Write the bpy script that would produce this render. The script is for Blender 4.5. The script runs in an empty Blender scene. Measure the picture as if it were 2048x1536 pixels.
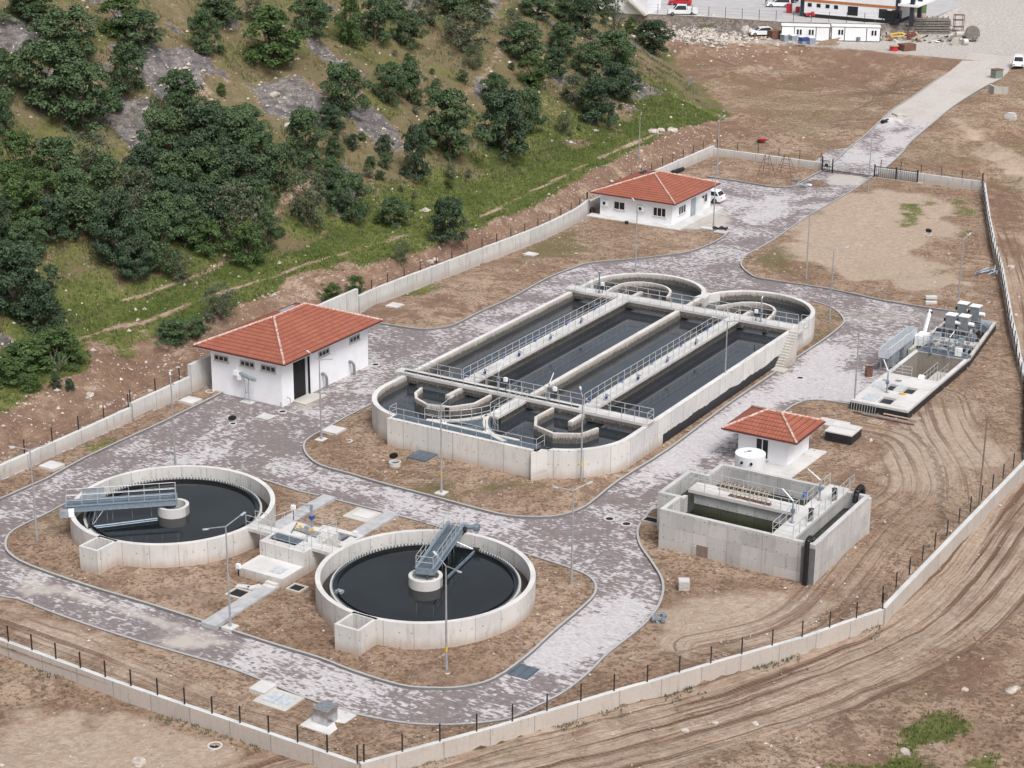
import bpy, math, random
import numpy as np
from mathutils import Matrix, Vector
from mathutils.geometry import delaunay_2d_cdt
random.seed(7); rng = np.random.default_rng(7)
scene = bpy.context.scene
R = math.radians
# ---------------------------------------------------------------- camera
F_PX, PITCH, ROLL, CAM_H = 3856.5, R(19.66), R(0.376), 58.4
AZ = R(-30.85)
CAM = Vector((88.977, -131.336, CAM_H))
RX = Vector((math.cos(AZ), -math.sin(AZ), 0)); RY = Vector((math.sin(AZ), math.cos(AZ), 0)); RZ = Vector((0, 0, 1))
FWD = RY*math.cos(PITCH) - RZ*math.sin(PITCH); UPV = RY*math.sin(PITCH) + RZ*math.cos(PITCH)
CR = RX*math.cos(ROLL) + UPV*math.sin(ROLL); CU = UPV*math.cos(ROLL) - RX*math.sin(ROLL)
cam = bpy.data.objects.new('camera', bpy.data.cameras.new('camera')); scene.collection.objects.link(cam)
M = Matrix.Identity(4)
for i in range(3):
    M[i][0] = CR[i]; M[i][1] = CU[i]; M[i][2] = -FWD[i]; M[i][3] = CAM[i]
cam.matrix_world = M
cam.data.sensor_width = 36; cam.data.lens = F_PX/2048*36; cam.data.clip_start = 1; cam.data.clip_end = 2500
scene.camera = cam
# ---------------------------------------------------------------- light
w = bpy.data.worlds.new('World'); scene.world = w; w.use_nodes = True
wn = w.node_tree.nodes; wl = w.node_tree.links
sky = wn.new('ShaderNodeTexSky'); sky.sky_type = 'NISHITA'; sky.sun_disc = False
SUN_EL, SUN_AZ = R(55), R(125)
sky.sun_elevation = SUN_EL; sky.sun_rotation = SUN_AZ; sky.air_density = 1.0; sky.dust_density = 6.0; sky.ozone_density = 1.6
wn['Background'].inputs[1].default_value = 0.15
hs = wn.new('ShaderNodeHueSaturation'); hs.inputs['Saturation'].default_value = .38; wl.new(sky.outputs[0], hs.inputs['Color']); wl.new(hs.outputs[0], wn['Background'].inputs[0])
sun = bpy.data.objects.new('sun', bpy.data.lights.new('sun', 'SUN')); scene.collection.objects.link(sun)
sun.data.energy = 1.7; sun.data.angle = R(17); sun.data.color = (1.0, 0.985, 0.965)
sd = Vector((math.sin(SUN_AZ)*math.cos(SUN_EL), math.cos(SUN_AZ)*math.cos(SUN_EL), math.sin(SUN_EL)))
sun.rotation_euler = sd.to_track_quat('Z', 'Y').to_euler()
scene.view_settings.view_transform = 'Standard'; scene.view_settings.look = 'None'
scene.view_settings.exposure = 0.06; scene.view_settings.gamma = 1
scene.render.engine = 'CYCLES'; scene.cycles.max_bounces = 6
# ---------------------------------------------------------------- pixel <-> place
def ray(px, py):
    X = px-1024; Y = py-768
    return CR*(X/F_PX) - CU*(Y/F_PX) + FWD
def G(px, py, z=0.0):
    d = ray(px, py); t = (z-CAM_H)/d.z; p = CAM+d*t
    return (p.x, p.y)
def G3(px, py, z=0.0):
    p = G(px, py, z); return (p[0], p[1], z)
def zoom(pts, x0, y0, s, z=0.0): return [G(x0+x/s, y0+y/s, z) for x, y in pts]
def depth(p): return (Vector(p)-CAM).dot(FWD)
# ---------------------------------------------------------------- helpers
def catmull(pts, n=6, closed=False):
    P = [np.array(p, float) for p in pts]; out = []; N = len(P)
    rngi = range(N) if closed else range(N-1)
    for i in rngi:
        p0 = P[(i-1) % N] if (closed or i > 0) else P[i]; p1 = P[i]; p2 = P[(i+1) % N]
        p3 = P[(i+2) % N] if (closed or i+2 < N) else p2
        for k in range(n):
            t = k/n
            out.append(tuple(0.5*((2*p1)+(-p0+p2)*t+(2*p0-5*p1+4*p2-p3)*t*t+(-p0+3*p1-3*p2+p3)*t**3)))
    if not closed: out.append(tuple(P[-1]))
    return out
def arc(cx, cy, r, a0, a1, n):
    return [(cx+r*math.cos(R(a0+(a1-a0)*i/n)), cy+r*math.sin(R(a0+(a1-a0)*i/n))) for i in range(n+1)]
def offset(pts, t, closed):
    P = [Vector(p[:2]) for p in pts]; N = len(P); out = []
    for i in range(N):
        if closed: a, b, c = P[i-1], P[i], P[(i+1) % N]
        else: a = P[max(i-1, 0)]; b = P[i]; c = P[min(i+1, N-1)]
        d1 = (b-a) if (b-a).length > 1e-6 else (c-b); d2 = (c-b) if (c-b).length > 1e-6 else d1
        d1 = d1.normalized(); d2 = d2.normalized()
        n1 = Vector((-d1.y, d1.x)); n2 = Vector((-d2.y, d2.x)); m = n1+n2
        m = n1 if m.length < 1e-6 else m.normalized()
        k = t/max(0.35, m.dot(n1)); q = b+m*k; out.append((q.x, q.y))
    return out
def inpoly(x, y, poly):
    x = np.asarray(x, float); y = np.asarray(y, float); r = np.zeros(x.shape, bool); n = len(poly); j = n-1
    for i in range(n):
        xi, yi = poly[i][:2]; xj, yj = poly[j][:2]
        if yi != yj:
            c = ((yi > y) != (yj > y)) & (x < (xj-xi)*(y-yi)/(yj-yi)+xi); r ^= c
        j = i
    return r
def polydist(x, y, pts, closed=False):
    x = np.asarray(x, float); y = np.asarray(y, float)
    best = np.full(x.shape, 1e9); U = np.zeros(x.shape); V = np.zeros(x.shape); acc = 0.0
    P = list(pts)+([pts[0]] if closed else [])
    for i in range(len(P)-1):
        ax, ay = P[i][:2]; bx, by = P[i+1][:2]; dx, dy = bx-ax, by-ay; L = math.hypot(dx, dy)
        if L < 1e-9: continue
        t = np.clip(((x-ax)*dx+(y-ay)*dy)/(L*L), 0, 1)
        qx = x-(ax+t*dx); qy = y-(ay+t*dy); d = np.sqrt(qx*qx+qy*qy)
        s = (dx*qy-dy*qx)/L; m = d < best
        best = np.where(m, d, best); U = np.where(m, acc+t*L, U); V = np.where(m, np.sign(s)*d, V); acc += L
    return best, U, V
def _h(ix, iy, s):
    n = (ix*374761393 + iy*668265263 + s*974634777) & 0xffffffff
    n = ((n ^ (n >> 13))*1274126177) & 0xffffffff
    return ((n ^ (n >> 16)) & 0xffff)/65535.0
def vnoise(x, y, s=0):
    x = np.asarray(x, float); y = np.asarray(y, float)
    ix = np.floor(x).astype(np.int64); iy = np.floor(y).astype(np.int64); fx = x-ix; fy = y-iy
    fx = fx*fx*(3-2*fx); fy = fy*fy*(3-2*fy)
    return (_h(ix, iy, s)*(1-fx)+_h(ix+1, iy, s)*fx)*(1-fy)+(_h(ix, iy+1, s)*(1-fx)+_h(ix+1, iy+1, s)*fx)*fy
def fbm(x, y, sc, o=4, s=0):
    a = 0; amp = 1; t = 0
    for k in range(o):
        a = a+amp*vnoise(np.asarray(x)/sc*2**k, np.asarray(y)/sc*2**k, s+k*17); t += amp; amp *= .5
    return a/t
def sst(x, a, b):
    t = np.clip((np.asarray(x, float)-a)/(b-a), 0, 1); return t*t*(3-2*t)
# ---------------------------------------------------------------- objects
def tag(o, label=None, cat=None, group=None, kind=None):
    if label: o['label'] = label
    if cat: o['category'] = cat
    if group: o['group'] = group
    if kind: o['kind'] = kind
    return o
def thing(name, label, cat, loc=(0, 0, 0), group=None):
    o = bpy.data.objects.new(name, None); o.empty_display_size = .5; scene.collection.objects.link(o); o.location = loc
    return tag(o, label, cat, group)
def rootloc(o):
    v = Vector((0, 0, 0))
    while o is not None: v += o.location; o = o.parent
    return v
def copy_tree(o, parent=None):
    c = o.copy(); scene.collection.objects.link(c)
    if parent is not None: c.parent = parent
    for ch in KIDS.get(o.name, []): copy_tree(ch, c)
    return c
KIDS = {}
class MB:
    def __init__(s): s.v = []; s.f = []; s.uv = []
    def face(s, idx, uv=None): s.f.append(tuple(idx)); s.uv.append(uv)
    def box(s, x0, x1, y0, y1, z0, z1, rot=0, c=None):
        pts = [(x0, y0), (x1, y0), (x1, y1), (x0, y1)]
        if rot:
            cx, cy = c if c else ((x0+x1)/2, (y0+y1)/2); cs, sn = math.cos(rot), math.sin(rot)
            pts = [(cx+(x-cx)*cs-(y-cy)*sn, cy+(x-cx)*sn+(y-cy)*cs) for x, y in pts]
        s.prism(pts, z0, z1); return s
    def prism(s, poly, z0, z1, top=True, bottom=True):
        n = len(poly); b = len(s.v)
        A = sum(poly[i][0]*poly[(i+1) % n][1]-poly[(i+1) % n][0]*poly[i][1] for i in range(n))
        if A < 0: poly = poly[::-1]
        for x, y in [p[:2] for p in poly]: s.v.append((x, y, z0))
        for x, y in [p[:2] for p in poly]: s.v.append((x, y, z1))
        for i in range(n):
            j = (i+1) % n; s.face((b+i, b+j, b+n+j, b+n+i))
        if top: s.face([b+n+i for i in range(n)])
        if bottom: s.face([b+i for i in range(n)][::-1])
        return s
    def quad(s, a, b, c, d, uv=None):
        k = len(s.v); s.v += [tuple(a), tuple(b), tuple(c), tuple(d)]; s.face((k, k+1, k+2, k+3), uv); return s
    def tri(s, a, b, c):
        k = len(s.v); s.v += [tuple(a), tuple(b), tuple(c)]; s.face((k, k+1, k+2)); return s
    def tube(s, p0, p1, r0, r1=None, n=6, caps=True):
        r1 = r0 if r1 is None else r1; p0 = Vector(p0); p1 = Vector(p1); d = p1-p0
        if d.length < 1e-6: return s
        d.normalize(); a = d.orthogonal().normalized(); bb = d.cross(a); k = len(s.v)
        for p, r in ((p0, r0), (p1, r1)):
            for i in range(n):
                t = 2*math.pi*(i+.5)/n; s.v.append(tuple(p+a*(r*math.cos(t))+bb*(r*math.sin(t))))
        for i in range(n):
            j = (i+1) % n; s.face((k+i, k+j, k+n+j, k+n+i))
        if caps: s.face([k+i for i in range(n)][::-1]); s.face([k+n+i for i in range(n)])
        return s
    def pipe(s, pts, r, n=8, sm=0):
        if sm: pts = catmull(pts, sm)
        for i in range(len(pts)-1): s.tube(pts[i], pts[i+1], r, r, n)
        return s
    def disc(s, cx, cy, z, r, n=48):
        k = len(s.v)
        for i in range(n): t = 2*math.pi*i/n; s.v.append((cx+r*math.cos(t), cy+r*math.sin(t), z))
        s.face(range(k, k+n)); return s
    def cyl(s, cx, cy, r, z0, z1, n=24): s.prism([(cx+r*math.cos(2*math.pi*i/n), cy+r*math.sin(2*math.pi*i/n)) for i in range(n)], z0, z1); return s
    def ring(s, cx, cy, r0, r1, z0, z1, n=96):
        s.wall([(cx+r1*math.cos(2*math.pi*i/n), cy+r1*math.sin(2*math.pi*i/n)) for i in range(n)], r1-r0, z0, z1, True); return s
    def wall(s, pts, t, z0, z1, closed=False, bottom=False):
        P = [tuple(p[:2]) for p in pts]; Q = offset(P, t, closed); n = len(P); k = len(s.v)
        u = [0]
        for i in range(n): u.append(u[-1]+math.dist(P[i], P[(i+1) % n]))
        zz = z1 if isinstance(z1, (list, tuple)) else [z1]*n
        zb = z0 if isinstance(z0, (list, tuple)) else [z0]*n
        for i in range(n):
            s.v += [(P[i][0], P[i][1], zb[i]), (P[i][0], P[i][1], zz[i]), (Q[i][0], Q[i][1], zz[i]), (Q[i][0], Q[i][1], zb[i])]
        m = n if closed else n-1
        for i in range(m):
            j = (i+1) % n; a = k+4*i; b = k+4*j; u0, u1 = u[i], u[i+1]
            s.face((a, b, b+1, a+1), [(u0, zb[i]), (u1, zb[j]), (u1, zz[j]), (u0, zz[i])])
            s.face((a+1, b+1, b+2, a+2), [(u0, 50), (u1, 50), (u1, 50+t), (u0, 50+t)])
            s.face((a+2, b+2, b+3, a+3), [(u0, zz[i]), (u1, zz[j]), (u1, zb[j]), (u0, zb[i])])
            if bottom: s.face((a+3, b+3, b, a))
        if not closed:
            a = k; s.face((a, a+1, a+2, a+3)); a = k+4*(n-1); s.face((a+3, a+2, a+1, a))
        return s
    def rail(s, pts, h=.95, sp=1.15, r=.028, mid=1, ends=True):
        for i in range(len(pts)-1):
            a = Vector(pts[i]); b = Vector(pts[i+1]); L = (b-a).length; n = max(1, round(L/sp))
            up = Vector((0, 0, h))
            s.tube(a+up, b+up, r, r, 5, False)
            for m in range(mid):
                um = Vector((0, 0, h*(m+1)/(mid+1))); s.tube(a+um, b+um, r*.8, r*.8, 4, False)
            for k in range(n+1):
                if k == n and i < len(pts)-2: continue
                p = a.lerp(b, k/n); s.tube(p, p+up, r, r, 4, False)
        return s
    def holed(s, x0, x1, y0, y1, z0, z1, holes, dz=None):
        xs = sorted(set([x0, x1]+[h[0] for h in holes]+[h[1] for h in holes])); ys = sorted(set([y0, y1]+[h[2] for h in holes]+[h[3] for h in holes]))
        for i in range(len(xs)-1):
            for j in range(len(ys)-1):
                cx = (xs[i]+xs[i+1])/2; cy = (ys[j]+ys[j+1])/2
                if any(h[0] < cx < h[1] and h[2] < cy < h[3] for h in holes): continue
                s.quad((xs[i], ys[j], z1), (xs[i+1], ys[j], z1), (xs[i+1], ys[j+1], z1), (xs[i], ys[j+1], z1))
        s.quad((x0, y0, z0), (x1, y0, z0), (x1, y0, z1), (x0, y0, z1)); s.quad((x1, y0, z0), (x1, y1, z0), (x1, y1, z1), (x1, y0, z1))
        s.quad((x1, y1, z0), (x0, y1, z0), (x0, y1, z1), (x1, y1, z1)); s.quad((x0, y1, z0), (x0, y0, z0), (x0, y0, z1), (x0, y1, z1))
        for a, b, c, d in holes:
            zb = z0+.02 if dz is None else z1-dz
            s.quad((a, c, z1), (b, c, z1), (b, c, zb), (a, c, zb)); s.quad((b, c, z1), (b, d, z1), (b, d, zb), (b, c, zb))
            s.quad((b, d, z1), (a, d, z1), (a, d, zb), (b, d, zb)); s.quad((a, d, z1), (a, c, z1), (a, c, zb), (a, d, zb))
        return s
    def build(s, name, mat, parent=None, smooth=False):
        off = rootloc(parent) if parent is not None else Vector((0, 0, 0))
        me = bpy.data.meshes.new(name)
        me.from_pydata([(v[0]-off.x, v[1]-off.y, v[2]-off.z) for v in s.v], [], s.f)
        uvl = me.uv_layers.new(name='UVMap'); dat = np.zeros(len(me.loops)*2)
        for p, uv in zip(me.polygons, s.uv):
            if uv is None:
                nz = p.normal
                if abs(nz.z) > .6: f = lambda v: (v[0]+off.x, v[1]+off.y)
                else:
                    L = math.hypot(nz.x, nz.y) or 1; tx, ty = -nz.y/L, nz.x/L
                    f = lambda v: ((v[0]+off.x)*tx+(v[1]+off.y)*ty, v[2]+off.z)
                uv = [f(me.vertices[i].co) for i in p.vertices]
            for li, q in zip(p.loop_indices, uv): dat[2*li] = q[0]; dat[2*li+1] = q[1]
        uvl.data.foreach_set('uv', dat)
        me.materials.append(mat)
        if smooth: me.polygons.foreach_set('use_smooth', [True]*len(me.polygons))
        o = bpy.data.objects.new(name, me); scene.collection.objects.link(o)
        if parent is not None:
            o.parent = parent; KIDS.setdefault(parent.name, []).append(o)
        return o
# ---------------------------------------------------------------- materials
class NT:
    def __init__(s, name, rough=.85, metal=0):
        s.m = bpy.data.materials.new(name); s.m.use_nodes = True; s.t = s.m.node_tree; s.b = s.t.nodes['Principled BSDF']
        s.b.inputs['Roughness'].default_value = rough; s.b.inputs['Metallic'].default_value = metal
        s.co = s.t.nodes.new('ShaderNodeTexCoord'); s.geo = s.t.nodes.new('ShaderNodeNewGeometry')
        s.P = s.geo.outputs['Position']; s.UV = s.co.outputs['UV']
    def n(s, t, **k):
        o = s.t.nodes.new(t)
        for a, b in k.items(): setattr(o, a, b)
        return o
    def lk(s, a, b):
        if hasattr(a, 'node') or isinstance(a, bpy.types.NodeSocket): s.t.links.new(a, b)
        else: b.default_value = a if not (isinstance(a, tuple) and len(a) == 3 and b.type == 'RGBA') else (*a, 1)
    def scale(s, v, sc):
        o = s.n('ShaderNodeVectorMath', operation='MULTIPLY'); s.lk(v, o.inputs[0]); o.inputs[1].default_value = sc if isinstance(sc, tuple) else (sc,)*3; return o.outputs[0]
    def noise(s, v, sc, det=3, rough=.55, dist=0):
        o = s.n('ShaderNodeTexNoise'); s.lk(v, o.inputs['Vector']); o.inputs['Scale'].default_value = sc; o.inputs['Detail'].default_value = det
        o.inputs['Roughness'].default_value = rough; o.inputs['Distortion'].default_value = dist; return o.outputs['Fac']
    def voro(s, v, sc, out='Distance', feature='F1', rand=1):
        o = s.n('ShaderNodeTexVoronoi', feature=feature); s.lk(v, o.inputs['Vector']); o.inputs['Scale'].default_value = sc; o.inputs['Randomness'].default_value = rand; return o.outputs[out]
    def white(s, v):
        o = s.n('ShaderNodeTexWhiteNoise', noise_dimensions='3D'); s.lk(v, o.inputs['Vector']); return o.outputs['Value']
    def snap(s, v, inc):
        o = s.n('ShaderNodeVectorMath', operation='SNAP'); s.lk(v, o.inputs[0]); o.inputs[1].default_value = inc; return o.outputs[0]
    def m2(s, op, a, b=0., c=None, clamp=False):
        o = s.n('ShaderNodeMath', operation=op, use_clamp=clamp); s.lk(a, o.inputs[0]); s.lk(b, o.inputs[1])
        if c is not None: s.lk(c, o.inputs[2])
        return o.outputs[0]
    def step(s, v, a, b, lo=0., hi=1.):
        o = s.n('ShaderNodeMapRange', interpolation_type='SMOOTHSTEP'); s.lk(v, o.inputs[0])
        for i, q in enumerate((a, b, lo, hi)): o.inputs[i+1].default_value = q
        return o.outputs[0]
    def mix(s, f, a, b, mode='MIX'):
        o = s.n('ShaderNodeMix', data_type='RGBA', blend_type=mode); s.lk(f, o.inputs[0]); s.lk(a, o.inputs[6]); s.lk(b, o.inputs[7]); return o.outputs[2]
    def attr(s, name):
        o = s.n('ShaderNodeAttribute', attribute_name=name); q = s.n('ShaderNodeSeparateColor'); s.lk(o.outputs['Color'], q.inputs[0]); return q.outputs
    def sep(s, v):
        o = s.n('ShaderNodeSeparateXYZ'); s.lk(v, o.inputs[0]); return o.outputs
    def comb(s, x, y, z=0.):
        o = s.n('ShaderNodeCombineXYZ'); s.lk(x, o.inputs[0]); s.lk(y, o.inputs[1]); s.lk(z, o.inputs[2]); return o.outputs[0]
    def bump(s, h, st=.5, d=.05):
        o = s.n('ShaderNodeBump'); o.inputs['Strength'].default_value = st; o.inputs['Distance'].default_value = d; s.lk(h, o.inputs['Height']); s.lk(o.outputs[0], s.b.inputs['Normal']); return s
    def col(s, c): s.lk(c, s.b.inputs['Base Color']); return s.m
def plain(name, c, rough=.6, metal=0, var=.12, sc=3.):
    N = NT(name, rough, metal); n = N.noise(N.P, sc, 4)
    return N.col(N.mix(N.step(n, .3, .7), tuple(x*(1-var) for x in c), tuple(min(1, x*(1+var)) for x in c)))
def concrete(name, c=(.50, .485, .455), joints=2.4, dirt=.5, stain=.35, holes=True, hsp=1.15, wet=None, hl=0.):
    N = NT(name, .88); x = N.sep(N.UV); u, v = x[0], x[1]; z = N.sep(N.P)[2]
    hor = N.step(N.sep(N.geo.outputs['Normal'])[2], .5, .8)
    vert = N.m2('SUBTRACT', 1., hor)
    base = N.mix(N.step(N.noise(N.P, .55, 5), .3, .7), tuple(k*.86 for k in c), tuple(k*1.1 for k in c))
    pan = N.white(N.comb(N.m2('FLOOR', N.m2('DIVIDE', u, joints)), 0., 0.))     # each pour its own tone
    base = N.mix(N.m2('MULTIPLY', vert, .55), base, N.mix(pan, tuple(k*.80 for k in c), (c[0]*1.10, c[1]*1.07, c[2]*1.02)))
    if wet: base = wet(N, base, z)
    st = N.noise(N.comb(N.m2('MULTIPLY', u, 3.2), N.m2('MULTIPLY', v, .45)), 1., 5, .65)
    base = N.mix(N.m2('MULTIPLY', N.m2('MULTIPLY', N.step(st, .5, .75), vert), stain), base, (.17, .15, .13))
    nd = N.m2('ADD', z, N.m2('MULTIPLY', N.noise(N.comb(u, 0.), .9, 4), -1.1))
    base = N.mix(N.m2('MULTIPLY', N.m2('MULTIPLY', N.step(nd, -.35, .5, 1., 0.), vert), dirt), base, (.36, .26, .19))
    fr = N.m2('FRACT', N.m2('DIVIDE', u, joints)); jl = N.m2('MINIMUM', fr, N.m2('SUBTRACT', 1., fr))
    jm = N.m2('MULTIPLY', N.step(jl, .006, .018, 1., 0.), vert)
    base = N.mix(N.m2('MULTIPLY', jm, .6), base, (.13, .12, .11))
    if hl:
        fh = N.m2('FRACT', N.m2('DIVIDE', N.m2('ADD', v, .12), hl)); jh = N.m2('MULTIPLY', N.step(fh, .0, .035, 1., 0.), vert)
        brd = N.white(N.comb(N.m2('FLOOR', N.m2('DIVIDE', u, 1.3)), N.m2('FLOOR', N.m2('DIVIDE', N.m2('ADD', v, .12), hl)), 0.))
        base = N.mix(N.m2('MULTIPLY', vert, .35), base, N.mix(brd, (.22, .22, .225), (.62, .615, .60))); base = N.mix(N.m2('MULTIPLY', jh, .45), base, (.14, .135, .13))
    if holes:
        hu = N.m2('SUBTRACT', N.m2('FRACT', N.m2('DIVIDE', u, .8)), .5); hv = N.m2('SUBTRACT', N.m2('FRACT', N.m2('DIVIDE', N.m2('ADD', v, .35), hsp)), .5)
        dd = N.m2('ADD', N.m2('POWER', N.m2('MULTIPLY', hu, .8), 2.), N.m2('POWER', N.m2('MULTIPLY', hv, hsp), 2.))
        rnd = N.white(N.comb(N.m2('FLOOR', N.m2('DIVIDE', u, .8)), N.m2('FLOOR', N.m2('DIVIDE', N.m2('ADD', v, .35), hsp)), 0.))
        hm = N.m2('MULTIPLY', N.m2('MULTIPLY', N.step(dd, .0020, .0036, 1., 0.), vert), N.step(rnd, .25, .3))
        base = N.mix(N.m2('MULTIPLY', hm, .75), base, (.09, .08, .075))
    fine = N.noise(N.P, 9., 6, .7)
    base = N.mix(N.m2('MULTIPLY', N.step(fine, .35, .7), .18), base, (.75, .73, .7))
    N.bump(fine, .25, .02)
    return N.col(base)
def algae(lvl, h=.55, strong=.9, col=(.045, .04, .03)):
    def f(N, base, z):
        u = N.sep(N.UV)[0]
        n = N.m2('ADD', N.m2('MULTIPLY', N.noise(N.comb(N.m2('MULTIPLY', u, 7.), N.m2('MULTIPLY', z, .8)), 1., 4, .75), 1.2), N.m2('MULTIPLY', N.noise(N.comb(u, 0.), .35, 3), .5))
        k = N.m2('ADD', N.m2('SUBTRACT', z, lvl), N.m2('MULTIPLY', n, -h*1.3))
        rust = N.mix(N.noise(N.P, 1.3, 3), (.20, .09, .05), (.16, .15, .11))
        base = N.mix(N.m2('MULTIPLY', N.step(k, -.50, -.10, 1., 0.), strong*.6), base, rust)
        return N.mix(N.m2('MULTIPLY', N.step(k, -.62, -.52, 1., 0.), strong), base, col)
    return f
CONC = concrete('basin_concrete', (.60, .59, .58), 2.4, .6, .45)
CONC_TANK = concrete('tank_concrete', (.575, .565, .555), 2.05, .7, .5, True, 1.1)
CONC_DITCH = concrete('ditch_inner_concrete', (.60, .58, .55), 3., .1, .45, False, 1, algae(2.08, .62, .95))
CONC_GREY = concrete('board_marked_concrete', (.48, .475, .475), 2.7, .4, .75, True, .95, None, 1.02)
CONC_WALL = concrete('boundary_wall_concrete', (.55, .552, .55), 3.1, .5, .6, False)
CONC_TOP = concrete('slab_concrete', (.55, .54, .53), 60, .1, .12, False)
CONC_OLD = concrete('old_concrete', (.47, .455, .42), 1.6, .5, .4, False)
CONC_PIT = concrete('shaded_pit_concrete', (.19, .185, .165), 1.6, .3, .6, False)  # concrete darkened so the colour carries the shade inside the inlet pit
GALV = plain('pale_galvanised_sheet', (.50, .53, .56), .5, .1, .15, 4)
SLOTF = plain('grey_window_surround', (.42, .41, .40), .8)
BITUMEN = plain('bitumen_coating', (.018, .02, .026), .5, 0, .3)
STEEL = plain('galvanised_steel', (.42, .44, .46), .42, .75, .2, 6)
RAILM = plain('galvanised_rail', (.50, .51, .52), .5, .35, .12, 6)
GREYM = plain('grey_painted_steel', (.30, .34, .38), .5, .2, .15)
BLUEGREY = plain('blue_grey_steel', (.17, .22, .27), .5, .4, .2)
BLACKM = plain('black_painted_steel', (.015, .015, .017), .45, 0, .2)
BLACKP = plain('black_plastic_pipe', (.012, .013, .015), .4, 0, .2)
RUST = plain('rusty_steel', (.17, .085, .06), .85, .1, .4, 5)
WHITEP = plain('white_plaster', (.80, .81, .84), .85, 0, .03, 1)
WHITEM = plain('white_metal', (.82, .83, .85), .45, 0, .03)
PLASTICW = plain('white_polyethylene', (.74, .76, .80), .4, 0, .04, 1)
FRAMEW = plain('window_frame_white', (.78, .78, .78), .5, 0, .03)
GLASS = plain('window_glass', (.02, .024, .028), .08, 0, .1)
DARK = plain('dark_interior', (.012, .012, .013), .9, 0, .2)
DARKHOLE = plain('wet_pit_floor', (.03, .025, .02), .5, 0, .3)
YELLOW = plain('yellow_paint', (.65, .42, .04), .6)
ORANGE = plain('orange_panel', (.45, .17, .06), .7)
BLUEP = plain('blue_paint', (.03, .06, .25), .45)
BLUEB = plain('bright_blue_plastic', (.02, .15, .42), .45)
REDP = plain('red_paint', (.50, .03, .04), .4)
CARRED = plain('red_car_paint', (.45, .02, .03), .25, 0, .03)
CARWHITE = plain('white_car_paint', (.80, .81, .83), .25, 0, .02)
CARDARK = plain('dark_car_paint', (.03, .035, .05), .25, 0, .02)
TYRE = plain('tyre_rubber', (.012, .012, .012), .8)
RIM = plain('wheel_alloy', (.35, .36, .38), .35, .7)
WOOD = plain('weathered_timber', (.40, .31, .23), .85, 0, .3, 6)
TRUNK = plain('bark', (.12, .09, .07), .9, 0, .3, 6)
def mk_grating():
    N = NT('dark_grating', .5, .4); x = N.sep(N.P)
    s = N.m2('FRACT', N.m2('MULTIPLY', x[0], 1.6)); l = N.step(s, .04, .1)
    n = N.noise(N.P, 1.2, 4)
    c = N.mix(N.step(n, .35, .7), (.115, .15, .185), (.155, .195, .235))
    return N.col(N.mix(l, (.06, .07, .08), c))
GRATE = mk_grating()
def mk_tile():
    N = NT('clay_roof_tile', .75); x = N.sep(N.UV); v = x[1]; u = x[0]
    row = N.m2('MULTIPLY', v, 1/.46); fr = N.m2('FRACT', row)
    cell = N.white(N.comb(N.m2('FLOOR', N.m2('MULTIPLY', u, 3.3)), N.m2('FLOOR', row), 0.))
    c = N.mix(cell, (.275, .082, .048), (.325, .100, .060))
    c = N.mix(N.m2('MULTIPLY', N.step(N.noise(N.P, .7, 4), .4, .7), .35), c, (.40, .15, .09))
    edge = N.step(fr, .06, .26, 1., 0.)
    c = N.mix(N.m2('MULTIPLY', N.step(N.noise(N.P, 2.2, 5, .7), .5, .68), .4), c, (.17, .055, .035)); c = N.mix(N.m2('MULTIPLY', edge, .85), c, (.09, .022, .016))
    wv = N.m2('SINE', N.m2('MULTIPLY', u, 6.2832*3.3))
    hgt = N.m2('ADD', N.m2('MULTIPLY', wv, .3), N.m2('MULTIPLY', fr, -1.))
    N.bump(hgt, .6, .06); return N.col(c)
TILE = mk_tile()
def mk_ridge():
    N = NT('mortared_ridge_tile', .85)
    n = N.noise(N.P, 4.5, 5, .7)
    return N.col(N.mix(N.step(n, .42, .58), (.45, .20, .14), (.58, .52, .48)))
RIDGE = mk_ridge()
def mk_water(name, c, rough, sc=2.2, st=.12, foam=None, ior=1.46):
    N = NT(name, rough); n = N.noise(N.scale(N.P, (1, 1, 1)), sc, 3, .5, .4); N.bump(n, st, .02)
    N.b.inputs['IOR'].default_value = ior
    col = N.mix(N.step(N.noise(N.P, .25, 4), .35, .7), tuple(k*.8 for k in c), tuple(k*1.25 for k in c))
    if foam:
        f = N.noise(N.P, 1.6, 5, .65, 1.2); col = N.mix(N.m2('MULTIPLY', N.step(f, .58, .72), .35), col, (.3, .28, .24))
    return N.col(col)
WATER = mk_water('dark_basin_water', (.028, .034, .042), .02, 1.2, .010, None, 1.75)
WATER2 = mk_water('clarifier_water', (.012, .015, .016), .04, 2.6, .12)
WATERG = mk_water('greenish_sludge_water', (.016, .018, .008), .08, 1.5, .05)
WATERF = mk_water('foamy_water', (.03, .027, .02), .12, 1.5, .2, True)
def mk_leaf(name, c1, c2):
    N = NT(name, .75); o = N.n('ShaderNodeObjectInfo'); r = o.outputs['Random']
    c = N.mix(N.step(N.noise(N.P, 1.1, 4, .6), .3, .7), c1, c2)
    c = N.mix(N.m2('MULTIPLY', r, .4), c, tuple(k*1.55 for k in c1))
    hs = N.white(N.scale(N.snap(N.P, (.35, .35, .35)), 3.1)); c = N.mix(N.m2('MULTIPLY', N.step(hs, .6, 1.), .35), c, tuple(k*1.9 for k in c2))
    N.b.inputs['Specular IOR Level'].default_value = .25
    return N.col(c)
LEAF = mk_leaf('oak_leaves', (.040, .070, .032), (.092, .134, .062))
LEAFD = mk_leaf('dark_oak_leaves', (.028, .050, .028), (.066, .098, .052))
LEAFB = mk_leaf('bright_leaves', (.042, .074, .024), (.085, .130, .042))
LEAFG = mk_leaf('grey_green_leaves', (.055, .070, .040), (.115, .135, .080))
GRASSM = mk_leaf('grass_blades', (.065, .098, .022), (.135, .165, .050))
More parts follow.
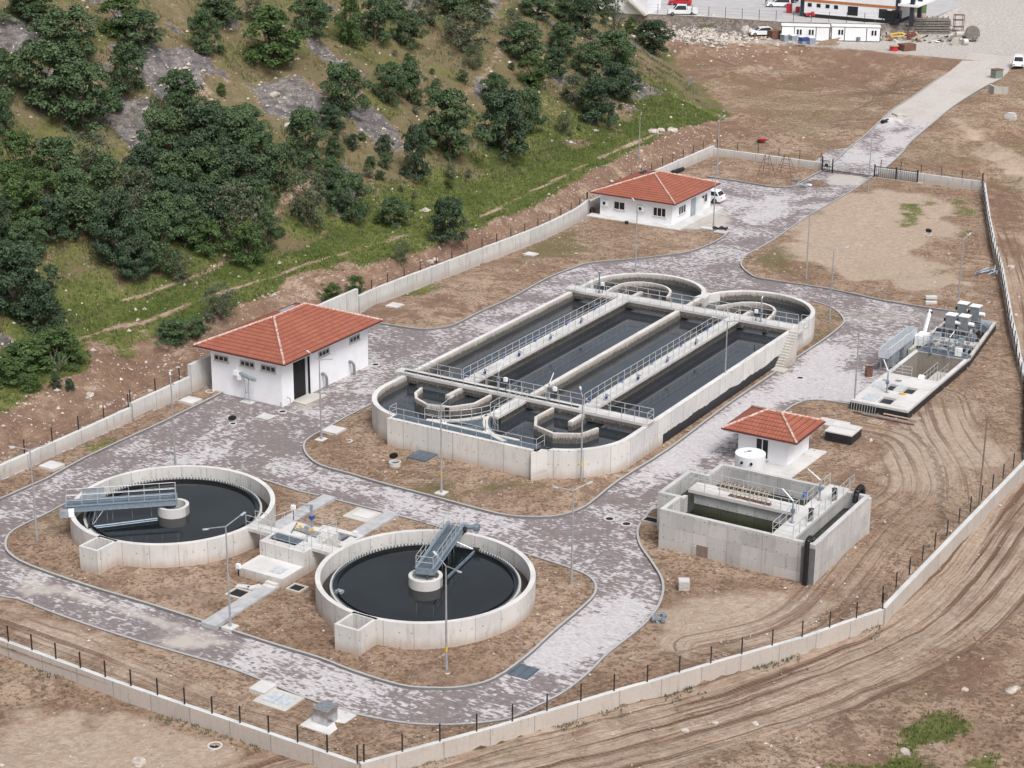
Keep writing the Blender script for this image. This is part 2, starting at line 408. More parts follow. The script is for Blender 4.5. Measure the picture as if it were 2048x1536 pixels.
def mk_ground():
    N = NT('bare_soil_and_grass', .95); P = N.P
    m1 = N.attr('m1'); m2 = N.attr('m2')
    uv = N.n('ShaderNodeUVMap', uv_map='track').outputs[0]; t = N.sep(uv)
    n1 = N.noise(P, .11, 5, .6); n2 = N.noise(P, .9, 6, .65); n3 = N.noise(P, 3.6, 7, .75); n4 = N.noise(P, 2.4, 4, .6)
    soil = N.mix(N.step(n1, .35, .65), (.31, .208, .142), (.475, .352, .26))
    soil = N.mix(N.m2('MULTIPLY', N.step(n2, .45, .62), .62), soil, (.175, .110, .078)); nm = N.noise(P, .32, 5, .7, .5); soil = N.mix(N.m2('MULTIPLY', N.step(nm, .50, .62), .4), soil, (.22, .15, .11)); soil = N.mix(N.m2('MULTIPLY', N.step(nm, .34, .44, 1., 0.), .45), soil, (.50, .40, .315))
    soil = N.mix(N.m2('MULTIPLY', N.step(n3, .50, .60), .72), soil, (.115, .072, .05))
    soil = N.mix(N.m2('MULTIPLY', N.step(n3, .33, .45, 1., 0.), .5), soil, (.50, .40, .325))
    # loose pale / smooth packed earth
    pf = N.step(N.m2('ADD', m1[2], N.m2('ADD', N.m2('MULTIPLY', N.m2('SUBTRACT', nm, .5), 1.1), N.m2('MULTIPLY', N.m2('SUBTRACT', n2, .5), .7))), .3, .7)
    pale = N.mix(N.step(n4, .35, .7), (.43, .325, .25), (.54, .435, .35)); py_ = N.step(N.sep(P)[1], 150., 185.); pale = N.mix(py_, pale, N.mix(N.step(n4, .4, .62), (.44, .40, .365), (.58, .55, .52)))
    soil = N.mix(pf, soil, pale)
    # red or damp earth
    rf = N.step(N.m2('ADD', m2[0], N.m2('ADD', N.m2('MULTIPLY', N.m2('SUBTRACT', nm, .5), 1.6), N.m2('MULTIPLY', N.m2('SUBTRACT', n2, .5), .9))), .3, .75)
    soil = N.mix(N.m2('MULTIPLY', rf, .8), soil, N.mix(N.step(n3, .35, .65), (.135, .078, .054), (.31, .20, .145)))
    # wheel tracks: streaks that run along the drive line
    s1 = N.noise(N.comb(N.m2('MULTIPLY', t[0], .035), N.m2('MULTIPLY', t[1], 1.5)), 1., 4, .6, .15)
    s2 = N.noise(N.comb(N.m2('MULTIPLY', t[0], .25), N.m2('MULTIPLY', t[1], 3.6)), 1., 3, .6)
    tread = N.m2('SINE', N.m2('ADD', N.m2('MULTIPLY', t[0], 19.), N.m2('MULTIPLY', t[1], 5.)))
    lane = N.step(s1, .50, .62); tf = N.m2('MULTIPLY', m2[1], 1.)
    soil = N.mix(N.m2('MULTIPLY', N.m2('MULTIPLY', lane, tf), .92), soil, (.155, .088, .06))
    soil = N.mix(N.m2('MULTIPLY', N.m2('MULTIPLY', N.step(s1, .30, .42, 1., 0.), tf), .6), soil, (.47, .37, .29))
    soil = N.mix(N.m2('MULTIPLY', N.m2('MULTIPLY', N.step(s2, .6, .7), tf), .35), soil, (.12, .085, .065))
    soil = N.mix(N.m2('MULTIPLY', N.m2('MULTIPLY', N.m2('MULTIPLY', N.step(tread, .2, .8), lane), tf), .22), soil, (.42, .33, .26))
    # rock outcrop
    rk = N.step(N.m2('ADD', m1[1], N.m2('MULTIPLY', N.m2('SUBTRACT', n2, .5), .8)), .35, .6)
    v = N.voro(N.scale(P, (1., 1., 1.6)), 1.3, 'Distance', 'DISTANCE_TO_EDGE'); cr = N.step(v, .0, .07, 1., 0.)
    rc = N.mix(N.step(n2, .38, .62), (.15, .14, .14), (.32, .295, .28)); rc = N.mix(N.m2('MULTIPLY', N.step(n3, .48, .62), .65), rc, (.10, .085, .085)); lay = N.noise(N.scale(P, (.5, .5, 5.)), 1.3, 4, .6); rc = N.mix(N.m2('MULTIPLY', N.step(lay, .52, .6), .5), rc, (.09, .08, .08))
    rc = N.mix(N.m2('MULTIPLY', cr, .6), rc, (.08, .07, .07))
    soil = N.mix(rk, soil, rc)
    # dry scrub and grass
    sf = N.step(N.m2('ADD', m2[2], N.m2('MULTIPLY', N.m2('SUBTRACT', n4, .5), 1.1)), .35, .65)
    soil = N.mix(N.m2('MULTIPLY', sf, .75), soil, N.mix(N.step(n3, .38, .62), (.080, .092, .032), (.22, .18, .095)))
    g0 = N.mix(N.step(N.noise(P, .22, 4), .35, .65), (.085, .118, .026), (.18, .195, .062)); g0 = N.mix(N.m2('MULTIPLY', N.step(n3, .45, .7), .5), g0, (.035, .06, .015))
    gf = N.m2('MULTIPLY', N.step(N.m2('ADD', m1[0], N.m2('MULTIPLY', N.m2('SUBTRACT', n4, .5), 1.1)), .35, .65), .92)
    soil = N.mix(gf, soil, g0)
    # scattered small stones
    vd = N.voro(P, 4.2); vr = N.voro(P, 4.2, 'Color'); rr = N.sep(vr)[0]
    stn = N.m2('MULTIPLY', N.step(vd, .10, .2, 1., 0.), N.step(rr, .82, .86))
    soil = N.mix(N.m2('MULTIPLY', stn, .65), soil, (.58, .50, .44))
    h = N.m2('ADD', N.m2('MULTIPLY', n3, .6), N.m2('ADD', n2, N.m2('MULTIPLY', N.m2('MULTIPLY', s1, tf), -2.2)))
    N.bump(h, 1., .3); N.b.inputs['Specular IOR Level'].default_value = .1
    return N.col(soil)
GROUND = mk_ground()
def mk_paver():
    N = NT('block_paving', .9); P = N.P; m = N.attr('m1')
    q = N.snap(P, (.22, .12, 10.)); cell = N.white(q)
    c = N.mix(cell, (.150, .124, .128), (.232, .196, .200))
    c = N.mix(N.m2('MULTIPLY', N.step(N.noise(P, .35, 4), .35, .7), .5), c, (.20, .165, .155))
    big = N.noise(P, .14, 5, .65, .8); qs = N.snap(P, (.24, .24, 10.)); fine = N.noise(N.scale(qs, (1., 1.1, 1.)), 1.9, 5, .75)
    cell2 = N.white(N.snap(P, (.44, .12, 10.)))
    k = N.m2('ADD', N.m2('ADD', N.m2('MULTIPLY', big, 1.15), N.m2('MULTIPLY', fine, 1.25)), N.m2('ADD', N.m2('MULTIPLY', cell2, .20), N.m2('MULTIPLY', m[0], .75)))
    wh = N.step(k, 1.30, 1.48)
    c = N.mix(N.m2('MULTIPLY', wh, .8), c, N.mix(cell, (.46, .44, .452), (.62, .598, .612)))
    sand = N.step(N.m2('ADD', m[1], N.m2('MULTIPLY', N.m2('SUBTRACT', N.noise(P, .8, 5, .65), .5), .9)), .3, .75)
    c = N.mix(N.m2('MULTIPLY', sand, .8), c, N.mix(fine, (.43, .385, .345), (.56, .52, .485)))
    xy = N.sep(P)
    gx = N.m2('FRACT', N.m2('DIVIDE', xy[0], .22)); gy = N.m2('FRACT', N.m2('DIVIDE', xy[1], .12))
    gr = N.m2('MAXIMUM', N.step(gx, .0, .08, 1., 0.), N.step(gy, .0, .12, 1., 0.))
    c = N.mix(N.m2('MULTIPLY', gr, .25), c, (.10, .085, .08))
    N.bump(N.m2('ADD', cell, N.m2('MULTIPLY', gr, -2.)), .3, .01)
    return N.col(c)
PAVER = mk_paver()
def mk_stonewall():
    N = NT('rubble_stone_wall', .95); d = N.voro(N.scale(N.P, (1, 1, 1.4)), 2.2, 'Distance', 'DISTANCE_TO_EDGE'); r = N.sep(N.voro(N.scale(N.P, (1, 1, 1.4)), 2.2, 'Color'))[0]
    c = N.mix(r, (.20, .17, .15), (.42, .36, .31)); return N.col(N.mix(N.step(d, .0, .08, 1., 0.), c, (.16, .14, .13)))
STONEW = mk_stonewall()
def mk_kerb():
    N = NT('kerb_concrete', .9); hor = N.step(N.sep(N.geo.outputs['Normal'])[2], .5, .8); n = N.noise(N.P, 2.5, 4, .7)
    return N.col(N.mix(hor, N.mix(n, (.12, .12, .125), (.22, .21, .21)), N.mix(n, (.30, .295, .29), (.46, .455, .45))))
KERBM = mk_kerb()
PATHM = plain('grey_path_slabs', (.40, .405, .42), .9, 0, .14, 1.5)
BRIDGES = plain('blue_grey_bridge_steel', (.20, .25, .30), .5, .15, .15, 5)
LAMPM = plain('lamp_post_grey', (.34, .345, .36), .5, .2, .12, 5)
STONE = plain('pale_limestone', (.48, .42, .37), .95, 0, .35, 2)
ROCKM = plain('grey_schist', (.25, .235, .235), .95, 0, .35, 2)
# ================================================================ LAND
PIT = (34.0, 38.4, 27.4, 34.6)         # open pit of the inlet works
WALL_L = [(-17.6, -75), (-17.4, -24), (-17.7, -8), (-18.6, 14), (-18.7, 24), (-17.6, 40), (-16.9, 52), (-17.2, 60), (-18.4, 68.5), (-19, 84), (-18.9, 102.2)]
WALL_RIGHT = [(18.2, 102.2), (23.9, 86.4), (28.2, 75), (31.5, 67), (34.5, 59), (38.5, 48.2), (42.1, 39), (44.9, 32), (50.3, 14.2), (50.2, 0), (50.1, -17.4)]
WALL_BR = [(50.1, -17.4), (47.2, -23.9), (43.9, -29.9), (41.4, -34.6), (40.5, -36.1), (36.0, -44.6), (31.6, -52.2)]
WALL_BL = [(31.6, -52.2), (13.4, -52.1), (2.7, -51.7), (-12, -51.4)]
COMP = WALL_L + [(-3, 102.2), (4, 102.2)] + WALL_RIGHT + WALL_BR[1:] + WALL_BL[1:] + [(-18, -75)]
FR_B = [-80, -25, -15, -9, -2, 6, 16, 22, 30, 38, 58, 66, 90, 120, 160]; FR_W = [6.5, 6.5, 6.0, 8.0, 8.5, 6.5, 7.0, 5.2, 3.4, 3.2, 4.0, 4.2, 5.5, 8.5, 9]
def wl(b): return np.interp(b, [p[1] for p in WALL_L], [p[0] for p in WALL_L])
def H(a, b, fine=True):
    a = np.asarray(a, float); b = np.asarray(b, float)
    n1 = fbm(a, b, 14, 4, 1)-.5; n2 = fbm(a, b, 4, 3, 5)-.5
    # valley floor outside the compound
    low = -.7+.7*sst(b, 60, 112)+n1*.7*sst(b, 100, 116)+n2*.12+.32*(fbm(a, b, 1.7, 3, 66)-.5)*sst(b, 95, 70)
    ff = sst(b, 106, 114)*sst(b, 172, 164)
    low = low+ff*(2.0*(fbm(a, b, 8, 3, 61)-.5)+1.5*(fbm(a, b, 2.4, 3, 62)-.5))
    low = low-1.0*np.exp(-(((a+33)/13)**2+((b-140)/12)**2))+1.1*np.exp(-(((a+50)/14)**2+((b-133)/14)**2))
    low = low+.9*np.exp(-(((a-58)/7)**2+((b+22)/6)**2))*0
    low = low+np.where((b < -18) & (a > 40), 1.6*sst(fbm(a, b, 5, 3, 8), .45, .8)*sst(np.hypot(a-66, b+38), 16, 6), 0)
    rd = 2.6*np.clip((b-108)/76, 0, 1)+1.6*sst(b, 205, 228)
    roadx = np.interp(b, [100, 115, 122, 139, 146, 168, 184, 215, 280], [.4, -.9, -1.6, -3.6, -3.9, -4.2, -6, -14, -40])
    near = sst(np.abs(a-roadx), 14, 5)
    low = np.where(b > 100, low*(1-near)+rd*near, low)
    low = np.where((a > roadx) & (b > 100), low*(1-sst(b, 104, 200)*.0)+(rd-.3)*sst(a-roadx, 3, 12)*.9, low)
    # yard platform with its bank, then the car park behind the stone wall
    bb = np.interp(a, [-60, -49, -38, -20, -9], [159, 161, 168, 166.5, 169]); yb = np.interp(a, [-66, -54, -43, -29, -17, -7], [168, 167, 174.5, 175.5, 177, 178])
    yz = 2.5*np.clip((b-bb)/(yb-bb), 0, 1)
    low = np.where(a < -7, np.maximum(low*(1-sst(yz, 0, .8)), yz+0*low)*1.0, low)
    lb = np.interp(a, [-140, -75, -61, -46, -28, -20], [165, 181, 185.3, 187.6, 196.2, 198.5])
    low = np.where((a < -25.5) & (b > lb), 4.2, low)
    low = np.where((a >= -25.5) & (b > 184), np.maximum(np.minimum(low, 2.6), 2.55)+1.65*sst(b, 203, 226), low)
    # hillside
    d = wl(b)-.4-a; W = np.interp(b, FR_B, FR_W)
    gul = np.exp(-(((a+25.5)/2.6)**2+((b+5.5)/2.6)**2))*1.3
    bank = .95+np.clip(d/W, 0, 1)*0+1.9*sst(d/W, .18, 1.02)-.25*sst(d/W, 0, .18)+((n2*.9+1.0*(fbm(a, b, 1.6, 3, 67)-.5))*sst(d, .5, 2.)*sst(d/W, 1.3, .9))-gul*sst(d, 1, 3)
    e = np.clip(d-W, 0, None); p1 = bank+e*.13+np.clip(e-8, 0, None)*.40
    d2 = -((a+32.6)*.79+(b-131)*.61)
    p2 = .15+d2*.62
    k = 2.5; hm = -np.log(np.exp(-np.clip(p1, -5, 60)/k)+np.exp(-np.clip(p2, -5, 60)/k))*k+k*.25*0
    hh = np.where(d2 > 25, p1, hm)
    hh = hh+(n1*2.8+n2*.9)*sst(e, 8, 20)
    rk0 = rockmask(a, b); st_ = fbm(a+b*.4, b, 3.2, 4, 31)*6; hh = hh+rk0*(1.1*(np.floor(st_)/6+sst(st_-np.floor(st_), .6, 1.)/6-.5)*2+.5*(fbm(a, b, .9, 2, 33)-.5))+(1-rk0)*.5*(fbm(a, b, 1.8, 3, 35)-.5)*sst(e, 6, 12)
    inh = (d > 0) & (d2 > -3)
    z = np.where(inh & (b < 102), np.maximum(hh, .5), np.where(inh, np.maximum(hh, low), low))
    z = np.where((d > 0) & (b >= 102) & ~inh, low, z)
    if COMPIN:
        c = inpoly(a, b, COMP)
        z = np.where(c, -.22, z)
    return z
COMPIN = True
def rockmask(a, b):
    a = np.asarray(a, float); b = np.asarray(b, float); r = np.zeros(a.shape); wob = 3.6*(fbm(a, b, 2.8, 5, 37)-.5)
    for x, y, rx, ry, th in ROCKS:
        cs, sn = math.cos(th), math.sin(th); u = ((a-x)*cs+(b-y)*sn)/rx; v = (-(a-x)*sn+(b-y)*cs)/ry
        r = np.maximum(r, sst(u*u+v*v+wob, 1.7, .45))
    return r
ROCKS = []
def hit(px, py):
    d = ray(px, py); ts = np.linspace(120, 520, 1601)/1.0
    X = CAM.x+d.x*ts; Y = CAM.y+d.y*ts; Z = CAM.z+d.z*ts; h = H(X, Y); k = np.argmax(Z < h)
    if k == 0: k = len(ts)-1
    t0, t1 = ts[k-1], ts[k]; f0 = Z[k-1]-h[k-1]; f1 = Z[k]-h[k]; t = t0+(t1-t0)*f0/(f0-f1+1e-9)
    return (CAM.x+d.x*t, CAM.y+d.y*t, CAM.z+d.z*t)
def ppm(p): return F_PX/depth(p)        # photograph pixels per metre at a point
# rock faces seen on the hillside: (px, py, width px, height px, slant)
_rk = [(350, 130, 150, 60), (40, 75, 110, 55), (590, 200, 150, 60), (740, 245, 110, 70), (270, 260, 70, 110), (650, 105, 60, 45), (285, 215, 45, 45), (150, 130, 50, 40), (525, 40, 60, 30), (310, 160, 50, 60), (1440, 75, 1, 1), (1265, 218, 45, 22), (1150, 283, 40, 14), (25, 690, 45, 35)]
_rl = []
for x, y, ww, hh in _rk:
    if ww < 2: continue
    p = hit(x, y); s = ppm(p); _rl.append((p[0], p[1], ww/s/2*1.08, hh/s/2*1.8, AZ*-1+.55))
ROCKS += _rl
def pxpoly(pts, z=0.): return [G(x, y, z) for x, y in pts]
def hillpoly(pts): return [hit(x, y)[:2] for x, y in pts]
# painted regions of the land, all in place coordinates
GR_POLY = [hillpoly([(0, 770), (170, 680), (265, 650), (420, 690), (560, 560), (700, 520), (740, 575), (880, 500), (1050, 415), (1130, 385), (1280, 310), (1400, 270), (1430, 215), (1330, 190), (1270, 225), (1250, 275), (1050, 320), (880, 385), (760, 420), (600, 500), (420, 520), (300, 560), (130, 610), (0, 640)]),
           hillpoly([(60, 690), (170, 670), (180, 740), (60, 770), (0, 760), (0, 700)]), hillpoly([(560, 545), (600, 600), (620, 640), (480, 650), (300, 700), (290, 660)]), hillpoly([(700, 520), (900, 495), (860, 545), (745, 590)])]
PATH = catmull([hit(x, y)[:2] for x, y in [(120, 690), (230, 655), (300, 640), (430, 590), (560, 548), (640, 520), (720, 498), (830, 465)]], 4)
PATH2 = catmull([hit(x, y)[:2] for x, y in [(960, 435), (1060, 385), (1180, 325), (1290, 278), (1345, 262)]], 4)
PATH3 = catmull([hit(x, y)[:2] for x, y in [(250, 600), (330, 575), (420, 540), (560, 420), (640, 340)]], 4)
PATH4 = catmull([hit(x, y)[:2] for x, y in [(1005, 85), (980, 130), (945, 175), (900, 205)]], 4)
TRK1 = catmull([(x, y) for x, y in [G(300, 1700, -.7), G(600, 1610, -.7), G(1000, 1500, -.7), G(1300, 1425, -.7), G(1560, 1345, -.7), G(1780, 1250, -.7), G(1900, 1150, -.7), G(2000, 1020, -.7), G(2130, 860, -.7)]], 5)
TRK2 = catmull(pxpoly([(1880, 240), (1950, 320), (2010, 400), (2060, 520), (2110, 700)], -.3), 5)
TRK3 = catmull(pxpoly([(1860, 800), (1880, 860), (1930, 940), (1940, 1010)]), 5)
TRK4 = catmull(pxpoly([(1700, 860), (1790, 880), (1830, 930), (1840, 990), (1760, 1060), (1600, 1240), (1400, 1300)]), 5)
TRK5 = catmull(pxpoly([(1420, 120), (1560, 140), (1700, 170), (1790, 195), (1850, 200)], .5), 5)
TRK6 = catmull(pxpoly([(0, 1240), (200, 1310), (420, 1400), (600, 1450)], 0), 5)
def masks(a, b, z=None):
    """grass, rock, pale / red, track, scrub + track coordinates"""
    n = fbm(a, b, 5, 4, 40); nb = fbm(a, b, 3.2, 4, 44); d = wl(b)-.4-a; W = np.interp(b, FR_B, FR_W); e = d-W
    d2 = -((a+32.6)*.79+(b-131)*.61); hill = (d > 0) & (d2 > -1.5)
    grass = np.zeros(a.shape); pale = np.zeros(a.shape); red = np.zeros(a.shape); scrub = np.zeros(a.shape); trk = np.zeros(a.shape)
    for P in GR_POLY:
        dd, _, _ = polydist(a, b, P, True); s = np.where(inpoly(a, b, P), dd, -dd); grass = np.maximum(grass, sst(s+(nb-.5)*1.5, -.9, .9))
    grass = np.where(hill & (e > -.6) & (e < 17), np.maximum(grass, .72*sst(n, .32, .5)*sst(e, 17, 9)), grass)
    grass = np.where(hill & (e > 12), np.maximum(grass*.9, .52*sst(fbm(a, b, 4, 4, 63), .45, .62)), grass)
    grass = grass*sst(e, -1.1, .3)*np.where(hill, 1, 0)
    scrub = np.where(hill & (e > 3), .34+.85*(fbm(a, b, 6, 4, 60)), scrub); red = np.where(hill & (e < .5), .54+.6*(n-.3), red)
    rock = np.maximum(rockmask(a, b), np.where(hill & (e > 9), .85*sst(fbm(a+.6*b, b-.3*a, 6., 5, 38), .60, .70), 0))
    dm = sst(np.hypot((a-G(650, 560, 3)[0])/4.0, (b-G(650, 560, 3)[1])/5.0), 1.15, .8); grass = grass*(1-dm); scrub = scrub*(1-dm)
    for Pth, w_ in ((PATH, .28), (PATH2, .32), (PATH3, .30), (PATH4, .35)):
        dd, _, _ = polydist(a, b, Pth); k = sst(dd+(nb-.5)*.8, w_+.35, w_*.3); grass = grass*(1-k*.8); scrub = scrub*(1-k*.6); pale = np.maximum(pale, k*.5*np.where(hill, 1, 0))
    grass = grass*(1-rock*.75); scrub = scrub*(1-rock*.75)
    # valley floor
    fl = ~hill
    pale = np.where(fl, .18+.5*(n-.5), pale); red = np.where(fl, .20+.5*(fbm(a, b, 11, 3, 50)-.5), red)
    far = (b > 104) & fl
    roadx = np.interp(b, [100, 115, 122, 139, 146, 168, 184, 215, 280], [.4, -.9, -1.6, -3.6, -3.9, -4.2, -6, -14, -40])
    red = np.where(far & (b > 150) & (b < 178) & (a < roadx-4), .42+1.7*(fbm(a, b, 7, 4, 52)-.5), red)
    pale = np.where(far & (b > 167) & (a > -60), np.maximum(pale, np.where(red > 2, 0, .9*sst(b-np.interp(a, [-66, -54, -43, -29, -17, -7], [168, 167, 174.5, 175.5, 177, 178]), -1, 2))), pale)
    pale = np.where((b > 178) & (a > -25), np.maximum(pale, .95), pale)
    pale = np.where(far & (a > roadx+4) & (b > 185), .4+.8*n, pale)
    red = np.where(far & (b > 178), 0, red)
    scrub = np.where(far & (b < 166), .20+.35*n, scrub); scrub = np.where(fl & (b < 100) & ((a > 18) | (b < -52)), .05+.4*fbm(a, b, 4, 3, 70), scrub)
    u = np.zeros(a.shape); v = np.zeros(a.shape); best = np.full(a.shape, 99.)
    for T, w0, s, ok in ((TRK1, 6.5, 1., ~inpoly(a, b, COMP)), (TRK2, 4.5, .9, a > 20), (TRK3, 4.2, .75, inpoly(a, b, COMP)), (TRK4, 3.2, .7, inpoly(a, b, COMP)), (TRK5, 2.0, .8, b > 104), (TRK6, 1.6, .8, inpoly(a, b, COMP))):
        dd, U, V = polydist(a, b, T); kk = sst(dd+(n-.5)*2., w0+1.5, w0-1.5)*s*ok; m = (dd/w0 < best) & ok
        u = np.where(m, U, u); v = np.where(m, V, v); trk = np.where(m, kk, trk); best = np.where(m, dd/w0, best)
    pale = np.maximum(pale, trk*.55*(fl | (trk > 0)))
    for pts, zz, g in PATCH:
        P = pxpoly(pts, zz); dd, _, _ = polydist(a, b, P, True); s = np.where(inpoly(a, b, P), dd, -dd); k = sst(s+(nb-.5)*7., -2.2, 2.6)*(.8 if g in 'pr' else .9)
        if g == 'g': grass = np.maximum(grass, k)
        elif g == 'p': pale = np.maximum(pale, k); red = red*(1-k)
        elif g == 'r': red = np.maximum(red, k*.9); pale = pale*(1-k); trk = trk*(1-k*.8)
        elif g == 's': scrub = np.maximum(scrub, k*.75)
        elif g == 'k': rock = np.maximum(rock, k*.8)
    return grass, rock, pale, red, trk, scrub, u, v
PATCH = [([(1790, 430), (1850, 400), (1872, 398), (1870, 425), (1835, 460), (1800, 460)], 0, 'g'), ([(1910, 400), (1940, 430), (1958, 478), (1930, 478), (1925, 440)], 0, 'g'), ([(1850, 548), (1890, 545), (1895, 560), (1860, 560)], 0, 's'),
         ([(1790, 1475), (1900, 1440), (1990, 1405), (2000, 1415), (1930, 1450), (1820, 1495)], -.5, 'g'), ([(1950, 1480), (2010, 1490), (2020, 1536), (1940, 1560)], 0, 'g'), ([(1650, 1510), (1700, 1495), (1740, 1530), (1700, 1560)], -.5, 'g'), ([(1800, 1510), (1840, 1505), (1850, 1550), (1810, 1560)], -.2, 'g'),
         ([(1870, 1330), (1960, 1290), (2100, 1290), (2100, 1380), (1980, 1400), (1900, 1410)], -.7, 'r'), ([(1560, 420), (1700, 440), (1830, 500), (1940, 570), (1880, 600), (1700, 560), (1580, 520)], 0, 'p'), ([(1640, 390), (1780, 380), (1900, 400), (1930, 470), (1800, 520), (1650, 480)], 0, 'p'),
         ([(1500, 520), (1560, 560), (1640, 580), (1560, 500)], 0, 's'), ([(700, 600), (800, 610), (900, 590), (960, 600), (900, 640), (790, 640)], 0, 'r'), ([(1040, 480), (1150, 460), (1190, 500), (1100, 530), (1040, 530)], 0, 's'),
         ([(0, 1200), (250, 1290), (450, 1400), (620, 1480), (500, 1440), (250, 1370), (0, 1270)], 0, 'p'), ([(0, 1400), (350, 1440), (480, 1500), (430, 1600), (0, 1600)], -.7, 'p'), ([(1750, 830), (1950, 820), (2020, 900), (1900, 1000), (1750, 1000)], 0, 'p'), ([(1340, 1170), (1600, 1200), (1750, 1190), (1600, 1260), (1400, 1300), (1260, 1330)], 0, 'p'),
         ([(1870, 985), (1940, 972), (1965, 990), (1920, 1025), (1870, 1022)], 0, 'k'), ([(1340, 50), (1480, 62), (1500, 85), (1430, 105), (1340, 85)], 1.5, 'k'), ([(1500, 60), (1560, 60), (1560, 80), (1480, 95)], 2, 'r'), ([(1560, 100), (1760, 120), (1790, 160), (1640, 145)], 1.2, 'r'),
         ([(1380, 48), (1450, 50), (1470, 60), (1400, 60)], 2, 'g'), ([(1940, 310), (2048, 370), (2048, 520), (1990, 500), (1960, 400)], -.3, 'r'), ([(1900, 250), (2100, 330), (2100, 400), (1990, 350)], 0, 'p'), ([(330, 850), (430, 800), (440, 810), (330, 870)], 0, 'r'), ([(200, 900), (260, 875), (250, 885), (200, 910)], 0, 'g'), ([(800, 590), (850, 575), (855, 585), (810, 595)], 0, 'g'),
         ([(1400, 840), (1660, 690), (1690, 640), (1660, 610), (1640, 640), (1600, 690)], 0, 's'), ([(640, 1080), (780, 950), (1130, 1020), (1170, 1000), (1000, 960)], 0, 's'), ([(60, 1020), (130, 1000), (150, 1060), (60, 1100)], 0, 's')]
def paint(o, a, b):
    me = o.data; g, r, p, rd, t, s, u, v = masks(a, b); n = len(a)
    for nm, cs in (('m1', (g, r, p)), ('m2', (rd, t, s))):
        at = me.attributes.new(nm, 'FLOAT_COLOR', 'POINT'); d = np.ones((n, 4)); d[:, 0], d[:, 1], d[:, 2] = cs; at.data.foreach_set('color', d.ravel())
    uvl = me.uv_layers.new(name='track'); vi = np.zeros(len(me.loops), int); me.loops.foreach_get('vertex_index', vi)
    uvl.data.foreach_set('uv', np.stack([u[vi], v[vi]], 1).ravel())
def axis(segs):
    out = []
    for a, b, s in segs: out += list(np.arange(a, b, s))
    return np.array(out)
ax = axis([(-300, -210, 6), (-210, -110, 2.0), (-110, -60, .8), (-60, 76, .6), (76, 110, 3), (110, 200, 12)]); bx = axis([(-120, -72, 6), (-72, 130, .6), (130, 215, .9), (215, 330, 4), (330, 600, 20)])
A, B = np.meshgrid(ax, bx); af, bf = A.ravel(), B.ravel(); Z = H(af, bf)
inp = inpoly(af, bf, [(PIT[0]-1, PIT[2]-1), (PIT[1]+1, PIT[2]-1), (PIT[1]+1, PIT[3]+1), (PIT[0]-1, PIT[3]+1)]); Z = np.where(inp, -4.2, Z)
_m = masks(af, bf); Z = Z+np.where(inpoly(af, bf, COMP), 0, _m[4]*.30*(fbm(_m[6]*.03, _m[7], 1.6, 2, 71)-.5)); del _m
na, nb_ = len(ax), len(bx); i, j = np.meshgrid(np.arange(na-1), np.arange(nb_-1)); k = (j*na+i).ravel()
me = bpy.data.meshes.new('terrain'); fc = np.stack([k, k+1, k+1+na, k+na], 1)
me.vertices.add(len(af)); me.vertices.foreach_set('co', np.stack([af, bf, Z], 1).ravel())
me.loops.add(fc.size); me.loops.foreach_set('vertex_index', fc.ravel()); me.polygons.add(len(fc)); me.polygons.foreach_set('loop_start', np.arange(len(fc))*4)
me.update(calc_edges=True); me.materials.append(GROUND); me.polygons.foreach_set('use_smooth', [True]*len(fc))
terrain = bpy.data.objects.new('terrain', me); scene.collection.objects.link(terrain); tag(terrain, kind='structure'); paint(terrain, af, bf)
del A, B, fc
# ---------------------------------------------------------------- sheets cut to an outline
def sheet(name, poly, mat, step, zf, holes=(), pfun=None):
    xs = [p[0] for p in poly]; ys = [p[1] for p in poly]; gx, gy = np.meshgrid(np.arange(min(xs), max(xs), step), np.arange(min(ys), max(ys), step))
    gx = gx.ravel()+rng.uniform(-.2, .2, gx.size)*step; gy = gy.ravel()+rng.uniform(-.2, .2, gy.size)*step
    ok = inpoly(gx, gy, poly); dd, _, _ = polydist(gx, gy, poly, True); ok &= dd > step*.45
    for h in holes:
        dh, _, _ = polydist(gx, gy, h, True); ok &= (~inpoly(gx, gy, h)) & (dh > step*.45)
    V = []; E_ = []
    for ring_ in [poly]+list(holes):
        b0 = len(V); pts = []
        for q in range(len(ring_)):
            p, r_ = Vector(ring_[q][:2]), Vector(ring_[(q+1) % len(ring_)][:2]); m = max(1, int((r_-p).length/(step*1.2)))
            pts += [p.lerp(r_, t/m) for t in range(m)]
        V += pts; E_ += [(b0+t, b0+(t+1) % len(pts)) for t in range(len(pts))]
    V += [Vector((x, y)) for x, y in zip(gx[ok], gy[ok])]
    r = delaunay_2d_cdt(V, E_, [], 0, 1e-5); vv = np.array([(p.x, p.y) for p in r[0]]); F = r[2]
    cen = np.array([vv[list(f)].mean(0) for f in F]); keep = inpoly(cen[:, 0], cen[:, 1], poly)
    for h in holes: keep &= ~inpoly(cen[:, 0], cen[:, 1], h)
    F = [tuple(f) for f, q in zip(F, keep) if q]
    de, _, _ = polydist(vv[:, 0], vv[:, 1], poly, True); z = zf(vv[:, 0], vv[:, 1], de)
    me = bpy.data.meshes.new(name); me.from_pydata(np.column_stack([vv, z]).tolist(), [], F); me.materials.append(mat); me.polygons.foreach_set('use_smooth', [True]*len(me.polygons))
    for p in me.polygons:
        if p.normal.z < 0: p.flip()
    o = bpy.data.objects.new(name, me); scene.collection.objects.link(o); tag(o, kind='structure'); (pfun or paint)(o, vv[:, 0], vv[:, 1]); return o
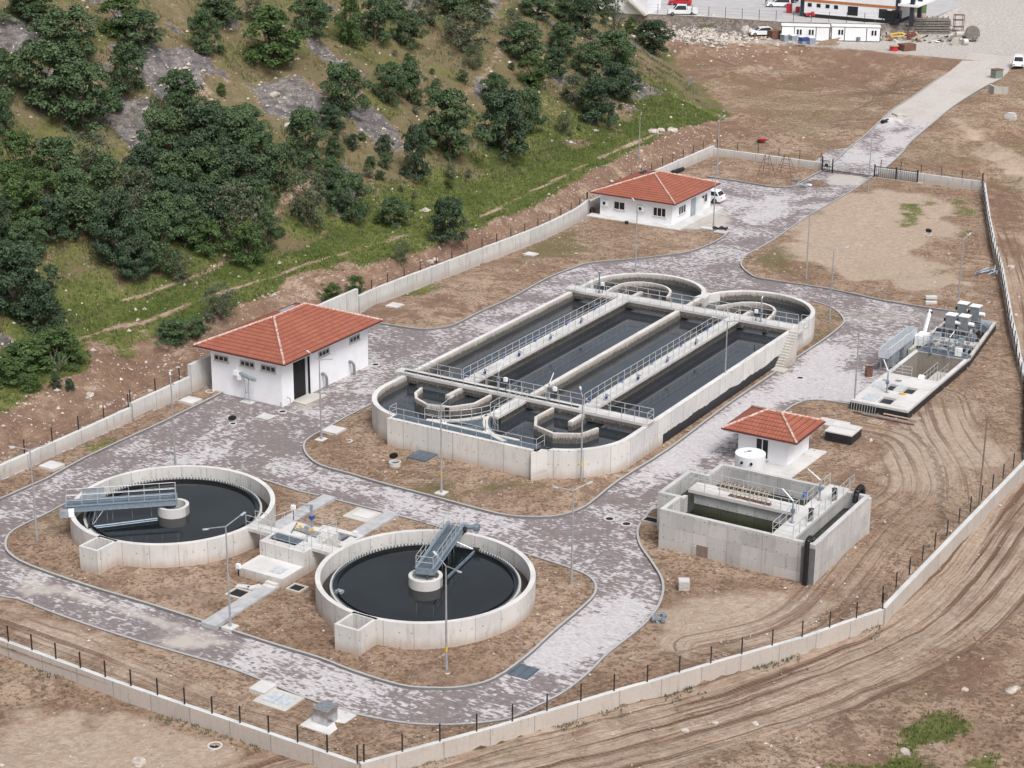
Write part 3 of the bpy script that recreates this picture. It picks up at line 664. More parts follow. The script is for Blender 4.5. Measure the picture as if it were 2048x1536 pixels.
def paint_pave(o, a, b):
    n = fbm(a, b, 6, 3, 90); dust = np.zeros(len(a))+.02+.25*(n-.5); sand = np.zeros(len(a))
    for pts, kd, s in PAVE_PATCH:
        P = pxpoly(pts); dd, _, _ = polydist(a, b, P, True); q = np.where(inpoly(a, b, P), dd, -dd); kk = sst(q, -1., 1.)*s
        if kd == 'd': dust = np.maximum(dust, kk)
        elif kd == 'c': dust = np.minimum(dust, np.where(kk > 0, -kk, 9))
        else: sand = np.maximum(sand, kk)
    at = o.data.attributes.new('m1', 'FLOAT_COLOR', 'POINT'); d = np.ones((len(a), 4)); d[:, 0] = dust; d[:, 1] = sand; d[:, 2] = 0; at.data.foreach_set('color', d.ravel())
PAVE_PATCH = [([(20, 1110), (100, 1160), (450, 1275), (700, 1360), (690, 1368), (430, 1290), (80, 1180), (10, 1130)], 's', .75), ([(330, 1265), (400, 1262), (420, 1300), (330, 1300), (300, 1280)], 's', .8), ([(20, 1165), (100, 1160), (110, 1190), (30, 1200)], 's', .7),
              ([(1350, 890), (1600, 735), (1660, 690), (1700, 700), (1640, 760), (1560, 800), (1400, 920), (1240, 1000)], 'd', .5), ([(1560, 620), (1780, 610), (1900, 635), (1880, 650), (1700, 650)], 's', .45), ([(1620, 740), (1720, 745), (1710, 800), (1600, 800), (1500, 810)], 'd', .55),
              ([(1040, 1300), (1200, 1190), (1290, 1200), (1290, 1230), (1210, 1300), (1130, 1340), (1050, 1340)], 'd', .5), ([(1100, 1230), (1230, 1210), (1290, 1230), (1220, 1290), (1120, 1290)], 's', .4), ([(1330, 430), (1420, 400), (1470, 440), (1440, 470), (1370, 460)], 's', .75), ([(1420, 400), (1560, 390), (1600, 420), (1500, 450)], 'd', .3),
              ([(1660, 345), (1740, 352), (1720, 372), (1640, 370)], 's', .8), ([(1120, 540), (1300, 520), (1460, 500), (1480, 560), (1640, 590), (1560, 600), (1400, 560), (1200, 545)], 'c', .12), ([(1000, 640), (1150, 560), (1110, 600), (1000, 660)], 'c', .05), ([(1240, 1060), (1300, 1100), (1310, 1160), (1240, 1140)], 'd', .2), ([(450, 880), (700, 960), (850, 1010), (1100, 1060), (1000, 1070), (640, 980)], 'd', .15), ([(1230, 1020), (1270, 1030), (1260, 1050), (1220, 1045)], 's', .6), ([(570, 800), (640, 790), (650, 830), (590, 830)], 's', .6)]
pit_out = [(PIT[0]-.3, PIT[2]-.3), (PIT[1]+.3, PIT[2]-.3), (PIT[1]+.3, PIT[3]+.3), (PIT[0]-.3, PIT[3]+.3)]
sheet('pavement', [p for p in offset(COMP, .0, True)], PAVER, 1.3, lambda x, y, d: x*0, [pit_out], paint_pave)
# beds of bare soil inside the kerbs
kA = [(137, 1006), (88, 1032), (44, 1053), (17.6, 1070), (8.8, 1091), (17.6, 1111), (58.6, 1135), (175.8, 1176), (293, 1211), (439.5, 1258), (557, 1296), (640, 1321), (704, 1346), (799, 1375), (862, 1381), (926, 1379), (989, 1362), (1053, 1318), (1110, 1266), (1178, 1208), (1194, 1184), (1188, 1163), (1161, 1146), (1100, 1125), (1046, 1108)]
kA2 = [(950, 1077), (853, 1049), (760, 1025), (690, 1005), (653, 997), (600, 985), (526, 961), (450, 945), (330, 958), (200, 985)]
kB = [(750, 807), (697, 833), (653, 858), (619, 877), (606, 892), (612, 913), (640, 934), (700, 951), (763, 970), (859, 995), (954, 1021), (1017, 1035), (1081, 1038), (1128, 1033), (1176, 1014), (1239, 964), (1340, 900), (1451, 816), (1583, 726), (1657, 676), (1686, 652), (1689, 641), (1677, 626), (1657, 614), (1627, 605)]
kC = [(745, 647), (789, 654), (840, 661), (878, 659), (912, 651), (960, 627), (1028, 596), (1097, 558), (1148, 538), (1182, 528), (1270, 520), (1323, 514), (1378, 506), (1422, 490), (1449, 475), (1452, 467), (1437, 461), (1380, 462)]
kD = [(1419, 356), (1481, 365), (1539, 375), (1569, 377), (1595, 374), (1598, 368), (1645, 343)]
kE = [(1745, 353), (1700, 385), (1613, 435), (1540, 485), (1493, 511), (1481, 526), (1484, 538), (1501, 552), (1525, 560), (1657, 580), (1775, 605), (1910, 626)]
kF = [(1708, 812), (1650, 803), (1614, 803), (1592, 810), (1573, 821), (1540, 850), (1500, 930), (1400, 1000), (1313, 1018), (1291, 1034), (1275, 1056), (1273, 1075), (1280, 1097), (1299, 1124), (1318, 1154), (1324, 1176), (1320, 1201), (1308, 1225), (1281, 1256), (1213, 1310), (1178, 1345), (1127, 1386), (1076, 1413), (1025, 1437), (973, 1447), (905, 1452), (837, 1451), (768, 1442), (684, 1423), (586, 1388), (469, 1341), (352, 1306), (273, 1283), (176, 1252), (98, 1224), (39, 1201), (0, 1194), (-150, 1150)]
kH = [(443, 787), (398, 810), (316, 850), (234, 887), (164, 920), (91, 960), (0, 1000), (-150, 1080)]
def sm(p, n=3): return catmull(pxpoly(p), n)
def bz(x, y, d): return .10+(.10*sst(d, .3, 2.5)+.22*(fbm(x, y, 3.2, 3, 21)-.42)*sst(d, .4, 2.))+.05*(fbm(x, y, .8, 2, 23)-.5)*sst(d, .2, 1)
A_, B_, C_, D_, E_, F_, H_ = sm(kA), sm(kB), sm(kC), pxpoly(kD), sm(kE), sm(kF), pxpoly(kH)
A2_ = pxpoly(kA2)
sheet('ground', A_+A2_, GROUND, .45, bz)
sheet('ground', B_+[(17, 33), (4, 20), (4, 2)], GROUND, .45, bz)
wedge = zoom([(1000, 215), (1250, 270), (1180, 290), (1030, 330)], 1100, 500, 3.413); wedge = [(8.5, 38.3), (10.6, 40.2), (14.4, 40.6), (14.6, 38.5), (11.6, 34.5)]
sheet('ground', wedge, GROUND, .45, bz)
wi = offset(WALL_L, -.3, False)
wlC = [p for p in wi if 14 <= p[1] <= 70]
sheet('ground', C_+[(-6.2, 65.2), (-17.2, 65.2)]+[p for p in wlC[::-1] if p[1] < 65]+[(-18.2, 8)], GROUND, .5, bz)
sheet('ground', D_+[(-3.2, 101.8), (-18.7, 101.8), (-18.7, 86), (-16, 86)], GROUND, .5, bz)
wr = offset(WALL_RIGHT, .3, False); wbr = offset(WALL_BR, .3, False); wbl = offset(WALL_BL, .3, False)
sheet('ground', E_+[(33., 47.7), (37.4, 47.7), (38.7, 35), (PIT[1]+.3, PIT[3]+.3), (PIT[1]+.3, PIT[2]-.3), (38.8, 18.8), (33.6, 18.8)]+F_+[wbl[-1]]+[wbl[1]]+[(31.7, -51.7)]+wbr[1:-1][::-1]+[(49.8, -17.2)]+wr[1:-1][::-1]+[(18.0, 101.8), (4.2, 101.8)], GROUND, .5, bz)
sheet('ground', H_+[(-17.1, -74), (-17.1, -24), (-17.4, -8), (-17.5, -6.6)], GROUND, .5, bz)
def kerb(pts):
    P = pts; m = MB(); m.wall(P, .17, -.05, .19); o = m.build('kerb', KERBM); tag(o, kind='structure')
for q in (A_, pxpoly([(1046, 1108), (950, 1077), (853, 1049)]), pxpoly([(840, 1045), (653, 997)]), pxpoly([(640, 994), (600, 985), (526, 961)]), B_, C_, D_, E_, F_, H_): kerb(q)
# access road beyond the gate
rl = catmull([(-2.9, 102.4), (-4.6, 115.2), (-5.2, 122.3), (-7.4, 139), (-7.6, 146), (-8.5, 161), (-8.9, 168.5), (-10.5, 184)], 4); rr_ = catmull([(4.0, 102.4), (2.8, 115), (1.6, 122.3), (.5, 135), (-.3, 146), (-.4, 160), (.4, 172), (2.5, 184)], 4)
def roadz(x, y, d=None): return 2.6*np.clip((y-108)/76, 0, 1)+.07
def paint_road(o, a, b):
    at = o.data.attributes.new('m1', 'FLOAT_COLOR', 'POINT'); d = np.ones((len(a), 4)); n = fbm(a, b, 5, 3, 91)
    c = np.interp(b, [100, 140, 160, 184], [-.2, -3.4, -4.2, -4.]); d[:, 0] = .15+.35*sst(np.abs(np.abs(a-c)-1.5), 1., .2)*sst(n, .3, .6); d[:, 1] = sst(b+(n-.5)*8, 128, 140)*.95; d[:, 2] = 0; at.data.foreach_set('color', d.ravel())
sheet('road', rl+rr_[::-1], PAVER, 1.2, roadz, (), paint_road)
for q in (rl, rr_):
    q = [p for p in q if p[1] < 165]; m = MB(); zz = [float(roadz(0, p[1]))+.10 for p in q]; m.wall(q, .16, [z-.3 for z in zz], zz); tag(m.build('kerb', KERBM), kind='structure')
# paved apron strip beside the road, outside the pedestrian gate
ap = [(-3, 102.5), (-4.7, 115), (-6.6, 112.5), (-5.6, 102.8)]
sheet('pavement', ap, PAVER, 1, lambda x, y, d: roadz(x, y)+.03, (), paint_road)
# ================================================================ BOUNDARY WALLS AND FENCES
def run_wall(pts, z0, z1, t, label, grp='boundary wall runs round the plant'):
    th = thing('boundary_wall', label, 'wall', (pts[0][0], pts[0][1], 0), grp)
    MB().wall(pts, t, z0, z1).build('wall_body', CONC_WALL, th); return th
def densify(pts, s):
    out = []
    for p, q in zip(pts[:-1], pts[1:]):
        n = max(1, int(math.dist(p, q)/s)); out += [(p[0]+(q[0]-p[0])*k/n, p[1]+(q[1]-p[1])*k/n) for k in range(n)]
    return out+[pts[-1]]
wl1 = [p for p in WALL_L if p[1] <= -8]; wl1 = densify(wl1[:-1]+[(-17.72, -7.2)], 6)
run_wall(densify([(-17.6, -75), (-17.4, -24), (-17.55, -16)], 6), -.3, 1.15, .35, 'low pale boundary wall with rust streaks at the foot of the bank, left of the large hipped building')
run_wall(densify([(-17.56, -15.9), (-17.72, -8.05)], 4), -.3, 1.5, .35, 'short stepped boundary wall stretch with brown seepage just before the tall wall at the large hipped building')
run_wall(densify([(-17.72, -8.0), (-18.6, 14), (-18.63, 18.8)], 5), -.3, 2.6, .35, 'tall grey boundary wall running behind the large hipped building')
w2 = [(-18.65, 19), (-18.7, 24), (-17.6, 40), (-16.9, 52), (-17.2, 60), (-17.6, 63), (-18.2, 66)]
run_wall(catmull(w2, 4), -.3, [1.75+.0*k for k in range(len(catmull(w2, 4)))], .35, 'long pale boundary wall below the grassy slope, between the two larger red-roofed buildings')
run_wall(densify([(-18.4, 66.3), (-18.8, 76), (-19, 84), (-18.9, 102.2)], 5), -.3, 1.35, .35, 'white boundary wall behind the smaller office building, running up to the far corner')
run_wall([(-18.9, 102.2), (-3.15, 102.0)], -.3, 1.05, -.35, 'far boundary wall between the corner and the small black gate')
run_wall([(4.35, 102.2), (18.2, 102.2)], -.3, 1.2, .35, 'far boundary wall behind the black sliding gate')
wrs = []
for p, q in zip(WALL_RIGHT[:-1], WALL_RIGHT[1:]):
    n = max(1, int(math.dist(p, q)/3)); wrs += [(p[0]+(q[0]-p[0])*k/n, p[1]+(q[1]-p[1])*k/n) for k in range(n)]
wrs.append(WALL_RIGHT[-1])
def stepz(q): return [round((1.05-(.55*min(1, i/26)))*5)/5+.02*(i % 2) for i in range(len(q))]
run_wall(wrs, -1.2, [1.1 if p[1] > 40 else (.8 if p[1] > 16 else .5) for p in wrs], .35, 'long right-hand boundary wall stepping down beside the bare field')
run_wall(densify(WALL_BR, 5), -1.2, [.42]*len(densify(WALL_BR, 5)), .3, 'pale boundary wall above the wheel-tracked ground at the bottom right')
bl = densify(WALL_BL, 5)
run_wall(bl, -1.9, [.45]*len(bl), .3, 'pale boundary wall crossing the bottom left corner')
# loose stone apron under the corner of the bottom wall
tag(MB().prism([(10, -53.6), (17.5, -53.2), (17.5, -52.45), (12, -52.5)], -1.7, -.95).build('concrete_footing', CONC_OLD), 'rough concrete footing jutting from the foot of the bottom left boundary wall', 'footing')
_pm = MB(); _pm.box(-.035, .035, -.035, .035, 0, 1); POSTME = None
def wire_fence(pts, sp, h, z, label, skip=()):
    global POSTME
    th = thing('wire_fence', label, 'fence', (pts[0][0], pts[0][1], z), 'wire fences on the boundary wall')
    acc = [0]
    for p, q in zip(pts[:-1], pts[1:]): acc.append(acc[-1]+math.dist(p, q))
    n = int(acc[-1]/sp); wm = MB(); prev = None
    for k in range(n+1):
        s = k*sp; x = float(np.interp(s, acc, [p[0] for p in pts])); y = float(np.interp(s, acc, [p[1] for p in pts]))
        if POSTME is None:
            o = _pm.build('post', BLACKM, None); POSTME = o.data
        else: o = bpy.data.objects.new('post', POSTME); scene.collection.objects.link(o)
        o.parent = th; o.location = (x-th.location.x, y-th.location.y, 0); o.scale = (1, 1, h)
        if prev:
            for hh in (.35, .62, .92): wm.tube((prev[0], prev[1], z+h*hh), (x, y, z+h*hh), .008, .008, 3, False)
        prev = (x, y)
    wm.build('wire', BLACKM, th); return th
def off(pts, t): return offset(pts, t, False)
wire_fence(off([(-17.6, -75), (-17.4, -24), (-17.55, -16)], .3), 3.1, 1.25, 1.1, 'wire fence with black posts at the bottom of the left earth bank')
wire_fence(off([(-17.56, -15.8), (-17.75, -8.2)], .3), 3.3, 1.2, 1.45, 'short wire fence on the wall just left of the large hipped building')
wire_fence(off(catmull(w2, 4), .3), 2.75, 1.2, 1.5, 'wire fence on the long wall under the grassy slope')
wire_fence(off([(-18.4, 66.3), (-19, 84), (-18.9, 102.2)], .3), 3.0, 1.2, 1.3, 'wire fence on the wall behind the office')
wire_fence([(-18.6, 102.4), (-3.4, 102.25)], 3.0, 1.3, .9, 'wire fence on the far wall left of the gate')
wire_fence([(4.6, 102.45), (18.2, 102.45)], 2.7, 1.35, .95, 'wire fence on the far wall right of the gate')
wire_fence(off(wrs, -.12)[:20], 2.4, 1.25, 1.0, 'wire fence on the far half of the right-hand wall')
wire_fence(off(wrs, -.12)[19:], 2.6, 1.25, .6, 'wire fence on the near half of the right-hand wall')
wire_fence(off(WALL_BR, .15), 2.45, 1.25, .35, 'wire fence on the wall above the wheel-tracked ground')
wire_fence(off(WALL_BL, .15), 2.15, 1.25, .35, 'wire fence on the bottom left boundary wall')
# gates
g = thing('sliding_gate', 'long black barred sliding gate standing open along the far wall', 'gate', (7, 101.7, 0))
m = MB()
for z in (.12, 1.45): m.box(4.15, 9.9, 101.6, 101.68, z, z+.08)
for k in range(20): m.box(4.3+k*.29, 4.34+k*.29, 101.62, 101.66, .2, 1.45)
m.build('bar_panel', BLACKM, g)
for x in (4.1, 7.0, 9.85): MB().box(x-.08, x+.08, 101.54, 101.72, 0, 1.75).build('gate_post', BLACKM, g)
MB().box(4.1, 10.6, 101.45, 101.8, 0, .16).build('track_beam', CONC_OLD, g)
tag(MB().box(-1.4, 4.1, 101.6, 101.72, .0, .05).build('gate_rail', BLACKM), 'thin dark gate rail crossing the paved entrance', 'rail')
g = thing('pedestrian_gate', 'small black barred gate beside the vehicle entrance', 'gate', (-2.4, 101.5, 0))
m = MB()
for z in (.1, .8, 1.5): m.box(-2.9, -1.85, 101.2, 101.25, z, z+.06)
for k in range(5): m.box(-2.85+k*.22, -2.81+k*.22, 101.2, 101.24, .1, 1.55)
m.box(-2.6, -2.15, 101.18, 101.27, .7, 1.1); m.build('bar_panel', BLACKM, g)
for x in (-2.95, -1.5): MB().box(x-.07, x+.07, 101.1, 101.24, 0, 1.8 if x > -2 else 2.1).build('gate_post', BLACKM, g)
# ================================================================ CLARIFIERS
def clarifier(cx, cy, ba, label, boxr, blabel, sign, bar):
    t = thing('clarifier_tank', label, 'water tank', (cx, cy, 0), 'round clarifier tanks')
    MB().ring(cx, cy, 7.15, 7.5, -.3, 2.0, 120).build('tank_wall', CONC_TANK, t)
    MB().disc(cx, cy, 1.22, 6.36, 96).build('water', WATER2, t)
    MB().ring(cx, cy, 6.36, 7.16, .2, .78, 96).build('channel_floor', DARKHOLE, t)
    MB().ring(cx, cy, 6.36, 6.52, .3, 1.36, 110).build('weir_wall', CONC_OLD, t)
    m = MB()
    for k in range(160):
        a = 2*math.pi*k/160; m.box(cx+6.34*math.cos(a)-.03, cx+6.34*math.cos(a)+.03, cy+6.34*math.sin(a)-.05, cy+6.34*math.sin(a)+.05, 1.2, 1.46, rot=a)
    m.build('weir_plate', BLUEGREY, t)
    MB().ring(cx, cy, 6.02, 6.06, 1.0, 1.42, 100).build('scum_baffle', BLACKM, t)
    m = MB().ring(cx, cy, .92, 1.17, .6, 1.92, 40); m.build('center_ring', CONC_TOP, t)
    a = ba; m = MB(); d = Vector((math.cos(a), math.sin(a), 0)); nrm = Vector((-d.y, d.x, 0))
    c = Vector((cx, cy, 0)); P = [c+nrm*.98+d*.35, c-nrm*.98+d*.35, c-nrm*.98-d*.25, c+nrm*.98-d*.25]
    m.prism([(p.x, p.y) for p in P], 1.3, 1.62); m.build('center_beam', CONC_TOP, t)
    x0, x1, y0, y1 = boxr; m = MB().wall([(x0, y0), (x1, y0), (x1, y1), (x0, y1)], .2, -.3, 2.0, True); m.build('outlet_box', CONC_TANK, t)
    MB().box(x0+.2, x1-.2, y0+.2, y1-.2, .2, .9).build('box_floor', DARKHOLE, t)
    # scraper bridge: rests on the ring and the rim
    b = thing('scraper_bridge', blabel, 'bridge', (cx, cy, 2), 'rotating scraper bridges')
    def L(u, v, z): p = c+d*u+nrm*v; return Vector((p.x, p.y, z))
    def bx(m, u0, u1, v0, v1, z0, z1):
        p = [L(u0, v0, 0), L(u1, v0, 0), L(u1, v1, 0), L(u0, v1, 0)]; m.prism([(q.x, q.y) for q in p], z0, z1)
    E_ = 7.75
    for v in (-.58, .58):
        m = MB(); bx(m, -.3, E_, v-.05, v+.05, 2.12, 2.56); bx(m, -.3, E_, v-.11, v+.11, 2.52, 2.57); bx(m, -.3, E_, v-.11, v+.11, 2.10, 2.14); m.build('side_beam', BRIDGES, b)
    m = MB(); bx(m, -.3, E_, -.52, .52, 2.26, 2.30); m.build('deck_grating', GRATE, b)
    m = MB(); bx(m, -.34, -.28, -.6, .6, 2.1, 2.56); m.build('end_plate', BRIDGES, b)
    for v in (-.6, .6): MB().rail([L(-.2, v, 2.55), L(E_-.1, v, 2.55)], .85, 1.2, .024).build('railing', RAILM, b)
    MB().rail([L(-.25, -.6, 2.55), L(-.25, .6, 2.55)], .85, 1.2, .024).build('railing', RAILM, b)
    m = MB(); bx(m, 7.0, 7.7, -.75, -.45, 2.02, 2.12); m.tube(L(7.35, -.85, 2.22), L(7.35, -.6, 2.22), .22, .22, 14); m.tube(L(7.35, .6, 2.22), L(7.35, .85, 2.22), .22, .22, 14); m.build('drive_wheel', BLACKM, b)
    if sign:
        m = MB(); bx(m, 7.5, 8.1, .75, 1.3, 1.95, 2.45); m.build('drive_motor', GREYM, b)
        m = MB(); bx(m, 7.1, 7.5, .9, 1.45, 2.05, 2.5); m.build('motor_cover', WHITEM, b)
    else:
        m = MB(); m.tube(L(7.5, -.7, 2.4), L(7.5, -1.35, 2.4), .16, .16, 12); m.tube(L(7.5, -1.35, 2.4), L(7.5, -1.75, 2.4), .26, .26, 12); m.build('drive_motor', BLUEGREY, b)
    sv = sign or 1
    if sign:
        m = MB(); m.quad(L(4.9, .66*sv, 2.62), L(6.5, .66*sv, 2.62), L(6.5, .66*sv, 3.35), L(4.9, .66*sv, 3.35)); m.quad(L(4.9, .63*sv, 3.35), L(6.5, .63*sv, 3.35), L(6.5, .63*sv, 2.62), L(4.9, .63*sv, 2.62)); m.build('mesh_panel', GREYM, b)
    # skimmer arm and its hangers
    m = MB(); m.tube(L(1.2, 1.2*bar, 1.38), L(6.0, 1.9*bar, 1.38), .07, .07, 6); m.tube(L(1.2, 1.2*bar, 1.24), L(6.0, 1.9*bar, 1.24), .05, .05, 6); m.build('skimmer_arm', BLUEGREY, b)
    m = MB()
    for u, v in ((1.6, .3), (3.0, .3), (4.4, .35), (4.8, .35), (5.6, .4)): m.tube(L(u, v*bar, .9), L(u, v*bar, 2.2), .028, .028, 4)
    m.tube(L(5.6, .4*bar, 2.1), L(5.9, 1.9*bar, 1.4), .03, .03, 4); m.tube(L(5.0, .5*bar, 2.1), L(5.9, 1.9*bar, 1.4), .03, .03, 4); m.build('hanger_rods', STEEL, b)
    m = MB(); bx(m, 5.75, 6.15, 1.7*bar if bar > 0 else -2.15, 2.15*bar if bar > 0 else -1.7, 1.2, 1.5); m.build('scum_box', BLACKM, b)
    m = MB()
    for q in range(5): m.tube(L(-.15+.1*q, -.15+.07*q, 1.6), L(-.15+.1*q, -.15+.07*q, 2.15), .04, .04, 6)
    m.build('pivot_bearing', BLUEGREY, b)
    return t
clarifier(.24, -31.52, math.atan2(-5.2, -5.8), 'round concrete clarifier at the left with its bridge pointing left', (-.4, 1.32, -40.85, -38.7), 'grey steel scraper bridge with mesh panel lying across the left round tank', -1, 1)
clarifier(22.82, -31.89, math.atan2(7.0, -2.1), 'round concrete clarifier at bottom centre with its bridge pointing away', (21.95, 23.88, -41.25, -39.1), 'grey steel scraper bridge with tall railings on the bottom centre round tank', 0, -1)
t = thing('scum_outlet', 'small pale floating scum box at the left edge of the centre round tank', 'scum box', (*G(679, 1186, 1.2), 1.2)); p = t.location
MB().box(p.x-.25, p.x+.25, p.y-.2, p.y+.2, 1.15, 1.4).build('box_body', GREYM, t)
# ================================================================ DISTRIBUTION CHAMBER between the clarifiers
t = thing('distribution_chamber', 'stepped concrete chamber with railings and hatches between the two round tanks', 'chamber', (11.7, -31.5, 0))
MB().holed(9.75, 13.65, -33.4, -29.3, -.3, 1.95, [(9.95, 12.4, -32.75, -31.5), (10.7, 12.7, -30.75, -29.95)], 1.2).build('upper_box', CONC_TANK, t)
MB().box(9.98, 12.4, -32.4, -31.55, 1.9, 1.94).build('grating_cover', GRATE, t)
MB().box(9.75, 13.6, -35.85, -33.42, -.3, .88).build('lower_slab', CONC_TANK, t)
MB().holed(10.6, 14.2, -29.28, -26.9, -.3, .95, [(12.0, 13.5, -28.6, -27.4)], .5).build('rear_box', CONC_TANK, t)
MB().box(12.1, 13.2, -28.5, -27.5, .8, .93).build('hatch_cover', STEEL, t)
MB().box(12.0, 13.0, -35.3, -34.3, .88, .93).build('hatch_cover', GALV, t)
MB().box(7.35, 9.75, -32.1, -31.05, 1.72, 1.97).build('walkway_slab', CONC_TANK, t)
MB().box(13.65, 15.55, -32.45, -31.45, 1.72, 1.97).build('walkway_slab', CONC_TANK, t)
for pts in ([(7.5, -32.05, 1.97), (9.8, -32.05, 1.97), (9.8, -33.3, 1.95), (13.6, -33.3, 1.95), (13.6, -32.4, 1.97), (15.4, -32.4, 1.97)], [(7.6, -31.1, 1.97), (9.4, -31.1, 1.97), (9.8, -29.4, 1.95), (13.6, -29.4, 1.95), (13.6, -31.5, 1.97), (15.4, -31.5, 1.97)], [(11.9, -33.1, 1.95), (11.9, -32.0, 1.95)], [(9.8, -29.0, .95), (9.8, -29.0, 1.9)]):
    if len(pts) > 2: MB().rail(pts, .95, 1.1, .026).build('railing', RAILM, t)
m = MB(); m.tube((10.6, -30.6, 2.0), (12.9, -30.9, 2.0), .05, .05, 6); m.tube((10.2, -29.6, 2.0), (10.9, -31.2, 2.0), .05); m.build('loose_pipes', BLUEGREY, t)
def control_box(x, y, z, label, mat=WHITEM):
    t = thing('control_box', label, 'control box', (x, y, z), None); MB().box(x-.03, x+.03, y-.03, y+.03, z, z+.9).build('stand', BLACKM, t); MB().box(x-.16, x+.16, y-.1, y+.1, z+.8, z+1.15).build('case', mat, t)
control_box(9.6, -29.2, 1.95, 'white control box on the back railing of the stepped chamber')
control_box(9.8, -35.9, .0, 'small white control box at the left corner of the low chamber slab')
control_box(13.9, -27.6, .3, 'small white control box at the foot of the narrow footpath beside the chamber')
t = thing('hoist', 'grey davit hoist standing at the back of the stepped chamber', 'hoist', (11.5, -29.55, 1.95), 'davit hoists')
MB().box(11.42, 11.58, -29.63, -29.47, 1.95, 3.7).build('column', GREYM, t); m = MB(); m.tube((11.5, -29.55, 3.65), (10.6, -29.9, 3.75), .06); m.tube((11.5, -29.55, 3.2), (11.1, -29.7, 3.65), .04); m.build('arm', GREYM, t); MB().box(11.35, 11.65, -29.7, -29.4, 2.6, 2.85).build('winch', BLUEP, t)
t = thing('valve_stand', 'slim grey valve stand on the front of the stepped chamber', 'valve', (12.75, -31.8, 1.95)); MB().tube((12.75, -31.8, 1.95), (12.75, -31.8, 3.2), .05).build('stem', STEEL, t); MB().box(12.6, 12.9, -31.9, -31.7, 3.0, 3.15).build('handwheel', GREYM, t)
for x, y in ((10.7, -30.1), (11.7, -30.05)):
    t = thing('chain_block', 'yellow chain fitting lying %s of the open chamber hatch' % ('at the left' if x < 11 else 'at the right'), 'chain', (x, y, 1.95)); m = MB(); m.pipe([(x+.28*math.cos(q), y+.2*math.sin(q), 2.0) for q in np.linspace(0, 6.3, 12)], .04, 5); m.build('chain', YELLOW, t)
# concrete footpaths and cover slabs
def path(pts, label=None): tag(MB().prism(pts, .02, .35).build('footpath', PATHM), kind='structure')
path([(6.3, -21.2), (7.45, -21.2), (7.5, -24), (11, -27), (10.5, -27), (9.9, -29), (8.9, -29), (6.35, -25)]) if 0 else path([(6.3, -21.1), (7.5, -21.1), (7.5, -29), (6.4, -29)])
path([(12.2, -21.3), (13.4, -21.3), (13.4, -26.9), (12.25, -26.9)])
path([(12.3, -43.0), (13.5, -43.0), (13.4, -35.9), (12.2, -35.9)])
def slab(name, label, cat, pts, z0, z1, mat, cover=None, grp=None):
    c = (sum(p[0] for p in pts)/len(pts), sum(p[1] for p in pts)/len(pts)); t = thing(name, label, cat, (c[0], c[1], z0), grp); MB().prism(pts, z0, z1).build('slab', mat, t)
    for q, mt in (cover or []): MB().prism(q, z1, z1+.06).build('cover', mt, t)
    return t
def rect(x0, x1, y0, y1): return [(x0, y0), (x1, y0), (x1, y1), (x0, y1)]
def qrect(px, py, w, d, z=0., rot=0):
    x, y = G(px, py, z); cs, sn = math.cos(rot), math.sin(rot)
    return [(x+u*cs-v*sn, y+u*sn+v*cs) for u, v in ((-w/2, -d/2), (w/2, -d/2), (w/2, d/2), (-w/2, d/2))]
slab('hatch_slab', 'square concrete hatch with pale lid between the two footpaths behind the chamber', 'hatch', rect(9.9, 12.1, -23.7, -21.6), .02, .28, CONC_OLD, [(rect(10.4, 11.9, -23.2, -22.0), CONC_TOP)])
slab('cover_slab', 'square pale cover slab beside the left wall, near the left clarifier', 'cover', qrect(104, 937, 1.5, 1.4), .05, .32, CONC_TOP, None, 'square cover slabs')
slab('cover_slab', 'square pale cover slab left of the large hipped building by the kerb', 'cover', qrect(381, 806, 1.5, 1.4), .05, .32, CONC_TOP, None, 'square cover slabs')
slab('cover_slab', 'square pale cover slab on the soil right of the large red roof', 'cover', qrect(790, 616, 1.4, 1.4), .05, .34, CONC_TOP, None, 'square cover slabs')
slab('cover_slab', 'square pale cover slab on the soil near the long wall, left of the office', 'cover', qrect(1062, 513, 1.3, 1.2), .05, .34, CONC_TOP, None, 'square cover slabs')
slab('cover_slab', 'square pale cover slab on soil beside the lamp post left of the oval basin', 'cover', qrect(668, 866, 1.5, 1.5), .05, .34, CONC_TOP, None, 'square cover slabs')
slab('cover_slab', 'pale cover slab in the paving in front of the large hipped building', 'cover', qrect(532, 833, 1.3, 1.2), .0, .03, CONC_TOP, None, 'square cover slabs')
slab('cover_slab', 'pale square lid leaning beside the double steel hatch at the bottom', 'cover', qrect(526, 1384, 1.2, 1.3), .05, .4, CONC_TOP, None, 'square cover slabs')
slab('access_hatch', 'double steel access hatch in a concrete frame beside the bottom road', 'hatch', rect(21.7, 24.2, -49.5, -47.5), .02, .24, CONC_OLD, [(rect(22.1, 22.95, -49.1, -47.9), GALV), (rect(23.0, 23.85, -49.1, -47.9), GALV)])
t = slab('machine_plinth', 'square concrete plinth under the galvanised cube by the bottom road', 'plinth', rect(25.9, 28.1, -50.3, -47.5), .02, .2, CONC_TOP)
t = thing('steel_cabinet', 'shiny galvanised cube cabinet on a concrete plinth near the bottom wall', 'cabinet', (27, -49, .2)); MB().box(26.4, 27.45, -49.6, -48.55, .2, 1.15).build('cabinet_body', plain('zinc_sheet', (.5, .52, .55), .25, .9, .25, 1.4), t); MB().box(26.37, 27.48, -49.63, -48.52, 1.15, 1.19).build('lid', STEEL, t)
def pit(name, label, x0, x1, y0, y1, w=.15, h=.36):
    t = thing(name, label, 'pit', ((x0+x1)/2, (y0+y1)/2, 0), 'open concrete pits'); MB().wall(rect(x0, x1, y0, y1), w, -.2, h, True).build('rim', CONC_OLD, t); MB().box(x0+w, x1-w, y0+w, y1-w, -.1, .3).build('pit_floor', DARK, t)
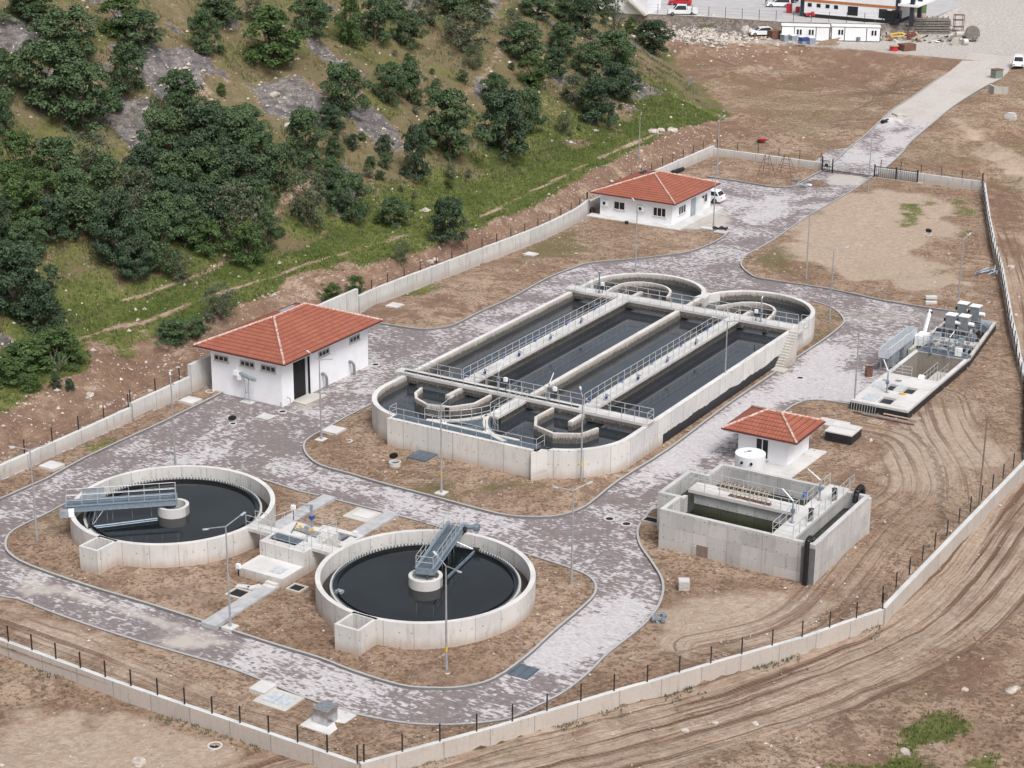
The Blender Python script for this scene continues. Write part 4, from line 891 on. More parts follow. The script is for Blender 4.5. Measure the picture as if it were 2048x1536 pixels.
x, y = G(478, 1190, .2); pit('open_pit', 'open square pit beside the footpath with two loose lids next to it', x-.75, x+.65, y-.65, y+.65)
x, y = G(594, 1179, .2); pit('open_pit', 'open square pit at the right foot of the stepped chamber', x-.6, x+.6, y-.55, y+.55)
x, y = G(1304, 1043, .2); pit('open_pit', 'open drain pit between the kerb and the square sludge tank', x-.7, x+.7, y-.5, y+.5, .12)
for k, (px, py, r) in enumerate(((486, 1176, .3), (509, 1177, 1.0))):
    slab('loose_slab', ('pale loose lid lying nearer the open pit', 'pale loose lid lying beside the narrow footpath')[k], 'slab', qrect(px, py, .95, .5, .2, r), .22, .36, CONC_TOP, None, 'loose pit lids')
for k in range(2): slab('step_block', ('lower step block at the end of the chamber footpath', 'upper step block against the low chamber slab')[k], 'step', rect(12.3, 13.3, -36.5+.35*k, -36.15+.35*k), .2, .38+.14*k, CONC_TOP, None, 'step blocks')
slab('floor_grate', 'dark square drain grate in the paving at the bottom bend of the road', 'grate', rect(*[G(1044, 1343)[0]+d for d in (-.85, .85)], *[G(1044, 1343)[1]+d for d in (-.8, .8)]), .0, .05, GRATE)
slab('steel_hatch', 'dark blue grey steel hatch on the soil in front of the oval basin', 'hatch', rect(*[G(845, 922)[0]+d for d in (-.85, .85)], *[G(845, 922)[1]+d for d in (-.85, .85)]), .05, .42, CONC_OLD, [(rect(*[G(845, 922)[0]+d for d in (-.9, .9)], *[G(845, 922)[1]+d for d in (-.9, .9)]), GRATE)])
def manhole(px, py, label, r=.42, h=.25, lid=None, z=0.):
    x, y = G(px, py, z); t = thing('manhole', label, 'manhole', (x, y, z), 'round manholes'); MB().ring(x, y, r-.12, r, z-.1, z+h, 28).build('rim', CONC_TOP, t)
    MB().disc(x, y, z+h*.6, r-.12, 24).build('opening', DARK, t)
    if lid:
        l = MB(); c = Vector((x+lid[0], y+lid[1], z+h+.05)); n = Vector((lid[0], lid[1], .3)).normalized(); l.tube(c+Vector((0, 0, .25)), c+Vector((0, 0, .25))+n*.07, .36, .36, 18); l.build('lid', BLACKM, t)
manhole(790, 935, 'round manhole with an upright black lid on the soil before the oval basin', .5, .5, (-.35, .35))
manhole(466, 848, 'manhole with its black lid propped open in the paving before the large hipped building', .36, .06, (-.3, .3))
manhole(565, 824, 'round manhole in the paving at the near corner of the large hipped building', .4, .06)
manhole(751, 730, 'round manhole in the paving at the right end of the large hipped building', .42, .06)
manhole(696, 886, 'white manhole ring on the soil next to the lamp post and cover slab', .4, .2)
manhole(420, 785, 'round manhole ring at the left corner of the large hipped building', .42, .12)
manhole(1855, 474, 'manhole with upright dark lid in the middle of the bare right-hand field', .5, .35, (-.05, .35))
manhole(1968, 607, 'low white manhole ring near the right-hand wall behind the inlet screens', .6, .22)
manhole(1219, 1038, 'left one of two manholes in the paving of the road bend', .42, .03)
manhole(1253, 1048, 'right one of two manholes in the paving of the road bend', .42, .03)
manhole(1600, 756, 'manhole with splashed mortar in the road right of the oval basin', .4, .03)
manhole(430, 1494, 'dark manhole with white ring outside the bottom left wall', .46, .12, None, -.75)
# ================================================================ OXIDATION DITCH
t = thing('oxidation_ditch', 'long oval twin-channel concrete basin in the middle of the plant', 'basin', (11.6, 15, 0))
ZT = 2.6; WZ = 1.72
nl = catmull([(-.42, .2), (-.42, -2.2)], 1); CL = (5.75, -3.0); CRr = (17.35, -3.0); RAD = 6.17
left_near = [(-.42, 1.3)]+arc(CL[0], CL[1], RAD, 180, 258, 20)
right_near = arc(CRr[0], CRr[1], RAD, 282, 360, 20)+[(23.52, 1.3)]
FB = 33.6; fl_ = [(-.42, 29.5)]+arc(CL[0], FB, RAD, 180, 32, 34)[1:]; frr = arc(CRr[0], FB, RAD, 148, 0, 34)+[(23.52, 29.5)]
def owall(pts, name='outer_wall'): return MB().wall(pts, .42, -.3, ZT).build(name, CONC, t)
owall([(-.42, 29.5), (-.42, 1.3)][::1]+left_near[1:]+[(4.45, -9.75), (18.65, -9.75), (18.65, -9.0)]+right_near+[(23.52, 29.5)])
MB().wall((fl_+[(11.55, 35.6)])[::-1], .42, -.3, ZT).build('outer_wall', CONC, t)
MB().wall(arc(CL[0], FB, RAD-.425, 34, 180, 34)+[(-.005, 29.5)], .01, .2, ZT-.02).build('inner_face', CONC_DITCH, t); MB().wall([(23.095, 29.5)]+arc(CRr[0], FB, RAD-.425, 0, 146, 34), .01, .2, ZT-.02).build('inner_face', CONC_DITCH, t)
MB().wall(([(11.55, 35.6)]+frr)[::-1], .42, -.3, ZT).build('outer_wall', CONC, t)
MB().prism([(11.0, 34.2), (12.2, 34.2), (11.9, 36.2), (11.3, 36.2)], -.2, ZT+.003).build('wall_joint', CONC_TOP, t)
# inner faces are stained at the water line
MB().wall([(-.005, 29.5), (-.005, 1.2)]+arc(CL[0], CL[1], RAD-.425, 180, 255, 20)[1:], .01, .2, ZT-.02).build('inner_face', CONC_DITCH, t)
MB().wall(arc(CRr[0], CRr[1], RAD-.425, 285, 360, 20)+[(23.09, 29.5)], .01, .2, ZT-.02).build('inner_face', CONC_DITCH, t)
out = [(-.3, 30)]+[(-.3, 1)]+arc(CL[0], CL[1], RAD-.2, 180, 260, 14)+arc(CRr[0], CRr[1], RAD-.2, 280, 360, 14)+[(23.4, 30)]+arc(CRr[0], FB, RAD-.2, 0, 148, 16)+arc(CL[0], FB, RAD-.2, 32, 180, 16)
m = MB(); k0 = 0; m.v += [(x, y, WZ) for x, y in out]; m.face(range(len(out))); m.build('water', WATER, t)
MB().box(11.42, 11.86, -3.9, 34.9, .3, ZT+.002).build('divider_wall', CONC_DITCH, t)
for x in (5.62, 17.55):
    MB().box(x-.2, x+.2, -2.45, 33.2, .3, ZT-.06).build('divider_wall', CONC_DITCH, t)
    MB().box(x-.62, x+.62, .9, 29.4, ZT, ZT+.24).build('walkway_slab', CONC_TOP, t)
    for dx in (-.58, .58): MB().rail([(x+dx, 1.0, ZT+.24), (x+dx, 29.3, ZT+.24)], .95, 1.2, .027).build('railing', RAILM, t)
for y0, y1 in ((-.35, .85), (29.15, 30.7)):
    MB().box(-1.2 if y0 < 5 else -.9, 23.6, y0, y1, ZT+.002, ZT+.245).build('bridge_slab', CONC_TOP, t)
    MB().box(0, 23.2, y0+.3, y0+.45, 1.9, ZT+.0).build('bridge_beam', CONC_DITCH, t)
    for y in (y0+.04, y1-.04):
        for seg in (((-1.15, 5.0), (6.25, 16.9), (18.2, 23.5)) if (y > 0 and y0 < 5) or (y < 29.3 and y0 > 5) else ((-1.15, 23.5),)):
            MB().rail([(max(seg[0], -1.15 if y0 < 5 else -.85), y, ZT+.24), (seg[1], y, ZT+.24)], .95, 1.2, .027).build('railing', RAILM, t)
MB().rail([(23.5, .8, ZT+.24), (23.5, -.3, ZT+.24)], .95, 1.2, .027).build('railing', RAILM, t)
MB().rail([(-1.15, .8, ZT+.24), (-1.15, -.3, ZT+.24)], .95, 1.2, .027).build('railing', RAILM, t)
MB().box(-.4, 16.9, .02, .22, ZT+.245, ZT+.33).build('cable_tray', BLACKM, t)
# near curved baffles and far curved baffles
bl_ = catmull([(2.6, -2.05), (2.9, -3.4), (3.7, -4.5), (5.45, -5.35), (7.5, -4.7), (8.75, -2.9), (8.8, -.4)], 1)
br_ = [(14.6, -.3), (14.5, -3.0), (15.5, -4.8), (17.7, -5.55), (19.8, -4.4), (20.25, -2.5)]
fb_l = [(2.55, 31.0), (2.6, 34.6), (4.2, 36.3), (6.5, 36.3), (8.1, 35.0), (8.75, 33.0)]; fb_r = [(13.95, 32.6), (15.6, 35.3), (17.7, 36.1), (19.6, 34.6), (20.2, 30.6)]
for q in (bl_, br_, catmull(fb_l[::-1], 3), catmull(fb_r[::-1], 3)): MB().wall(q, .24, .3, ZT-.04).build('curved_baffle', CONC_DITCH, t)
# gated outlet platform at the near end
plat = [(4.75, -9.35), (18.35, -9.35), (18.3, -8.5), (15.8, -8.45), (4.95, -8.3)]
MB().prism([(4.7, -9.4), (18.3, -9.4), (18.3, -8.45), (4.7, -8.45)], ZT-.1, ZT+.015).build('grating_walkway', GRATE, t)
tri = [(7.6, -8.3)]+arc(CL[0], CL[1], RAD-.1, -62, -18, 8)+[(11.64, -4.6)]+arc(CRr[0], CRr[1], RAD-.1, 198, 238, 8)+[(14.6, -8.3)]
MB().prism(tri, ZT-.1, ZT+.0).build('grating_floor', GRATE, t)
MB().wall(arc(CL[0], CL[1], RAD-.32, -72, -16, 14), .42, .3, ZT+.03).build('arc_wall', CONC_DITCH, t)
MB().wall(arc(CRr[0], CRr[1], RAD+.1, 252, 196, 14), .42, .3, ZT+.03).build('arc_wall', CONC_DITCH, t)
MB().box(7.4, 16.2, -8.5, -8.22, 1.8, ZT+.035).build('walkway_kerb', CONC_TOP, t)
MB().box(11.1, 12.2, -5.0, -.36, ZT-.1, ZT+.1).build('walkway_slab', CONC_TOP, t)
MB().rail([(4.6, -8.6, ZT), (4.6, -9.55, ZT), (18.5, -9.55, ZT), (18.5, -8.3, ZT)], .95, 1.4, .027).build('railing', RAILM, t)
MB().rail([(7.2, -8.3, ZT)]+[(x, y, ZT) for x, y in arc(CL[0], CL[1], RAD-.25, -62, -18, 5)]+[(11.1, -4.4, ZT), (11.1, -.2, ZT)], .95, 1.3, .027).build('railing', RAILM, t)
MB().rail([(12.2, -.2, ZT), (12.2, -4.6, ZT)]+[(x, y, ZT) for x, y in arc(CRr[0], CRr[1], RAD-.35, 200, 232, 4)], .95, 1.3, .027).build('railing', RAILM, t)
m = MB()
N_ = 13
for k in range(N_): m.box(23.4, 24.35, 28.6-k*.25*1.0-.25, 28.6-k*.25, -.1, 2.75-(k+1)*.2)
m.box(23.4, 24.4, 28.6, 31.3, 2.55, 2.75); m.build('stair_flight', CONC_OLD, t)
MB().box(23.45, 24.35, 29.2, 31.2, -.2, 2.55).build('stair_base', CONC_TANK, t) if 0 else None
MB().rail([(23.6, 31.2, 2.75), (24.35, 31.2, 2.75), (24.35, 28.8, 2.75)], .95, 1.2, .027).build('railing', RAILM, t)
# bitumen band along the right flank (a coating with a ragged top edge)
m = MB(); prev = None
for k in range(225):
    y = 2.6+k*.118; zt = .66+.55*float(fbm(y, 3., 2.2, 5, 77))+.12*float(fbm(y, 9., .3, 2, 78))
    if prev: m.quad((23.525, prev[0], -.1), (23.525, y, -.1), (23.525, y, zt), (23.525, prev[0], prev[1]))
    prev = (y, zt)
for q in range(1): pass
m.build('bitumen_band', BITUMEN, t)
slab('stair_landing', 'small concrete landing at the foot of the basin stairs', 'landing', rect(22.9+.7, 24.9, 24.4, 25.6), .02, .2, CONC_OLD)
# valves and gate stands on the two walkways
cnt = 0
for x in (5.62, 17.55):
    for k, y in enumerate((2.2, 8.0, 13.6, 19.4, 24.9)):
        for s in (-1, 1):
            if (k+cnt) % 2 == 0 and s > 0 and k > 2: continue
            w_ = 'left' if x < 10 else 'right'; e_ = 'left' if s < 0 else 'right'; o_ = ('nearest', 'second', 'middle', 'fourth', 'farthest')[k]
            v = thing('air_valve', '%s blue valve on the %s edge of the %s long walkway' % (o_, e_, w_), 'valve', (x+s*.45, y+.6*s, ZT+.24), 'blue valves on the long walkways'); c = v.location
            m = MB(); m.tube((c.x, c.y, c.z), (c.x, c.y, c.z+.62), .035); m.tube((c.x, c.y, c.z+.6), (c.x+s*.35, c.y, c.z+.5), .03); m.build('stem', BLUEGREY, v)
            m = MB(); m.box(c.x-.08, c.x+.08, c.y-.05, c.y+.17, c.z+.12, c.z+.38); m.tube((c.x, c.y+.1, c.z+.38), (c.x, c.y+.1, c.z+.43), .10, .10, 10); m.build('valve_body', BLUEP, v)
def davit(name, label, x, y, z, h, dx, dy, dz, mat=GREYM, g='davit hoists'):
    v = thing(name, label, 'hoist', (x, y, z), g); MB().tube((x, y, z), (x, y, z+h), .075, .06, 8).build('column', mat, v); MB().tube((x, y, z+h-.03), (x+dx, y+dy, z+h+dz), .05, .04, 6).build('arm', WHITEM if mat is GREYM else mat, v); MB().box(x-.12, x+.12, y-.14, y+.14, z+.8, z+1.05).build('winch', BLUEGREY, v); MB().box(x-.16, x+.16, y-.16, y+.16, z, z+.03).build('base', STEEL, v)
davit('mixer_hoist', 'tall slanted mixer hoist on the left part of the near cross bridge', 9.05, .25, ZT+.24, 1.7, .3, .3, .9)
davit('mixer_hoist', 'slanted mixer hoist just right of the centre wall on the near cross bridge', 13.8, .6, ZT+.24, 1.4, .25, .3, .9)
davit('mixer_hoist', 'dark hooked mixer hoist at the left end of the far cross bridge', 2.8, 29.6, ZT+.24, 2.1, -.55, .1, .2, BLUEGREY)
davit('mixer_hoist', 'grey mixer hoist at the right end of the far cross bridge', 20.15, 29.6, ZT+.24, 2.3, -.05, .3, .15)
for x, y, s in ((9.6, .5, 'the left mixer hoist on the near cross bridge'), (14.3, .7, 'the right mixer hoist on the near cross bridge'), (3.1, 29.7, 'the dark hoist on the far cross bridge'), (19.7, 29.5, 'the grey hoist on the far cross bridge')): control_box(x, y, ZT+.24, 'white control box beside '+s)
for x, y, s in ((9.1, -8.25, 'left'), (13.0, -8.25, 'middle')):
    v = thing('gate_valve', 'slim gate stand on the %s of the grey platform edge' % s, 'valve', (x, y, ZT), None); MB().tube((x, y, ZT), (x, y, ZT+1.1), .03).build('stem', STEEL, v); m = MB(); m.ring(x, y, .15, .2, ZT+.02, ZT+.08, 14); m.tube((x-.2, y, ZT+.05), (x+.2, y, ZT+.05), .02); m.build('handwheel', WHITEM, v)
v = thing('weir_plate', 'dark square notch plate on the left curved baffle', 'plate', (7.2, -4.95, 2)); MB().box(7.05, 7.4, -5.03, -4.93, 2.2, 2.5, rot=.35).build('plate', BLACKM, v)
# ================================================================ BUILDINGS
def hip_roof(par, x0, x1, y0, y1, ze, rx, ry, zr, oh):
    """rx/ry: ridge ends"""
    A, Bc, C, D = (x0, y0, ze), (x1, y0, ze), (x1, y1, ze), (x0, y1, ze); r0 = (rx[0], ry[0], zr); r1 = (rx[1], ry[1], zr)
    alongx = abs(rx[1]-rx[0]) > abs(ry[1]-ry[0])
    m = MB()
    def fc(pts):
        p = [Vector(q) for q in pts]; e = (p[1]-p[0]).normalized(); n = (p[1]-p[0]).cross(p[-1]-p[0]).normalized(); u = n.cross(e)
        k = len(m.v); m.v += [tuple(q) for q in p]; m.face(range(k, k+len(p)), [((q-p[0]).dot(e), (q-p[0]).dot(u)) for q in p])
    if alongx: fc([A, Bc, r1, r0]); fc([Bc, C, r1]); fc([C, D, r0, r1]); fc([D, A, r0])
    else: fc([A, Bc, r0]); fc([Bc, C, r1, r0]); fc([C, D, r1]); fc([D, A, r0, r1])
    roof = m.build('roof', TILE, par)
    m = MB()
    up = Vector((0, 0, .05))
    ends = [(A, r0), (Bc, r1 if alongx else r0), (C, r1), (D, r0 if alongx else r1), (r0, r1)]
    for a, b in ends:
        a = Vector(a)+up*.6; b = Vector(b)+up
        if (b-a).length > .1:
            n = max(2, int((b-a).length/.33))
            for k in range(n): m.tube(a.lerp(b, k/n), a.lerp(b, (k+1.05)/n), .12, .10, 6)
    m.build('ridge_tiles', RIDGE, roof)
    m = MB().box(x0+.05, x1-.05, y0+.05, y1-.05, ze-.22, ze-.03); m.build('soffit', WHITEP, par)
    m = MB()
    for a, b in ((A, Bc), (Bc, C), (C, D), (D, A)): m.tube((a[0], a[1], ze-.05), (b[0], b[1], ze-.05), .075, .075, 6)
    m.build('gutter', plain('dark_red_gutter', (.09, .02, .018), .5), par)
def window(par, face, c, lo, hi, z0, z1, panes, slot=False, name='window'):
    """face: 'f' looks to -y, 'r' looks to +x"""
    def bx(m, u0, u1, v0, v1, p0, p1):
        if face == 'f': m.box(u0, u1, c-p1, c-p0, v0, v1)
        else: m.box(c+p0, c+p1, u0, u1, v0, v1)
    fr = MB(); w_ = .07 if not slot else .10
    bx(fr, lo, hi, z0, z0+w_, .0, .06); bx(fr, lo, hi, z1-w_, z1, .0, .06); n = len(panes)
    xs = [lo+(hi-lo)*p for p in [0]+panes]
    for x in xs: bx(fr, min(max(x-w_/2, lo), hi-w_), min(max(x-w_/2, lo), hi-w_)+w_, z0+w_, z1-w_, .0, .055)
    f = fr.build(name, SLOTF if slot else FRAMEW, par)
    g = MB(); bx(g, lo+.03, hi-.03, z0+.03, z1-.03, .0, .02); g.build('pane', GLASS, f)
    s = MB(); bx(s, lo-.06, hi+.06, z0-.07, z0, .0, .12); s.build('sill', CONC_TOP, f)
b1 = thing('pump_building', 'large white building with a red hipped tile roof and tall dark doorway at the left', 'building', (-12.6, -.2, 0), 'white buildings with red hipped roofs')
m = MB(); X0, X1, Y0, Y1 = -16.5, -8.7, -6.65, 6.3; dy0, dy1 = -5.0, -2.95
m.wall([(X1, dy1), (X1, Y1), (X0, Y1), (X0, Y0), (X1, Y0), (X1, dy0)], .25, -.1, 4.12); m.box(X1-.25, X1, dy0, dy1, 3.75, 4.12); m.build('wall', WHITEP, b1)
hip_roof(b1, -17.75, -7.75, -7.45, 7.35, 4.28, (-12.75, -12.75), (-2.3, 2.3), 6.35, .9)
d = MB(); d.box(X1-.3, X1-.26, dy0, dy1, .0, 3.75).build('doorway', DARK, b1)
MB().box(X1+.0, X1+.22, dy1+.02, dy1+.08, .05, 3.7).build('door', BLACKM, b1); MB().box(X1-.9, X1+.45, dy0+.3, dy0+.45, 3.3, 3.5).build('lifting_beam', BLACKM, b1)
for lo, hi, z in ((-16.1, -14.5, 0), (-13.2, -11.6, 0), (-10.9, -9.3, 0)): window(b1, 'f', Y0, lo, hi, 3.0, 3.55, [.33, .66, 1], True)
for lo, hi in ((-1.3, .3), (3.4, 5.0)): window(b1, 'r', X1, lo, hi, 2.95, 3.5, [.33, .66, 1], True)
m = MB(); m.prism([(X1, dy0-.2), (X1+1.5, dy0-.4), (X1+1.7, dy1+.6), (X1, dy1+.3)], .0, .12); m.build('threshold', CONC_OLD, b1)
m = MB(); m.box(-13.6, -13.1, 2.2, 3.2, 5.95, 6.0) if 0 else m.prism([(-15.2, 1.5), (-14.6, 1.5), (-14.6, 3.6), (-15.2, 3.6)], 5.42, 5.5); m.build('roof_hatch', GREYM, b1)
b2 = thing('office_building', 'smaller white office with a red pyramid roof, wall units and a parked car behind it', 'building', (-12, 70.6, 0), 'white buildings with red hipped roofs')
X0, X1, Y0, Y1 = -16.55, -7.0, 65.5, 75.9
m = MB(); m.wall([(X0, Y0), (X1, Y0), (X1, Y1), (X0, Y1)], .25, -.1, 2.85, True); m.build('wall', WHITEP, b2)
hip_roof(b2, -17.45, -6.3, 64.75, 77.0, 3.0, (-11.9, -11.9), (70.3, 71.4), 4.85, .8)
window(b2, 'f', Y0, -14.7, -13.2, 1.15, 2.15, [.5, 1]); window(b2, 'f', Y0, -9.5, -7.8-.0, 1.05, 2.15, [.33, .66, 1])
window(b2, 'r', X1, 67.1, 69.0, 1.05, 2.1, [.33, .66, 1]); window(b2, 'r', X1, 73.3, 74.9, 1.1, 2.15, [.5, 1])
MB().box(X1+.0, X1+.03, 70.4, 71.7, .1, 2.3).build('doorway', GREYM, b2); MB().box(X1+.0, X1+1.0, 71.75, 71.82, .1, 2.25).build('door', WHITEM, b2)
for x, l in ((-16.2, 0), (-11.4, 0)):
    ac = MB().box(x, x+.85, Y0-.32, Y0-.02, 1.45, 2.05).build('air_conditioner', WHITEM, b2); MB().tube((x+.34, Y0-.32, 1.75), (x+.34, Y0-.34, 1.75), .2, .2, 16).build('fan', BLACKM, ac)
MB().prism([(-15.4, 73.2), (-14.8, 73.2), (-14.8, 75), (-15.4, 75)], 3.85, 3.93).build('roof_hatch', BLACKM, b2)
slab('paved_plinth', 'pale concrete apron running round the office building', 'plinth', [(-17.7, 64.2), (-5.4, 64.1), (-5.4, 76.5), (-6.9, 76.5), (-6.9, 65.6), (-17.7, 65.6)], .0, .24, CONC_TOP)
b3 = thing('dosing_building', 'small white hut with a bright red hipped roof beside the square sludge tank', 'building', (32.3, 5.4, 0), 'white buildings with red hipped roofs')
X0, X1, Y0, Y1 = 30.05, 34.4, 3.15, 7.55
m = MB(); m.wall([(X0, Y0), (X1, Y0), (X1, Y1), (X0, Y1)], .22, -.1, 2.6, True); m.build('wall', WHITEP, b3)
hip_roof(b3, 28.95, 35.45, 2.25, 8.15, 2.78, (31.6, 32.8), (5.15, 5.15), 3.95, .8)
window(b3, 'f', Y0, 31.6, 32.75, .5, 2.25, [.5, 1])
slab('paved_plinth', 'pale concrete apron beside the small hut', 'plinth', [(30.5, .9), (35.6, .9), (35.9, 7.9), (34.42, 7.9), (34.42, 3.14), (30.5, 3.14)], .0, .28, CONC_TOP)
# polyethylene tank
cx, cy = 32.95, -1.0; t = thing('storage_tank', 'white cylindrical plastic tank with an open top manhole beside the small hut', 'tank', (cx, cy, 0))
MB().cyl(cx, cy, 1.2, 0, 2.55, 40).build('tank_body', PLASTICW, t); m = MB(); m.ring(cx-.15, cy, .22, .3, 2.55, 2.7, 24); m.build('manway', PLASTICW, t); MB().disc(cx-.15, cy, 2.6, .22, 20).build('opening', DARK, t)
m = MB()
for a in (-62, -98): m.tube((cx+1.17*math.cos(R(a)), cy+1.17*math.sin(R(a)), 2.1), (cx+1.3*math.cos(R(a)), cy+1.3*math.sin(R(a)), 2.1), .11, .11, 14)
m.build('pipe_stub', DARK, t)
tag(MB().box(34.1, 34.4, -1.4, -1.15, .1, .95).build('pipe_end', BLACKP), 'short black pipe end between the white tank and the sludge tank', 'pipe')
# pipes beside the pump building
def bent(label, x, y, h):
    t = thing('bent_pipe', label, 'pipe', (x, y, 0), 'grey gooseneck pipes'); m = MB(); m.pipe([(x+.45, y, 0), (x+.45, y, h*.55), (x+.4, y, h*.85), (x+.2, y, h), (x-.15, y, h*1.02)], .13, 10, 3); m.build('pipe_body', plain('grey_pipe', (.22, .22, .23), .5, .2), t); MB().ring(x+.45, y, .1, .22, 0, .06, 16).build('flange', CONC_OLD, t)
bent('grey gooseneck pipe on the paving by the door of the large hipped building', -8.6, -.9, 1.35); bent('grey gooseneck pipe on the paving farther along the large hipped building', -8.6, 3.3, 1.25)
t = thing('pipe_outlet', 'grey horizontal pipe on a four-legged stand at the gable of the large hipped building', 'pipe', (-12, -7.2, 0)); m = MB(); m.tube((-13.1, -6.9, 2.35), (-10.9, -7.6, 2.35), .17, .17, 12); m.build('pipe_body', GREYM, t); m = MB(); m.box(-13.7, -13.1, -7.1, -6.6, 2.15, 2.6); m.box(-13.2, -12.85, -7.2, -6.8, 1.85, 2.3); m.build('motor', WHITEM, t)
m = MB()
for dx, dy in ((-.2, 0), (.3, -.1)): m.tube((-12-dx, -7.3+dy, 0), (-12-dx*.4, -7.3+dy, 1.2), .045); m.tube((-12-dx*.4, -7.3+dy, 1.2), (-12-dx*.9, -7.3+dy, 2.2), .045)
m.tube((-12.2, -7.35, .9), (-11.8, -7.35, .9), .03); m.build('stand', GREYM, t); MB().box(-12.6, -11.4, -7.7, -7.0, 0, .08).build('base_slab', CONC_TOP, t)
t = thing('stand_pipe', 'thin bent stand pipe at the near corner of the large hipped building', 'pipe', (-8.4, -6.3, 0)); m = MB(); m.pipe([(-8.2, -6.2, 0), (-8.2, -6.2, .75), (-8.5, -6.3, .85)], .04, 6); m.tube((-8.7, -6.9, 0), (-8.7, -6.9, .5), .04); m.build('pipe_body', GREYM, t)
# ================================================================ SLUDGE THICKENER
t = thing('sludge_tank', 'square grey board-marked concrete tank with inner walkways and black pipes', 'tank', (38.6, -10.8, 0)); ZS = 3.2
P = [(32.55, -16), (44.6, -16), (44.6, -5.6), (32.55, -5.6), (32.55, -8.2), (31.05, -8.2), (31.05, -13.3), (32.55, -13.3)]
MB().wall(P, .34, -.3, ZS, True).build('tank_wall', CONC_GREY, t)
MB().prism([(32.7, -15.8), (43.0, -15.8), (43.0, -5.8), (32.7, -5.8)], 1.4, 1.9, True, False).build('water', WATERG, t); MB().prism([(31.2, -13.1), (32.7, -13.1), (32.7, -8.4), (31.2, -8.4)], 1.4, 1.9).build('water', WATERG, t)
MB().prism([(43.0, -15.8), (44.3, -15.8), (44.3, -5.8), (43.0, -5.8)], 1.5, 1.95, True, False).build('foam_water', WATERF, t)
MB().box(41.25, 42.9, -16.02+.03, -5.2, ZS-.22, ZS+.03).build('walkway_slab', CONC_TOP, t); MB().box(42.5, 42.75, -15.7, -5.9, .5, ZS-.22).build('inner_wall', CONC_GREY, t); MB().box(41.3, 41.55, -15.7, -5.9, 1.2, ZS-.22).build('inner_wall', CONC_GREY, t)
MB().box(32.5, 41.25, -11.2, -9.6, ZS-.42, ZS-.17).build('walkway_slab', CONC_TOP, t); MB().box(32.9, 41.2, -10.95, -10.65, .5, ZS-.42).build('inner_wall', CONC_GREY, t)
MB().box(32.55+.34, 33.2, -13.3, -12.7, .5, ZS).build('baffle_stub', CONC_GREY, t)
for p in ([(41.3, -9.7, ZS), (41.3, -5.3, ZS)], [(41.3, -11.2, ZS), (41.3, -15.85, ZS), (42.85, -15.85, ZS), (42.85, -5.4, ZS)], [(41.1, -11.15, ZS-.17), (32.6, -11.15, ZS-.17), (32.6, -9.65, ZS-.17), (41.1, -9.65, ZS-.17)], [(42.9, -5.3, ZS), (42.9, -4.6, ZS)]): MB().rail(p, .95, 1.15, .027).build('railing', RAILM, t)
MB().rail([(41.35, -15.6, ZS-.9), (41.35, -6, ZS-.9)], .0, 9, .05, 0).build('guide_rail', STEEL, t)
MB().box(43.6, 44.62, -16.03, -15.98, -.1, ZS-.3).build('dark_pilaster', plain('damp_concrete', (.16, .16, .165), .8), t)
MB().box(44.6, 44.75, -6.0, -5.7, -.2, ZS-.1).build('corner_post', CONC_TOP, t)
m = MB(); m.pipe([(44.1, -16.3, -.1), (44.1, -16.3, ZS-.1)], .19, 12); m.pipe([(44.1, -16.3, ZS-.15), (44.1, -16.25, ZS+.2), (44.1, -15.9, ZS+.38), (44.1, -15.4, ZS+.15), (44.05, -15.1, ZS-.4)], .19, 12, 3); m.build('drain_pipe', BLACKP, t)
m = MB(); m.pipe([(43.75, -4.9, ZS-1.2), (43.75, -4.95, ZS-.1), (43.75, -5.2, ZS+.35), (43.75, -5.7, ZS+.45), (43.75, -6.2, ZS+.2), (43.75, -6.45, ZS-.5)], .21, 12, 3); m.build('drain_pipe', BLACKP, t)
MB().box(35.6, 36.5, -16.03, -15.985, -.1, 1.1).build('patch', plain('brown_formwork_patch', (.20, .15, .13), .9), t)
davit('mixer_hoist', 'slanted hoist on the near half of the sludge tank walkway', 41.7, -13.3, ZS+.03, 1.7, -.95, .15, .65); davit('mixer_hoist', 'slanted hoist on the far half of the sludge tank walkway', 41.8, -8.5, ZS+.03, 1.6, -1.15, .25, .55)
for y, s in ((-12.35, 'near'), (-8.0, 'far')):
    v = thing('wire_cage', 'dark oval wire cage hanging on the %s part of the sludge tank railing' % s, 'cage', (42.7, y, ZS), 'wire cages'); m = MB()
    for q in range(14): a = 2*math.pi*q/14; m.tube((42.7+.3*math.cos(a)*.5, y+.3*math.sin(a), ZS+.1), (42.7+.2*math.cos(a)*.5, y+.3*math.sin(a), ZS+.95), .02, .02, 4)
    m.ring(42.7, y, .15, .2, ZS+.93, ZS+.98, 14); m.build('cage_bars', BLACKM, v); MB().tube((42.7, y, ZS+.9), (42.7, y, ZS+1.7), .02).build('cable', GREYM, v)
v = thing('control_box', 'blue box on the inner railing of the sludge tank', 'control box', (41.0, -9.5, ZS)); MB().box(40.9, 41.1, -9.6, -9.35, ZS+.45, ZS+.85).build('case', BLUEB, v); MB().box(40.98, 41.02, -9.5, -9.46, ZS-.17, ZS+.45).build('stand', GREYM, v)
